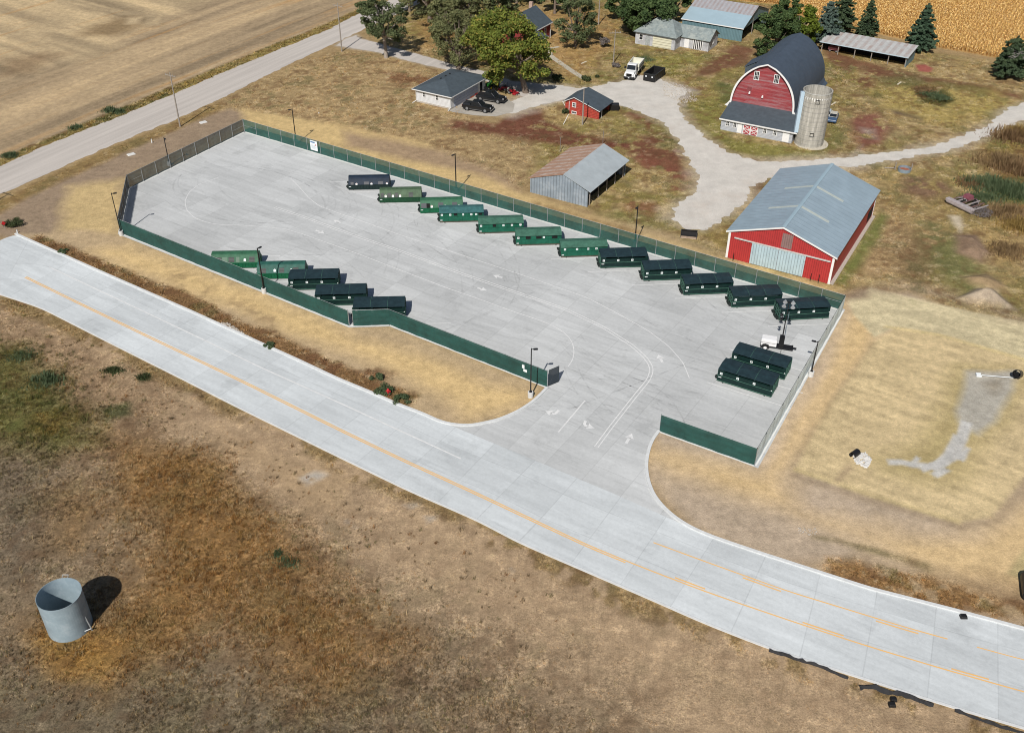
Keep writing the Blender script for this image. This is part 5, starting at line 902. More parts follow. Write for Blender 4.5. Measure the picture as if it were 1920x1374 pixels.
def pickup(label, loc, rz, cap=False):
    """nose towards +x"""
    t = thing('pickup_truck', label, 'pickup', loc, rz, 'black pickups in front of the white garage')
    hw = .98; mb = MB()
    mb.prismy([(-2.85, .55), (-2.85, 1.02), (-2.75, 1.12), (-1.05, 1.14), (1.35, 1.16), (2.55, 1.06), (2.88, .92), (2.9, .5), (2.4, .38), (-2.5, .38)], -hw, hw); mb.build('body', bpaint, t, bevel=.07)
    mb = MB(); mb.tbox(-1.15, -.93, 1.13, 1.2, .93, 1.84, .2, .75, .14); cab = mb.build('cab', bpaint, t, bevel=.06)
    def q(pts): return MB().face(pts)
    for s in (-1, 1):
        y0, y1 = s*.915, s*.805
        q([(-.95, y0, 1.2), (.1, y0, 1.2), (.08, y1, 1.76), (-.78, y1, 1.76)]).build('side_window', glass, cab); q([(.2, y0, 1.2), (.98, y0, 1.2), (.52, y1, 1.76), (.18, y1, 1.76)]).build('side_window', glass, cab)
        MB().box(2.62, s*.62-.16, .82, 2.895, s*.62+.16, 1.0).build('headlight', hlm, t, bevel=.03); MB().box(.95, min(s*.96, s*1.16), 1.2, 1.1, max(s*.96, s*1.16), 1.38).build('mirror', bpaint, t, bevel=.02)
        mb = MB(); mb.cyl((1.15, s*.93, 1.2), (.5, s*.8, 1.8), .035, n=5); mb.build('pillar_trim', chrome, cab); MB().box(-2.865, s*.85-.08, .75, -2.8, s*.85+.08, 1.08).build('tail_light', redp, t)
        for x in (-1.85, 1.8): MB().cyl((x, s*.6, .42), (x, s*.988, .42), .5, n=18).build('wheel_arch', dark, t)
    q([(1.12, -.8, 1.22), (1.12, .8, 1.22), (.54, .7, 1.78), (.54, -.7, 1.78)]).build('windscreen', glass, cab); q([(-1.11, -.8, 1.22), (-1.11, .8, 1.22), (-.93, .7, 1.75), (-.93, -.7, 1.75)]).build('rear_window', glass, cab)
    MB().box(2.86, -.5, .62, 2.93, .5, .98).build('grille', dark, t); MB().box(2.85, -.95, .42, 3.02, .95, .6).build('bumper', chrome if cap else bpaint, t, bevel=.03); MB().box(-3.0, -.9, .5, -2.86, .9, .68).build('bumper', chrome, t, bevel=.03)
    if cap: MB().tbox(-2.8, -.94, 1.1, -1.2, .94, 1.36, .15, .0, .12).build('bed_cover', bpaint, t, bevel=.05)
    else: MB().box(-2.72, -.82, 1.05, -1.2, .82, 1.150).build('bed', dark, t)
    for x in (-1.85, 1.8):
        for s in (-1, 1): wheel(t, x, s*.86, .42, .28)
    MB().box(-1.3, -1.04, .38, 1.2, -.93, .45).build('running_board', chrome, t); MB().box(-1.3, .93, .38, 1.2, 1.04, .45).build('running_board', blk, t)
p = at(896, 207); pickup('black pickup with a covered bed, nearer of the two in front of the white garage', (p.x, p.y, .03), -.35, True)
p = at(921, 189.5); pickup('black crew-cab pickup with an open bed, farther of the two at the garage', (p.x, p.y, .03), -.42)
# white dump truck, nose towards +x
p = at(1187, 141); t = thing('dump_truck', 'white dump truck with a tipper bed parked beside the black open skip', 'truck', (p.x, p.y, .02), -1.92)
MB().box(-3.9, -.5, .6, 3.0, .5, .85).build('chassis', blk, t); MB().prismy([(2.0, .75), (2.0, 1.75), (3.3, 1.6), (3.55, 1.4), (3.6, .7)], -.95, .95).build('hood', wpaint, t, bevel=.12)
cab = MB().tbox(.55, -1.05, .75, 2.15, 1.05, 2.75, .1, .35, .12).build('cab', wpaint, t, bevel=.08); MB().face([(2.10, -.9, 1.8), (2.10, .9, 1.8), (1.86, .85, 2.6), (1.86, -.85, 2.6)]).build('windscreen', glass, cab)
for s in (-1, 1):
    MB().face([(.85, s*1.045, 1.75), (1.9, s*1.045, 1.75), (1.75, s*.965, 2.55), (.85, s*.965, 2.55)]).build('side_window', glass, cab); MB().box(3.35, s*.72-.16, 1.02, 3.59, s*.72+.16, 1.25).build('headlight', hlm, t); MB().box(1.9, min(s*1.1, s*1.45), 1.8, 2.02, max(s*1.1, s*1.45), 2.35).build('mirror', blk, t)
    wheel(t, 2.6, s*1.0, .52, .3); wheel(t, -2.3, s*.9, .52, .55); MB().box(.4, min(s*.6, s*1.1), .55, 1.6, max(s*.6, s*1.1), .95).build('fuel_tank', chrome, t, bevel=.08)
    MB().prismy([(1.9, .5), (2.0, 1.0), (2.35, 1.2), (2.9, 1.2), (3.25, 1.0), (3.4, .5), (3.15, .5), (3.0, .9), (2.3, .9), (2.1, .5)], s*1.12 if s < 0 else .8, -.8 if s < 0 else 1.12).build('fender', wpaint, t, bevel=.03)
MB().box(3.55, -.55, .85, 3.64, .55, 1.4).build('grille', dark, t); MB().box(3.4, -1.1, .45, 3.75, 1.1, .75).build('bumper', blk, t, bevel=.04); MB().box(3.755, -.15, .52, 3.76, .15, .68).build('number_plate', signw, t)
tb = mat('tipper_bed_cream', (.62, .61, .52), .6, .1, 1); mb = MB()
mb.box(-4.1, -1.2, 1.1, .3, 1.2, 1.2); mb.box(-4.1, -1.2, 1.2, .3, -1.1, 2.3); mb.box(-4.1, 1.1, 1.2, .3, 1.2, 2.3); mb.box(.2, -1.1, 1.2, .3, 1.1, 2.6); mb.box(-4.1, -1.1, 1.2, -4.0, 1.1, 2.3); b_ = mb.build('tipper_bed', tb, t)
for s in (-1, 1): MB().box(-3.9, s*1.22-.02, 1.6, .1, s*1.22+.02, 1.75).build('bed_stripe', blk, b_); MB().box(-4.1, s*1.15-.06, 2.301, .3, s*1.15+.06, 2.36).build('bed_rail', wpaint, b_)
# black open skip
p = at(1226, 147); t = thing('open_skip', 'black open-topped roll-off skip beside the white dump truck', 'skip', (p.x, p.y, .02), -.53+1.571)
mb = MB(); L_, w_, h_ = 5.2, 2.5, 1.55; mb.box(-L_/2, -w_/2, .15, L_/2, w_/2, .25); mb.box(-L_/2, -w_/2, .25, L_/2, -w_/2+.08, h_); mb.box(-L_/2, w_/2-.08, .25, L_/2, w_/2, h_); mb.box(-L_/2, -w_/2+.08, .25, -L_/2+.08, w_/2-.08, h_); mb.box(L_/2-.08, -w_/2+.08, .25, L_/2, w_/2-.08, h_); mb.build('body', blk, t)
mb = MB()
for k in range(6):
    x = -L_/2+.2+k*.96
    for s in (-1, 1): mb.box(x, s*w_/2-.06, .2, x+.1, s*w_/2+.06, h_-.05)
mb.build('side_rib', blk, t); mb = MB(); mb.box(-L_/2-.05, -w_/2-.07, h_, L_/2+.05, -w_/2+.09, h_+.08); mb.box(-L_/2-.05, w_/2-.09, h_, L_/2+.05, w_/2+.07, h_+.08); mb.box(-L_/2-.05, -w_/2+.09, h_, -L_/2+.1, w_/2-.09, h_+.08); mb.box(L_/2-.1, -w_/2+.09, h_, L_/2+.05, w_/2-.09, h_+.08); mb.build('rim', mat('dark_rim_steel', (.03, .032, .032), .5), t)
for y in (-.85, .5): MB().box(-L_/2-.07, y, .95, -L_/2-.02, y+.28, 1.2).build('decal', signw, t)
# green tractor with loader, nose towards +x
p = at(923, 164.5); t = thing('green_tractor', 'green and yellow tractor with a black front loader, at the garage corner', 'tractor', (p.x, p.y, .03), -2.25)
MB().tbox(-.1, -.34, .65, 1.6, .34, 1.2, .05, .12, .06).build('hood', gren, t, bevel=.06); MB().box(-.9, -.4, .55, -.1, .4, .8).build('platform', blk, t); MB().tbox(-.85, -.28, .8, -.3, .28, 1.2, .15, .05, .04).build('seat', yelw, t, bevel=.05); MB().tbox(-.95, -.66, 1.95, .25, .66, 2.05, .1, .1, .08).build('canopy', yelw, t, bevel=.03)
for s in (-1, 1):
    MB().cyl((-.75, s*.5, .8), (-.75, s*.5, 1.96), .04, n=6).build('roll_bar', blk, t); wheel(t, -.65, s*.68, .58, .38, yelw, 'rear_wheel'); wheel(t, 1.15, s*.58, .36, .26, yelw, 'front_wheel'); MB().prismy([(-1.2, .95), (-.9, 1.25), (-.4, 1.25), (-.1, .95)], s*.5 if s > 0 else -.9, .9 if s > 0 else -.5).build('fender', gren, t)
    MB().tube([(.2, s*.45, 1.1), (1.4, s*.45, 1.15), (2.1, s*.45, .45)], [.06, .06, .06], 6).build('loader_arm', gren, t)
MB().prismy([(2.05, .1), (2.75, .1), (2.65, .18), (2.2, .25), (2.15, .75), (2.05, .75)], -.8, .8).build('bucket', blk, t); MB().cyl((-.15, 0, 1.2), (-.05, 0, 1.4), .18, n=12).build('steering_wheel', blk, t)
def mower(label, px, py, rz, withflap):
    p = at(px, py); t = thing('riding_mower', label, 'mower', (p.x, p.y, .02), rz, 'red mowers under the yellow-green tree'); mb = MB()
    MB().tbox(-.6, -.4, .4, .6, .4, .8, .05, .1, .06).build('body', redp, t, bevel=.06); MB().tbox(-.35, -.28, .8, .15, .28, 1.15, .05, .2, .03).build('seat', blk, t, bevel=.05); MB().tbox(.3, -.75, .12, 1.15, .75, .38, .1, .1, .1).build('cutting_deck', redp, t, bevel=.06)
    for s in (-1, 1): wheel(t, -.45, s*.5, .32, .26); wheel(t, 1.3, s*.35, .17, .14); MB().cyl((-.1, s*.35, .8), (.2, s*.3, 1.25), .03, n=6).build('control_lever', blk, t)
    MB().cyl((-.5, -.3, .8), (-.5, -.3, 1.7), .03, n=6).build('roll_bar', blk, t); MB().cyl((-.5, .3, .8), (-.5, .3, 1.7), .03, n=6).build('roll_bar', blk, t)
    if withflap: MB().tbox(-1.1, -.5, .45, -.62, .5, 1.1, .1, .05, .08).build('grass_catcher', mat('grey_grass_bag', (.28, .27, .24), .9), t, bevel=.05)
mower('small red riding mower with a pale cap on its body, left of the larger one', 946, 170, 2.6, False); mower('larger red riding mower with grey grass bag, beside the smaller red mower', 961, 176, -.6, True)
# orange snow fence / cones at the garage
for k, (px, py) in enumerate(((850.5, 199), (896, 174.5))):
    p = at(px, py); t = thing('traffic_cone', ('orange cone at the near corner of the white garage', 'orange and white cone behind the farther black pickup')[k], 'cone', (p.x, p.y, .03)); MB().box(-.25, -.25, 0, .25, .25, .05).build('foot', orng, t); MB().cyl((0, 0, .05), (0, 0, .75), .18, .05, n=12).build('body', orng, t); MB().cyl((0, 0, .35), (0, 0, .5), .135, .105, n=12).build('band', signw, t)
a_, b2 = at(873, 190), at(895, 177); t = thing('safety_fence_roll', 'rolled orange safety mesh lying along the garage doors', 'mesh roll', (a_.x, a_.y, .03), math.atan2(b2.y-a_.y, b2.x-a_.x)); MB().tube([(0, 0, .12), (1.1, .06, .15), (2.4, -.05, .12), (3.4, .05, .2), (4.2, 0, .3)], [.1, .14, .12, .17, .2], 8).build('roll', orng, t); MB().box(3.2, -.2, .1, 3.9, .2, .4).build('bundle', redp, t, bevel=.08)
# two old cars behind the silo
def old_car(label, px, py, rz, cm, open_):
    p = at(px, py); t = thing('old_car', label, 'car', (p.x, p.y, .0), rz)
    MB().prismy([(-2.1, .35), (-2.1, .8), (-1.2, .9), (1.0, .9), (2.0, .78), (2.1, .4)], -.82, .82).build('body', cm, t, bevel=.08); c = MB().tbox(-1.4, -.74, .88, .7, .74, 1.4, .25, .5, .12).build('cab', open_, t, bevel=.05); MB().face([(.66, -.65, .95), (.66, .65, .95), (.24, .58, 1.36), (.24, -.58, 1.36)]).build('windscreen', glass, c)
    for s in (-1, 1): MB().face([(-1.2, s*.735, .95), (.5, s*.735, .95), (.1, s*.64, 1.34), (-1.1, s*.64, 1.34)]).build('side_window', glass, c)
    for x in (-1.35, 1.35):
        for s in (-1, 1): wheel(t, x, s*.74, .32, .2)
old_car('small dark blue car with pale roof parked behind the silo', 1561, 226, -1.95, mat('old_blue_paint', (.05, .09, .16), .35), mat('old_cream_paint', (.50, .48, .42), .5)); old_car('pale car mostly hidden between the silo and the dark blue car', 1549, 221, -1.95, mat('old_pale_blue_paint', (.42, .48, .52), .35), mat('old_pale_blue_paint', (.42, .48, .52), .35))
# pink farm cart under the open shed
p = at(1563, 97); t = thing('pink_wagon', 'faded pink wagon box standing under the open pole shed', 'wagon', (p.x, p.y, 0), -.55); pk_ = mat('faded_pink_paint', (.50, .22, .25), .7, .15); MB().tbox(-1.1, -.6, .45, 1.1, .6, .95, -.12, -.12, -.1).build('box', pk_, t, bevel=.03); MB().box(-1.15, -.65, .96, 1.15, .65, 1.02).build('lid', pk_, t)
for x in (-.7, .7):
    for s in (-1, 1): wheel(t, x, s*.6, .25, .12)
# loader bucket on the ground
p = at(1291, 444); t = thing('loader_bucket', 'loose black loader bucket on bare ground beside the farm lane', 'bucket', (p.x, p.y, 0), -.2)
MB().prismx([(.45, .05), (.55, .7), (.45, .95), (.35, .93), (.42, .65), (.3, .15), (-.55, .09), (-.55, .03)], -1.2, 1.2).build('shell', blk, t); MB().prismx([(-.62, .02), (-.5, .11), (.25, .13), (.25, .1)], -1.15, 1.15).build('cutting_edge', mat('worn_steel_edge', (.38, .28, .2), .6, .2), t)
for x in (-1.2, 1.17): MB().prismx([(-.55, .03), (.45, .05), (.55, .7), (.45, .95)], x, x+.05).build('side_plate', blk, t)
# derelict implement
p = at(1811, 388); t = thing('derelict_implement', 'heap of weathered farm machinery rusting among weeds', 'farm machinery', (p.x, p.y, 0), -1.05); rs = np.random.RandomState(8); ww = mat('grey_weathered_timber', (.34, .30, .30), .9, .25, 3); rr_ = mat('rusty_iron', (.15, .085, .075), .9, .3, 3)
MB().box(-2.6, -1.9, .55, 2.4, -1.1, .95).build('chassis_beam', ww, t, bevel=.05); MB().cyl((-2.4, -1.5, .55), (2.3, -1.5, .55), .42, n=12).build('roller', ww, t)
for k in range(6): x = -2+k*.85; MB().box(x, -1, .7, x+.16, 2.0+.4*rs.rand(), .85).build('tine_bar', (rr_, ww)[k % 2], t)
for x, y, r in ((-1.2, .3, .45), (1.0, .2, .42), (.2, 1.8, .5)): wheel(t, x, y, r, .2, rr_)
MB().tbox(-1.6, .8, .8, -.3, 1.9, 1.35, .1, .1, .1).build('hopper', mat('dull_maroon_paint', (.20, .06, .08), .8), t)
for k in range(5): a_ = rs.rand(3)*[4.5, 3.5, .5]+[-2.2, -1.4, .5]; MB().cyl(a_, a_+(rs.rand(3)-.5)*[2.2, 2.2, .9]+[0, 0, .3], .06, n=5).build('loose_bar', ww, t)
# round stock tank with two posts
p = at(1695, 321); t = thing('stock_tank', 'low round stock tank with rusty inside between two short posts', 'water tank', (p.x, p.y, 0)); n = 24; V = []; F = []
for z, r in ((0, 1.05), (.62, 1.05), (.62, .99), (.2, .99)): V += [(r*math.cos(6.2832*i/n), r*math.sin(6.2832*i/n), z) for i in range(n)]
F = [(k*n+i, k*n+(i+1) % n, (k+1)*n+(i+1) % n, (k+1)*n+i) for k in range(3) for i in range(n)]; MB().add(V, F).build('wall', mat('tank_zinc', (.20, .25, .29), .5), t); MB().cyl((0, 0, .12), (0, 0, .2), .985, n=24).build('floor', mat('rusty_tank_floor', (.30, .10, .05), .9, .25), t)
MB().cyl((-1.4, .5, 0), (-1.4, .5, 1.3), .1, n=6).build('post', wood, t); MB().cyl((1.25, .2, 0), (1.25, .2, 1.2), .1, n=6).build('post', wood, t); MB().cyl((-3.0, .9, .15), (-1.2, .7, .25), .08, n=6).build('log', wood, t)
# mobile light tower
p = at(1440, 651); t = thing('light_tower', 'white mobile light tower trailer with raised mast in front of the corner container', 'light tower', (p.x, p.y, .025), -.28)
wh = mat('white_trailer_paint', (.74, .74, .74), .4, .04); MB().tbox(-.95, -.55, .5, .95, .6, 1.35, .0, .0, .06).build('housing', wh, t, bevel=.05); MB().tbox(-.93, -.5, 1.351, .9, .55, 1.42, .03, .03, .03).build('hood_lid', wh, t); MB().box(-.96, -.565, .95, .96, -.552, .98).build('seam', blk, t)
MB().box(-1.0, -.5, .38, 3.0, .5, .48).build('chassis', blk, t, bevel=.02); MB().box(2.9, -.08, .36, 3.4, .08, .5).build('drawbar', blk, t); MB().cyl((2.9, .2, 0), (2.9, .2, .7), .05, n=8).build('jockey_leg', blk, t)
for s in (-1, 1):
    w_ = wheel(t, -.35, s*.72, .34, .2, wh); mb = MB()
    MB().prismy([(-.85, .4), (-.72, .75), (-.35, .85), (.02, .75), (.15, .4), (.08, .4), (-.02, .68), (-.35, .78), (-.68, .68), (-.78, .4)], s*.6 if s > 0 else -.86, .86 if s > 0 else -.6).build('mudguard', blk, t)
    for x in (-.9, 1.6): MB().cyl((x, s*.55, .42), (x, s*.95, .05), .035, n=6).build('outrigger', blk, t)
mx_ = 1.5; MB().box(mx_-.3, -.35, .48, mx_+.3, .35, 1.9).build('winch_frame', blk, t)
for k, (z0, z1, r) in enumerate(((.5, 3.2, .075), (3.0, 5.0, .06), (4.8, 6.9, .045))): MB().cyl((mx_, 0, z0), (mx_, 0, z1), r, n=8).build('mast', blk, t)
MB().cyl((mx_+.28, .1, 1.0), (mx_+.22, .1, 5.4), .03, n=6).build('cable', mat('grey_cable', (.2, .24, .28), .5), t); MB().box(mx_-.6, -.06, 6.75, mx_+.6, .06, 6.87).build('lamp_bar', blk, t)
silv = mat('silver_reflector', (.62, .64, .66), .25, .05, metal=.5)
for x, z in ((-.5, 6.5), (.5, 6.5), (-.45, 7.1), (.45, 7.1)): MB().cyl((mx_+x, -.05, z), (mx_+x*1.05, -.4, z-.12), .08, .28, n=14).build('floodlight', silv, t)
for x, z in ((-.42, 5.1), (-.42, 4.5)): MB().cyl((mx_+x, 0, z), (mx_+x-.25, -.2, z-.1), .1, .22, n=12).build('spare_lamp', blk, t)
# hydrant, red sign, utility boxes, marker posts
p = at(728.5, 741); t = thing('fire_hydrant', 'red fire hydrant in weeds beside the road kerb', 'hydrant', (p.x, p.y, 0)); MB().cyl((0, 0, 0), (0, 0, .75), .16, .14, n=12).build('barrel', redh, t); MB().cyl((0, 0, .75), (0, 0, .98), .19, .06, n=12).build('bonnet', redh, t)
for v in ((.28, 0), (-.28, 0), (0, -.28)): MB().cyl((0, 0, .58), (v[0], v[1], .58), .09, n=8).build('outlet', redh, t)
p = at(10, 430); t = thing('road_end_sign', 'red diamond sign among weeds at the far end of the concrete road', 'sign', (p.x, p.y, 0), .6); MB().cyl((0, .03, 0), (0, .03, 1.1), .03, n=6).build('post', galv, t); MB().add([(0, 0, .65), (.32, 0, 1.0), (0, 0, 1.35), (-.32, 0, 1.0), (0, -.02, .65), (.32, -.02, 1.0), (0, -.02, 1.35), (-.32, -.02, 1.0)], [(0, 1, 2, 3), (7, 6, 5, 4), (0, 4, 5, 1), (1, 5, 6, 2), (2, 6, 7, 3), (3, 7, 4, 0)]).build('plate', redh, t)
lidm = mat('pale_concrete_lid', (.62, .62, .60), .8, .1)
for px, py, lb in ((246, 290, 'pale square manhole lid on bare dirt left of the mesh fence'), (381, 230, 'pale square manhole lid on bare dirt near the crossarm pole')): o = tag(MB().tbox(-.65, -.45, 0, .65, .45, .12, .05, .05, .05).build('manhole_lid', lidm), lb, 'manhole lid'); o.location = at(px, py); o.rotation_euler = (0, 0, .7)
for px, py, h, lb in ((285, 268, .7, 'small white marker post on the verge between gravel road and mesh fence'), (33, 437, .5, 'white concrete block at the end of the road kerb'), (598, 213, .2, 'tiny white cap in the dry grass behind the fence')): tag(MB().cyl((0, 0, 0), (0, 0, h), .09, .07, n=8).build('marker_post', signw), lb, 'marker').location = at(px, py)
# white standpipe lying on the mud and black culvert ends
p = at(1835, 705); q_ = at(1900, 710); t = thing('white_pipe', 'long thin white pipe with a square fitting lying on grey mud', 'pipe', (p.x, p.y, .05), math.atan2(q_.y-p.y, q_.x-p.x)); MB().cyl((.3, 0, .12), ((q_-p).length, 0, .1), .045, n=8).build('tube', signw, t); mb = MB(); mb.box(-.35, -.28, 0, .25, -.18, .25); mb.box(-.35, .18, 0, .25, .28, .25); mb.box(-.35, -.18, 0, -.25, .18, .25); mb.build('fitting', signw, t)
cm = mat('black_plastic_pipe', (.012, .012, .014), .35)
def culvert(label, px, py, r, rz, l=1.5, up=0.0):
    p = at(px, py); t = thing('culvert_pipe', label, 'pipe', (p.x, p.y, 0), rz); n = 20; V = []; d = Vector((1, 0, up)).normalized(); a = Vector((0, 1, 0)); b = d.cross(a)
    for s, rr in ((0, r), (l, r), (l, r*.86), (0, r*.86)): V += [d*s+Vector((0, 0, r*.8))+a*(rr*math.cos(6.2832*i/n))+b*(rr*math.sin(6.2832*i/n)) for i in range(n)]
    MB().add(V, [(k*n+i, k*n+(i+1) % n, ((k+1) % 4)*n+(i+1) % n, ((k+1) % 4)*n+i) for k in range(4) for i in range(n)]).build('tube', cm, t); MB().cyl((l*.45, 0, r*.8), (l*.5, 0, r*.8), r*.87, n=20).build('inside', dark, t)
culvert('black pipe end sticking out of the ground by the white pipe on grey mud', 1909, 706, .5, -2.4, 1.1, .5); culvert('big black culvert pipe cut by the right edge of the photo', 1931, 1128, .8, 1.25, 2.6, .0)
culvert('black pipe mouth at the head of the small white rock heap', 1597, 858, .38, .7, 1.0)
rs = np.random.RandomState(4); rock = mat('white_rock', (.58, .57, .55), .9, .25, 3); rockg = mat('grey_rock', (.42, .38, .33), .9, .3, 3)
def rocks(name, label, cat, area, nrock, rm, smin, smax, kind=None):
    P = np.array(gp(area)); lo, hi = P.min(0), P.max(0); mb = MB(); k = 0
    while k < nrock:
        x, y = lo+(hi-lo)*rs.rand(2); ins = False
        for (ax, ay), (bx, by) in zip(P, np.roll(P, -1, 0)):
            if ((ay > y) != (by > y)) and x < (bx-ax)*(y-ay)/(by-ay)+ax: ins = not ins
        if not ins: continue
        s = smin+(smax-smin)*rs.rand()**2; a = rs.rand()*6; j = rs.rand(8)*.35+.7; vs = []
        for i, (u, v, w_) in enumerate(((-1, -1, -.3), (1, -1, -.3), (1, 1, -.3), (-1, 1, -.3), (-.6, -.6, .8), (.6, -.6, .8), (.6, .6, .8), (-.6, .6, .8))): uu, vv = u*s*j[i], v*s*j[i]; vs.append((x+uu*math.cos(a)-vv*math.sin(a), y+uu*math.sin(a)+vv*math.cos(a), w_*s*j[i]*1.1+.05))
        mb.add(vs, [(0, 3, 2, 1), (4, 5, 6, 7), (0, 1, 5, 4), (1, 2, 6, 5), (2, 3, 7, 6), (3, 0, 4, 7)]); k += 1
    o = mb.build(name, rm); o['kind'] = 'stuff'; return o
rocks('riprap_stones', '', '', [(1598, 852), (1622, 848), (1634, 862), (1626, 878), (1606, 870)], 420, rock, .04, .13)
rocks('scattered_gravel', '', '', [(1240, 150), (1290, 162), (1310, 190), (1275, 195), (1245, 180)], 420, rockg, .05, .13); rocks('kerbside_rubble', '', '', [(395, 603), (430, 607), (480, 640), (470, 632), (410, 604)], 110, rockg, .05, .13); rocks('ditch_rubble', '', '', [(1495, 990), (1530, 990), (1532, 1004), (1498, 1002)], 40, rockg, .04, .1)
# silt-fence fabric and debris along the lower road edge
sf = mat('black_silt_fabric', (.02, .02, .022), .8, .2)
def fabric(label, pts, wd):
    P = smooth_line(gp(pts), .35, 2); N = normals2(P); V = []; F = []; rr = np.random.RandomState(len(pts))
    for i, (p_, n_) in enumerate(zip(P, N)):
        w_ = wd*(.5+.8*rr.rand()); V += [(*(p_+n_*w_/2), .03), (*(p_+n_*w_*.1*rr.randn()), .16+.2*rr.rand()), (*(p_-n_*w_/2), .02)]
    for i in range(len(P)-1): F += [(3*i, 3*i+3, 3*i+4, 3*i+1), (3*i+1, 3*i+4, 3*i+5, 3*i+2)]
    tag(MB().add(V, F).build('silt_fabric', sf), label, 'fabric', 'black fabric strips along the lower road edge')
fabric('crumpled black fabric strip curling off the road edge into the field', [(1611, 1289), (1640, 1286), (1660, 1298), (1690, 1300), (1720, 1312), (1750, 1322)], .5); fabric('thin black fabric strip tucked along the road edge, left of the curling one', [(1442, 1219), (1500, 1238), (1545, 1252), (1590, 1272)], .28); fabric('thin black fabric strip at the road edge near the bottom right corner', [(1790, 1332), (1850, 1354), (1925, 1377)], .25)
for px, py, r, lb in ((1675, 1312, .3, 'rounded black rubber lump in the field below the black fabric'), (1672, 1322, .32, 'flat black rubber lump in the field, lower of the two'), (1806, 1157, .34, 'black rubber lump on the road beside the upper kerb')): tag(MB().tbox(-r, -r*.75, 0, r, r*.75, r*.9, r*.3, r*.25, r*.2).build('rubber_lump', blk, bevel=.05), lb, 'debris').location = at(px, py)
for px, py, lb in ((1488, 191, 'pale plank in the grass between barn and silo'), (1563, 195, 'light wooden board lying behind the silo'), (1686, 157, 'short white board in the grass of the farm loop'), (1095, 118, 'pale plank lying in grass below the farmhouse tree')): o = tag(MB().box(-.9, -.14, 0, .9, .14, .1).build('plank', mat('pale_plank', (.6, .54, .42), .8, .1)), lb, 'plank'); o.location = at(px, py); o.rotation_euler = (0, 0, .9+px % 3*.3)
# open steel tank in the field
t = thing('steel_tank', 'roofless round blue-grey steel tank standing in the weedy field', 'tank', (-39.15, 59.75, 0)); n = 56; V = []; F = []; r, h = 1.88, 4.1
zm = mat('tank_steel', (.27, .345, .39), .45, .12, .8, col2=(.35, .42, .46), patch=(.8, .5, .7), spec=.4)
for z, rr in ((0, r), (h, r), (h, r-.03), (0, r-.03)): V += [(rr*math.cos(2*math.pi*i/n), rr*math.sin(2*math.pi*i/n), z) for i in range(n)]
F = [(k*n+i, k*n+(i+1) % n, (k+1)*n+(i+1) % n, (k+1)*n+i) for k in range(3) for i in range(n)]; MB().add(V, F).build('wall', zm, t, smooth=False)
for z in (h-.03, 1.4, 2.75): MB().cyl((0, 0, z-.03), (0, 0, z+.03), r+.015, n=56, cap=False).build('hoop', zm, t)
mb = MB(); mb.cyl((.1, r, h), (.1, r+.25, h+.12), .03, n=6); mb.cyl((-.4, r, h), (-.4, r+.25, h+.12), .03, n=6); mb.cyl((-.4, r+.25, h+.12), (.1, r+.25, h+.12), .03, n=6); mb.build('ladder_hook', galv, t)
for px, py, hh, lb, m_ in ((113, 1200, 1.5, 'dark post leaning at the left foot of the steel tank', blk), (138, 1186, 1.1, 'short dark post at the middle foot of the steel tank', blk), (173, 1181, 1.9, 'pale metal post leaning at the right foot of the steel tank', galv)): p = at(px, py); tag(MB().cyl((0, 0, 0), (-.35, .15, hh), .06, n=6).build('leaning_post', m_), lb, 'post').location = p
p = at(160, 1188); tag(MB().cyl((-.6, -.1, .1), (.6, .2, .5), .05, n=6).build('loose_brace', galv), 'pale loose brace lying at the foot of the steel tank', 'brace').location = p
# ------------------------------------------------------------------ trees and shrubs
bark = mat('tree_bark', (.16, .125, .10), .9, .3, 3, bm=.4); barkp = mat('pale_tree_bark', (.30, .26, .22), .9, .25, 3, bm=.4)
LEAF = {'olive': leafmat('olive_leaves', (0.060, 0.084, 0.036), (0.162, 0.192, 0.086)), 'yellow': leafmat('yellow_green_leaves', (0.072, 0.108, 0.019), (0.240, 0.270, 0.050), (0.324, 0.270, 0.060)), 'dark': leafmat('dark_green_leaves', (0.034, 0.068, 0.024), (0.115, 0.165, 0.058)), 'willow': leafmat('grey_green_leaves', (0.092, 0.106, 0.044), (0.225, 0.235, 0.105), (0.204, 0.192, 0.084)),
        'cedar': leafmat('cedar_needles', (0.025, 0.046, 0.025), (0.081, 0.116, 0.056), trans=.1), 'spruce': leafmat('blue_spruce_needles', (0.028, 0.058, 0.034), (0.085, 0.135, 0.082), trans=.1), 'bluecedar': leafmat('blue_grey_needles', (0.046, 0.078, 0.065), (0.132, 0.178, 0.147), trans=.1), 'lime': leafmat('lime_leaves', (0.050, 0.090, 0.012), (0.190, 0.230, 0.030)),
        'shrub': leafmat('shrub_leaves', (0.030, 0.045, 0.018), (0.090, 0.110, 0.045)), 'brown': leafmat('dry_brown_leaves', (0.140, 0.090, 0.045), (0.290, 0.200, 0.100)), 'rust': leafmat('rust_brown_stems', (0.130, 0.080, 0.040), (0.270, 0.170, 0.085)), 'gold': leafmat('golden_grass_blades', (0.200, 0.125, 0.035), (0.360, 0.260, 0.090)), 'grey': leafmat('grey_twigs', (0.140, 0.120, 0.110), (0.260, 0.230, 0.220)), 'weed': leafmat('green_weed_leaves', (0.045, 0.075, 0.032), (0.130, 0.165, 0.085))}
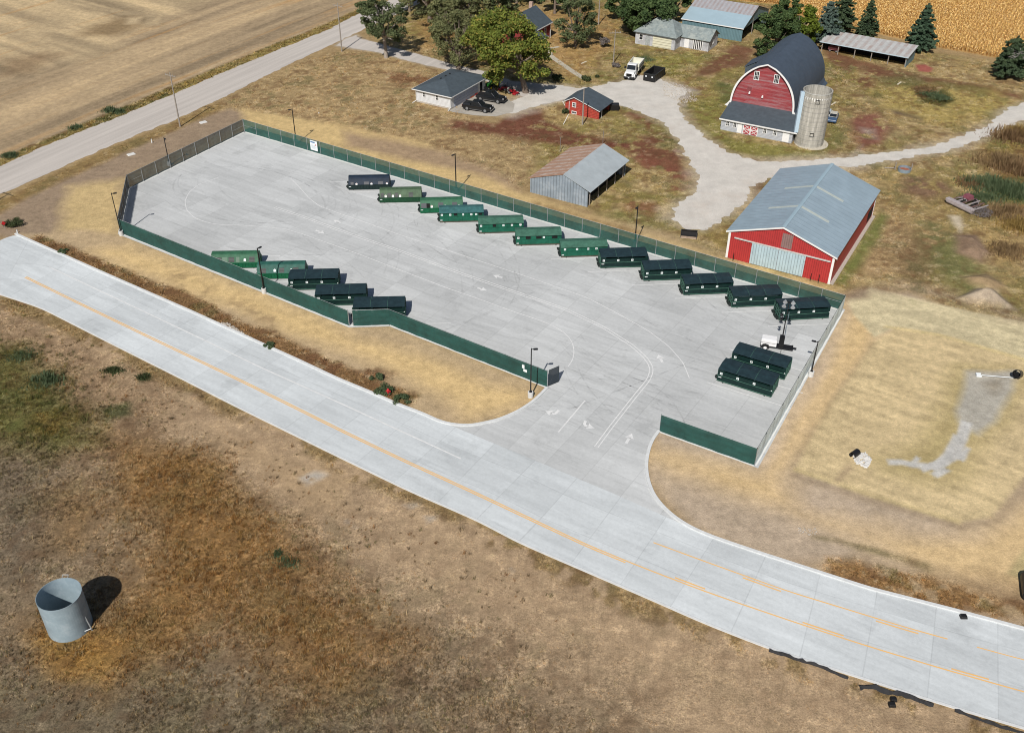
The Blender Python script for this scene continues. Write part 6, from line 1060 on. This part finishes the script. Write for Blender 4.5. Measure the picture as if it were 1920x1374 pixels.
def leaves(centers, radii, per, size, flat=.75, rs=RS, up=.0):
    """leaf quads scattered in clumps: returns V, F"""
    C_ = np.repeat(centers, per, 0); R_ = np.repeat(radii, per)[:, None]; n = len(C_)
    d = rs.randn(n, 3); d /= np.linalg.norm(d, axis=1)[:, None]; rad = rs.rand(n, 1)**.45
    P = C_+d*rad*R_*np.array([1, 1, flat]); nrm = d*.6+rs.randn(n, 3)*.6+[0, 0, .35]; nrm /= np.linalg.norm(nrm, axis=1)[:, None]
    a = np.cross(nrm, rs.randn(n, 3)); a /= np.linalg.norm(a, axis=1)[:, None]+1e-9; b = np.cross(nrm, a)
    s = size*(.55+.9*rs.rand(n, 1)); a, b = a*s, b*s*.62
    V = np.stack([P-a, P+b, P+a, P-b], 1).reshape(-1, 3); F = np.arange(len(V)).reshape(-1, 4); return V, F
def tree(label, loc, h, r, kind, name='deciduous_tree', form='round', dens=1.0, cat='tree', leaf=.30, base=.28, group='trees round the farm', seed=None, bk=None, lean=(0, 0)):
    rs = np.random.RandomState(seed if seed is not None else int(abs(loc[0]*31+loc[1]*17)) % 9999); t = thing(name, label, cat, (loc[0], loc[1], 0), 0.0, group); bk = bk or bark
    if form in ('round', 'sparse'):
        nb = int((44 if form == 'round' else 46)*max(1, (r/4)**1.2)); cs = []
        for i in range(nb):
            u, th = rs.rand(), rs.rand()*6.28; zz = h*(base+.08+(.93-base-.08)*u**.85); prof = math.sqrt(max(.03, 1-((zz/h-(base+.34))/(1.03-base-.30))**2)) if zz/h > base+.34 else math.sqrt(max(.1, 1-((base+.34-zz/h)/(.42))**2))
            rr = r*prof*(.35+.62*rs.rand()**.55); cs.append((rr*math.cos(th)+lean[0]*zz/h, rr*math.sin(th)+lean[1]*zz/h, zz))
        cs = np.array(cs); rad = r*(.17+.15*rs.rand(len(cs)))*(1 if form == 'round' else .9); cs = np.r_[cs, np.c_[cs[::2, :2]*(1.08+.14*rs.rand(len(cs[::2]), 1)), cs[::2, 2:]+rs.randn(len(cs[::2]), 1)*.5]]; rad = np.r_[rad, rad[::2]*.55]; per = int((185 if form == 'round' else 105)*dens); V, F = leaves(cs, rad, per, leaf*.72, .72, rs)
        fork = h*base*(.9 if form == 'round' else .6); mb = MB(); top = (lean[0]*.6, lean[1]*.6, h*.72); mb.tube([(0, 0, -.1), (lean[0]*.1, lean[1]*.1, fork), tuple(np.array(top)*.62+[0, 0, .1]), top], [r*.085+.08, r*.065+.05, r*.04+.03, .03], 9)
        for i in rs.choice(len(cs), min(len(cs), 12 if form == 'round' else 16), False):
            c = cs[i]; k = .35+.4*rs.rand(); s0 = np.array([lean[0]*.1, lean[1]*.1, fork])*(1-k)+np.array(top)*.62*k; m_ = (s0+c)/2+[0, 0, .06*h*(rs.rand()-.3)]; mb.tube([tuple(s0), tuple(m_), tuple(c)], [r*.035+.03, r*.022+.02, .02], 6)
    else:       # conifer: drooping whorls, gaps between them
        cs, rad = [], []; z = h*(.06 if form == 'cone' else .13)
        while z < h*.97:
            u = z/h; rr = r*((1-u)**.8 if form == 'cone' else min(1, .62+u*1.3)*(1-u)**.55*1.02)*(.45+.55*min(1, u*5))*(1 if form == 'cone' else .78+.4*rs.rand()); nb = max(3, int(9*rr/r+3)); off = rs.rand()*6
            for i in range(nb):
                th = off+6.283*i/nb+rs.randn()*.25; l = rr*((.68+.45*rs.rand()) if form == 'cone' else (.5+.7*rs.rand()))
                for s in np.linspace(.3, 1, max(2, int(l/.55))): cs.append((l*s*math.cos(th), l*s*math.sin(th), z-s*l*.10+rs.randn()*.12)); rad.append((.34+.2*rs.rand())*(1.1-.45*s)*max(.6, r/3))
            z += h*.055*(.8+.5*rs.rand())
        cs.append((0, 0, h*.985)); rad.append(.18); cs = np.array(cs); V, F = leaves(cs, np.array(rad), int(62*dens), leaf*.72, .6, rs); mb = MB(); mb.tube([(0, 0, -.1), (0, 0, h*.5), (0, 0, h*.97)], [r*.075+.05, r*.045, .02], 8)
    mb.build('trunk', bk, t); npmesh('crown', V, F, LEAF[kind], t); return t
def g2(px, py): p = at(px, py); return p.x, p.y
def tb(label, bpx, bpy, toppy, r, kind, **kw):     # height from the picture row of the top
    p = at(bpx, bpy); return tree(label, (p.x, p.y), hfor(p, toppy), r, kind, **kw)
tb('upright green tree at the bend of the farm driveway', 724, 109, -12, 5.0, 'olive', form='sparse', dens=1.3, base=.2, leaf=.28, seed=3, lean=(-.5, 1), bk=barkp)
tb('airy multi-stemmed grey-green tree right behind the white garage', 860, 131, 24, 5.8, 'willow', form='sparse', base=.18, leaf=.28, dens=.95, bk=bark, seed=14)
tb('big yellow-green tree shading the red mowers and tractor', 986, 174, 24, 7.2, 'yellow', dens=1.15, base=.15, leaf=.33, seed=5, lean=(-5.4, -1))
tb('bushy grey-green tree with broken limbs beyond the driveway', 806, 42, -60, 6.6, 'willow', form='sparse', leaf=.30, dens=.95, base=.18, bk=bark)
for lb, bx, by, ty, r, k, f, dn, ba in (('dense olive tree behind the airy garage tree', 880, 50, -30, 5.6, 'willow', 'round', .9, .06), ('olive tree left of the farmhouse at the top edge', 925, 44, -38, 5.6, 'olive', 'round', .9, .06), ('dark olive tree behind the farmhouse roof', 968, 6, -70, 5.6, 'olive', 'round', .9, .08), ('tall dark tree right behind the farmhouse chimney', 1040, 26, -62, 3.8, 'dark', 'round', .9, .1), ('thin tree over the gravel road at the top edge', 768, 22, -70, 4.2, 'willow', 'sparse', 1.2, .2), ('far dark tree at the top edge above the garage tree', 845, 8, -90, 5.6, 'olive', 'round', .9, .06), ('grey-green tree between the driveway bend and the olive trees', 838, 66, -6, 4.0, 'willow', 'round', .8, .1)): tb(lb, bx, by, ty, r, k, form='sparse', dens=dn*1.15, leaf=.30, base=ba)
tb('loose dark cedar on the lawn right of the farmhouse', 1078, 88, -12, 4.3, 'olive', name='cedar_tree', form='sparse', base=.06, leaf=.25, dens=1.2)
tb('large dense dark green tree left of the old grey garage', 1212, 68, -16, 6.2, 'dark', dens=1.5, base=.15, leaf=.33, seed=2); tb('dark tree behind the large dense one at the top edge', 1168, 38, -40, 4.4, 'dark', dens=1.1, base=.2); tb('dark leafy tree over the end of the old grey garage roof', 1262, 50, -35, 3.6, 'dark', dens=1.0, base=.2)
tb('bright dark-green tree overhanging the left side of the arched barn roof', 1452, 112, 12, 4.4, 'dark', dens=1.5, base=.1, leaf=.3, seed=9); tb('lime-green tree behind the arched barn roof', 1497, 98, 12, 3.6, 'lime', dens=1.1, base=.15, leaf=.28, seed=4); tb('dark spire tree behind the lime-green one', 1474, 70, -14, 2.8, 'dark', dens=1.0, base=.1)
tb('blue-grey juniper at the left end of the open pole shed', 1545, 84, 4, 3.7, 'bluecedar', name='juniper_tree', form='broad', leaf=.24, dens=1.3); tb('dark cedar behind the open shed, left of its neighbour', 1575, 62, -14, 3.6, 'cedar', name='cedar_tree', form='broad', leaf=.24, dens=1.3); tb('dark cedar with pointed top behind the middle of the open shed', 1622, 70, 0, 3.2, 'cedar', name='cedar_tree', form='cone', leaf=.23, dens=1.4)
tb('lone pointed blue-green spruce at the right end of the open shed', 1722, 95, 6, 3.9, 'spruce', name='spruce_tree', form='cone', leaf=.24, dens=1.6, seed=6)
t = tb('dark spreading cedar with grey dead branches at the corn edge', 1888, 145, 68, 4.3, 'cedar', name='cedar_tree', form='broad', leaf=.25, dens=1.5); rs = np.random.RandomState(2); mb = MB()
for k in range(46): th = rs.rand()*6.28; l = 1.2+1.6*rs.rand(); a_ = np.array([.6, -1.2, 4.6+rs.rand()*1.2]); b3 = a_+[l*math.cos(th), l*math.sin(th)-.4, (rs.rand()-.35)*1.6]; mb.cyl(tuple(a_), tuple(b3), .06, .02, n=4)
mb.build('dead_branch', mat('dead_wood', (.36, .32, .31), .9), t)
def shrub(label, px, py, r, h, kind, group='shrubs and tall weeds', per=70, leaf=.14, name='shrub', nb=None, grass=False):
    if grass:       # tall blades in a ragged patch
        p = at(px, py); rs = np.random.RandomState(int(px*7+py)); n = int(420*r); q = rs.randn(n, 2)*r*.5*[1.25, .85]; f_ = fbm(q[:, 0]+px, q[:, 1]+py, .9, 2, 3); n = len(q); th = rs.rand(n)*6.28
        hh = h*(.35+.65*rs.rand(n))*np.clip(f_*1.8-.2, .25, 1.1)*np.exp(-(q**2).sum(1)/(2.2*r*r)); w_ = .05+.05*rs.rand(n); b0 = np.c_[q, 0*hh]; sd = np.c_[-np.sin(th)*w_, np.cos(th)*w_, 0*hh]; tp = b0+np.c_[np.cos(th)*hh*.45, np.sin(th)*hh*.45, hh]
        V = np.stack([b0-sd, b0+sd, tp], 1).reshape(-1, 3); o = npmesh('tall_weeds', V, np.arange(len(V)).reshape(-1, 3), LEAF[kind]); o.location = (p.x, p.y, 0); return tag(o, label, 'weeds', group)
    p = at(px, py); rs = np.random.RandomState(int(px*7+py)); nb = nb or max(6, int(10*r)); a = rs.rand(nb)*6.28; q = r*np.sqrt(rs.rand(nb))*.8
    cs = np.c_[q*np.cos(a), q*np.sin(a), h*(.35+.3*rs.rand(nb))*(1-.4*(q/r)**2)]; V, F = leaves(cs, np.full(nb, max(.3, r*.38)), per, leaf, min(1.2, h/r*.8), rs); V[:, 2] = np.abs(V[:, 2]); o = npmesh(name, V, F, LEAF[kind]); o.location = (p.x, p.y, 0); return tag(o, label, 'shrub', group)
shrub('round clipped dark shrub nearest the yellow-green tree', 1045, 150, 1.05, 1.5, 'shrub', per=140); shrub('round green shrub at the end of the footpath', 1098, 152, 1.0, 1.3, 'shrub', per=120); shrub('tiny dark shrub right of the footpath shrub', 1119, 146, .4, .5, 'shrub'); shrub('loose upright shrub on the lawn below the pale wooden pole', 1133, 90, 1.2, 3.2, 'grey', nb=18, per=80); shrub('brown bush at the foot of the truckside pole', 1155, 126, 1.1, 1.1, 'grey', per=80)
shrub('scraggy bush at the left end of the red shed', 1061, 213, .7, 1.2, 'shrub', per=60)
for px, py, r, h, k, lb in ((708, 712, .8, .8, 'weed', 'leafy green weed clump above the red hydrant'), (722, 735, 1.1, .9, 'weed', 'leafy green weed clump left of the red hydrant'), (752, 753, 1.0, .7, 'weed', 'leafy green weed clump on the kerb right of the hydrant'), (505, 650, .7, .5, 'weed', 'low green weed clump on the kerb verge'), (26, 424, 1.3, 1.3, 'shrub', 'round weed bush beside the red diamond sign'), (118, 473, .7, .5, 'weed', 'small green weed clump at the kerb left of the first light pole')): shrub(lb, px, py, r*1.1, h, k, leaf=.075, per=170)
for px, py, r, h, k, lb in ((208, 208, 1.4, 1.3, 'weed', 'green ditch bush, larger of the pair by the gravel road'), (222, 211, 1.1, 1.0, 'weed', 'green ditch bush, right one of the pair by the gravel road'), (140, 240, 1.2, 1.0, 'weed', 'green ditch bush left of the pair'), (18, 293, 1.4, 1.1, 'weed', 'green ditch bush at the left photo edge')): shrub(lb, px, py, r*.95, h, k, grass=True)
for px, py, r, h, k, lb in ((40, 668, 1.3, .9, 'weed', 'dark green weed patch nearest the left road end'), (88, 715, 1.6, 1.3, 'weed', 'dark green weed mound in the left field'), (212, 694, 1.0, .7, 'shrub', 'grey-green weed clump in the stubble'), (270, 708, .8, .6, 'shrub', 'small dark weed clump in the stubble'), (525, 1040, .7, .7, 'weed', 'bright green weed clump in the brown field, upper of two'), (538, 1056, .8, .6, 'weed', 'bright green weed clump in the brown field, lower of two')): shrub(lb, px, py, r*1.2, h*.8, k, grass=True)
for i, (px, py, r, h, k, lb) in enumerate(((1905, 258, 2.6, 2.4, 'rust', 'tall rust-brown weed thicket at the right edge below the lane'), (1880, 305, 2.8, 2.2, 'brown', 'tall brown weed thicket below the rust-brown one'), (1915, 320, 2.2, 2.2, 'rust', 'brown weed thicket at the right photo edge'), (1850, 345, 2.4, 1.6, 'weed', 'dark green weed thicket behind the derelict machinery'), (1900, 360, 2.8, 1.8, 'weed', 'dark green weed thicket at the right edge'), (1840, 372, 1.8, 1.2, 'weed', 'low green weeds right of the derelict machinery'), (1885, 400, 2.4, 1.5, 'brown', 'dry brown weeds below the green thicket'), (1915, 425, 2.2, 1.4, 'gold', 'golden dry grass clump at the right edge'), (1822, 345, 1.5, 1.0, 'rust', 'reddish weeds above the derelict machinery'), (1838, 402, 1.1, 1.2, 'grey', 'grey leafless bush touching the derelict machinery'), (1890, 470, 2.0, 1.1, 'brown', 'dry weeds right of the brown dirt heap'), (1915, 250, 1.8, 2.2, 'gold', 'golden tall grass at the lane edge'))): shrub(lb, px, py, r*1.5, h, k, grass=k != 'grey', per=90, leaf=.1)
for px, py, k, lb in ((1745, 176, 'weed', 'rank green growth in the sunken hollow, right part'), (1728, 168, 'rust', 'brown tall weeds on the upper rim of the hollow'), (1765, 184, 'weed', 'green weeds on the lower rim of the hollow'), (1300, 104, 'weed', 'green bush patch on the lawn above the skip')): shrub(lb, px if px > 1310 else 1208, py if px > 1310 else 112, 2.0, .55, k, grass=True)
# ------------------------------------------------------------------ standing corn and ground cover
def inpoly(P, x, y):
    P = np.array(P); ins = np.zeros(len(x), bool)
    for (ax, ay), (bx, by) in zip(P, np.roll(P, -1, 0)): ins ^= ((ay > y) != (by > y)) & (x < (bx-ax)*(y-ay)/((by-ay) if abs(by-ay) > 1e-9 else 1e-9)+ax)
    return ins
cornp = gp(CORN); rs = np.random.RandomState(9); ca, sa = math.cos(-.53), math.sin(-.53)
uu, vv = np.meshgrid(np.arange(-150, 170, .76), np.arange(80, 380, .42)); uu, vv = uu.ravel(), vv.ravel(); vv = vv+rs.randn(len(vv))*.12; uu = uu+rs.randn(len(uu))*.09
cx_, cy_ = uu*ca-vv*sa, uu*sa+vv*ca; k = inpoly(cornp, cx_, cy_) & (cy_ < 310) & (cx_ < 175) & (cx_ > 5); cx_, cy_ = cx_[k], cy_[k]; n = len(cx_); gap = fbm(cx_, cy_, 7, 3, 5); k = rs.rand(n) < np.clip(1.35-gap*.75, .5, 1); cx_, cy_ = cx_[k], cy_[k]; n = len(cx_)
Vs, Cs = [], []; hgt_ = 1.9*(.85+.3*rs.rand(n))
for b in range(7):
    th = rs.rand(n)*6.28; z0 = hgt_*(.25+.11*b); l = .34+.28*rs.rand(n); wd = .055+.03*rs.rand(n); dx, dy = np.cos(th), np.sin(th); dz = .12-.40*rs.rand(n)
    if b == 6: dx, dy, l, dz, wd = dx*.15, dy*.15, .35+0*l, .55+0*dz, .05+0*wd; z0 = hgt_*.85
    p0 = np.c_[cx_, cy_, z0]; p1 = p0+np.c_[dx*l*.55, dy*l*.55, .16+0*l]; p2 = p0+np.c_[dx*l, dy*l, dz]; s = np.c_[-dy*wd, dx*wd, 0*wd]+np.c_[0*wd, 0*wd, .02+0*wd]
    Vs.append(np.stack([p0-s*.6, p1-s, p2, p1+s], 1)); c = 1.45*np.array([C(232, 200, 134), C(218, 184, 114), C(188, 152, 98), C(240, 218, 164)])[rs.choice(4, n, p=[.4, .3, .18, .12])]*(.75+.4*rs.rand(n, 1)); Cs.append(np.repeat(c[:, None], 4, 1))
st = .03; p0 = np.c_[cx_, cy_, 0*cx_]; s = np.c_[np.full(n, st), 0*cx_, 0*cx_]; Vs.append(np.stack([p0-s, p0+s, p0+s*.5+np.c_[0*cx_, 0*cx_, hgt_], p0-s*.5+np.c_[0*cx_, 0*cx_, hgt_]], 1)); Cs.append(np.repeat(np.tile(np.array(C(170, 120, 62)), (n, 1))[:, None], 4, 1))
V = np.concatenate(Vs).reshape(-1, 3); cc = np.concatenate(Cs).reshape(-1, 3); cover = attrmat('dry_plant_cover', .25)
o = npmesh('standing_corn', V, np.arange(len(V)).reshape(-1, 4), cover, cols=cc); o['kind'] = 'stuff'; print('corn', len(V)//4)
# tufts sown with the density painted on the ground sheet
vg = veg.reshape(len(ys), len(xs)); cgd = col.reshape(len(ys), len(xs), 3); hg = hz.reshape(len(ys), len(xs))
okx = np.where((xs > -140) & (xs < 140))[0]; oky = np.where((ys > 40) & (ys < 285))[0]
sub = vg[np.ix_(oky, okx)]; X0, Y0 = np.meshgrid(xs[okx], ys[oky]); vis = (np.abs(X0) < 25+Y0*.52) ; nearw = np.clip(2.6-Y0/80, .7, 1.9); cell = np.gradient(xs)[okx][None, :]*np.gradient(ys)[oky][:, None]; cnt = rs.poisson(np.clip(sub, 0, 16)*cell*vis*nearw*.78); iy, ix = np.nonzero(cnt); rep = cnt[iy, ix]; iy, ix = np.repeat(iy, rep), np.repeat(ix, rep); n = len(ix)
tx = xs[okx][ix]+(rs.rand(n)-.5)*.3; ty = ys[oky][iy]+(rs.rand(n)-.5)*.3; tz = hg[oky[iy], okx[ix]]; tc = cgd[oky[iy], okx[ix]]; dv = np.clip(sub[iy, ix]/9, .12, 1.2); print('tufts', n)
Vs, Cs = [], []; NB = 5; qn = np.clip((fbm(tx, ty, .9, 3, 201)-.5)*1.0+.47+rs.randn(n)*.24, 0, .999); tint = np.array([[.66, .78, .54], [.62, .60, .54], [.78, .72, .64], [1.0, 1.0, 1.0], [1.12, .92, .70], [1.28, 1.16, .92], [1.6, 1.54, 1.4]])[(qn*7).astype(int)]
sz = ((.11+.15*dv*(.4+rs.rand(n)))*np.clip(.75+(ty-80)/160, .75, 1.5))[:, None]
for b in range(NB):
    th = rs.rand(n, 1)*6.28; d = np.c_[np.cos(th), np.sin(th)]; o_ = rs.randn(n, 2)*sz*.45; ln = sz*(.5+.7*rs.rand(n, 1)); wd = sz*(.10+.10*rs.rand(n, 1)); p0 = np.c_[tx[:, None]+o_[:, :1], ty[:, None]+o_[:, 1:], tz-.01]; s = np.c_[-d[:, 1:]*wd, d[:, :1]*wd, 0*wd]; tip = p0+np.c_[d*ln*(.35+.5*rs.rand(n, 1)), ln*(.45+.5*rs.rand(n, 1))]
    Vs.append(np.stack([p0-s, p0+s, tip], 1)); Cs.append(np.repeat((tc*tint*(.75+.55*rs.rand(n, 1)))[:, None], 3, 1))
V = np.concatenate(Vs).reshape(-1, 3); cc = np.clip(np.concatenate(Cs).reshape(-1, 3), .005, .7); zone = np.tile(ty < 84+0*tx, NB)
fld = np.tile(inpoly(gp(SWF), tx, ty), NB); T3 = V.reshape(-1, 3, 3); C3 = cc.reshape(-1, 3, 3)
for nm, mk in (('field_weeds', fld), ('dry_grass', ~fld)): v_ = T3[mk].reshape(-1, 3); o = npmesh(nm, v_, np.arange(len(v_)).reshape(-1, 3), cover, cols=C3[mk].reshape(-1, 3)); o['kind'] = 'stuff'

# tall single weeds: ragged plants standing in the field and on the verges
def inside(pts, n_):
    P = np.array(gp(pts)); lo, hi = P.min(0), P.max(0); q = lo+(hi-lo)*rs.rand(n_*4, 2); return q[inpoly(P, q[:, 0], q[:, 1])][:n_]
RUST, GRN, DRK, PAL = C(150, 104, 54), C(86, 96, 52), C(98, 84, 58), C(196, 172, 128)
sets = ((inside([(230, 840), (420, 860), (520, 960), (640, 1080), (740, 1200), (640, 1290), (420, 1260), (200, 1290), (60, 1250), (60, 1180), (250, 1090)], 5200), (RUST, RUST, DRK, PAL, C(172, 134, 74)), .30), (inside([(0, 640), (70, 650), (140, 730), (175, 830), (60, 850), (0, 840)], 1700), (GRN, GRN, DRK, C(130, 118, 58)), .38),
    (inside([(150, 640), (420, 800), (640, 940), (980, 1090), (1100, 1180), (900, 1200), (560, 1040), (380, 860), (180, 760)], 700), (GRN, DRK, DRK, RUST, C(104, 92, 66)), .34), (inside([(0, 860), (200, 860), (60, 1120), (0, 1200), (300, 1374), (1100, 1374), (760, 1180), (640, 1290), (200, 1290)], 6000), (DRK, C(128, 110, 84), PAL, C(112, 98, 76)), .24),
    (np.array(line_poly([(40, 572), (195, 645), (437, 768), (765, 930), (970, 1030), (1320, 1186), (1607, 1290), (1900, 1384)], 2.6)), (), 0))
Vs, Cs = [], []
for Q, pal, s_ in sets:
    if not pal: continue
    Q = Q+rs.randn(len(Q), 2)*2.2; Q = Q[rs.rand(len(Q)) < np.clip((fbm(Q[:, 0], Q[:, 1], 2.5, 3, 301)-.36)*5, .08, 1)]; Q = Q[inpoly(gp(SWF), Q[:, 0], Q[:, 1]) & (Q[:, 0] > -140) & (Q[:, 1] > 41) & (np.hypot(Q[:, 0]+39.15, Q[:, 1]-59.75) > 2.1)]; n = len(Q)
    cl = np.array(pal)[rs.randint(len(pal), size=n)]*.55+.45*cgd[np.searchsorted(ys, Q[:, 1])-1, np.searchsorted(xs, Q[:, 0])-1]; S = s_*(.3+.9*rs.rand(n, 1)**1.5)
    for b in range(16):
        th = rs.rand(n, 1)*6.28; d = np.c_[np.cos(th), np.sin(th)]; o_ = rs.randn(n, 2)*S*.35; wd = S*(.05+.06*rs.rand(n, 1)); p0 = np.c_[Q+o_, np.zeros(n)]; sd = np.c_[-d[:, 1:]*wd, d[:, :1]*wd, 0*wd]; tip = p0+np.c_[d*S*(.4+.5*rs.rand(n, 1)), S*(.55+.7*rs.rand(n, 1))]
        Vs.append(np.stack([p0-sd, p0+sd, tip], 1)); Cs.append(np.repeat((cl*(.6+.8*rs.rand(n, 1)))[:, None], 3, 1))
V = np.concatenate(Vs).reshape(-1, 3); o = npmesh('tall_field_weeds', V, np.arange(len(V)).reshape(-1, 3), cover, cols=np.concatenate(Cs).reshape(-1, 3)); o['kind'] = 'stuff'
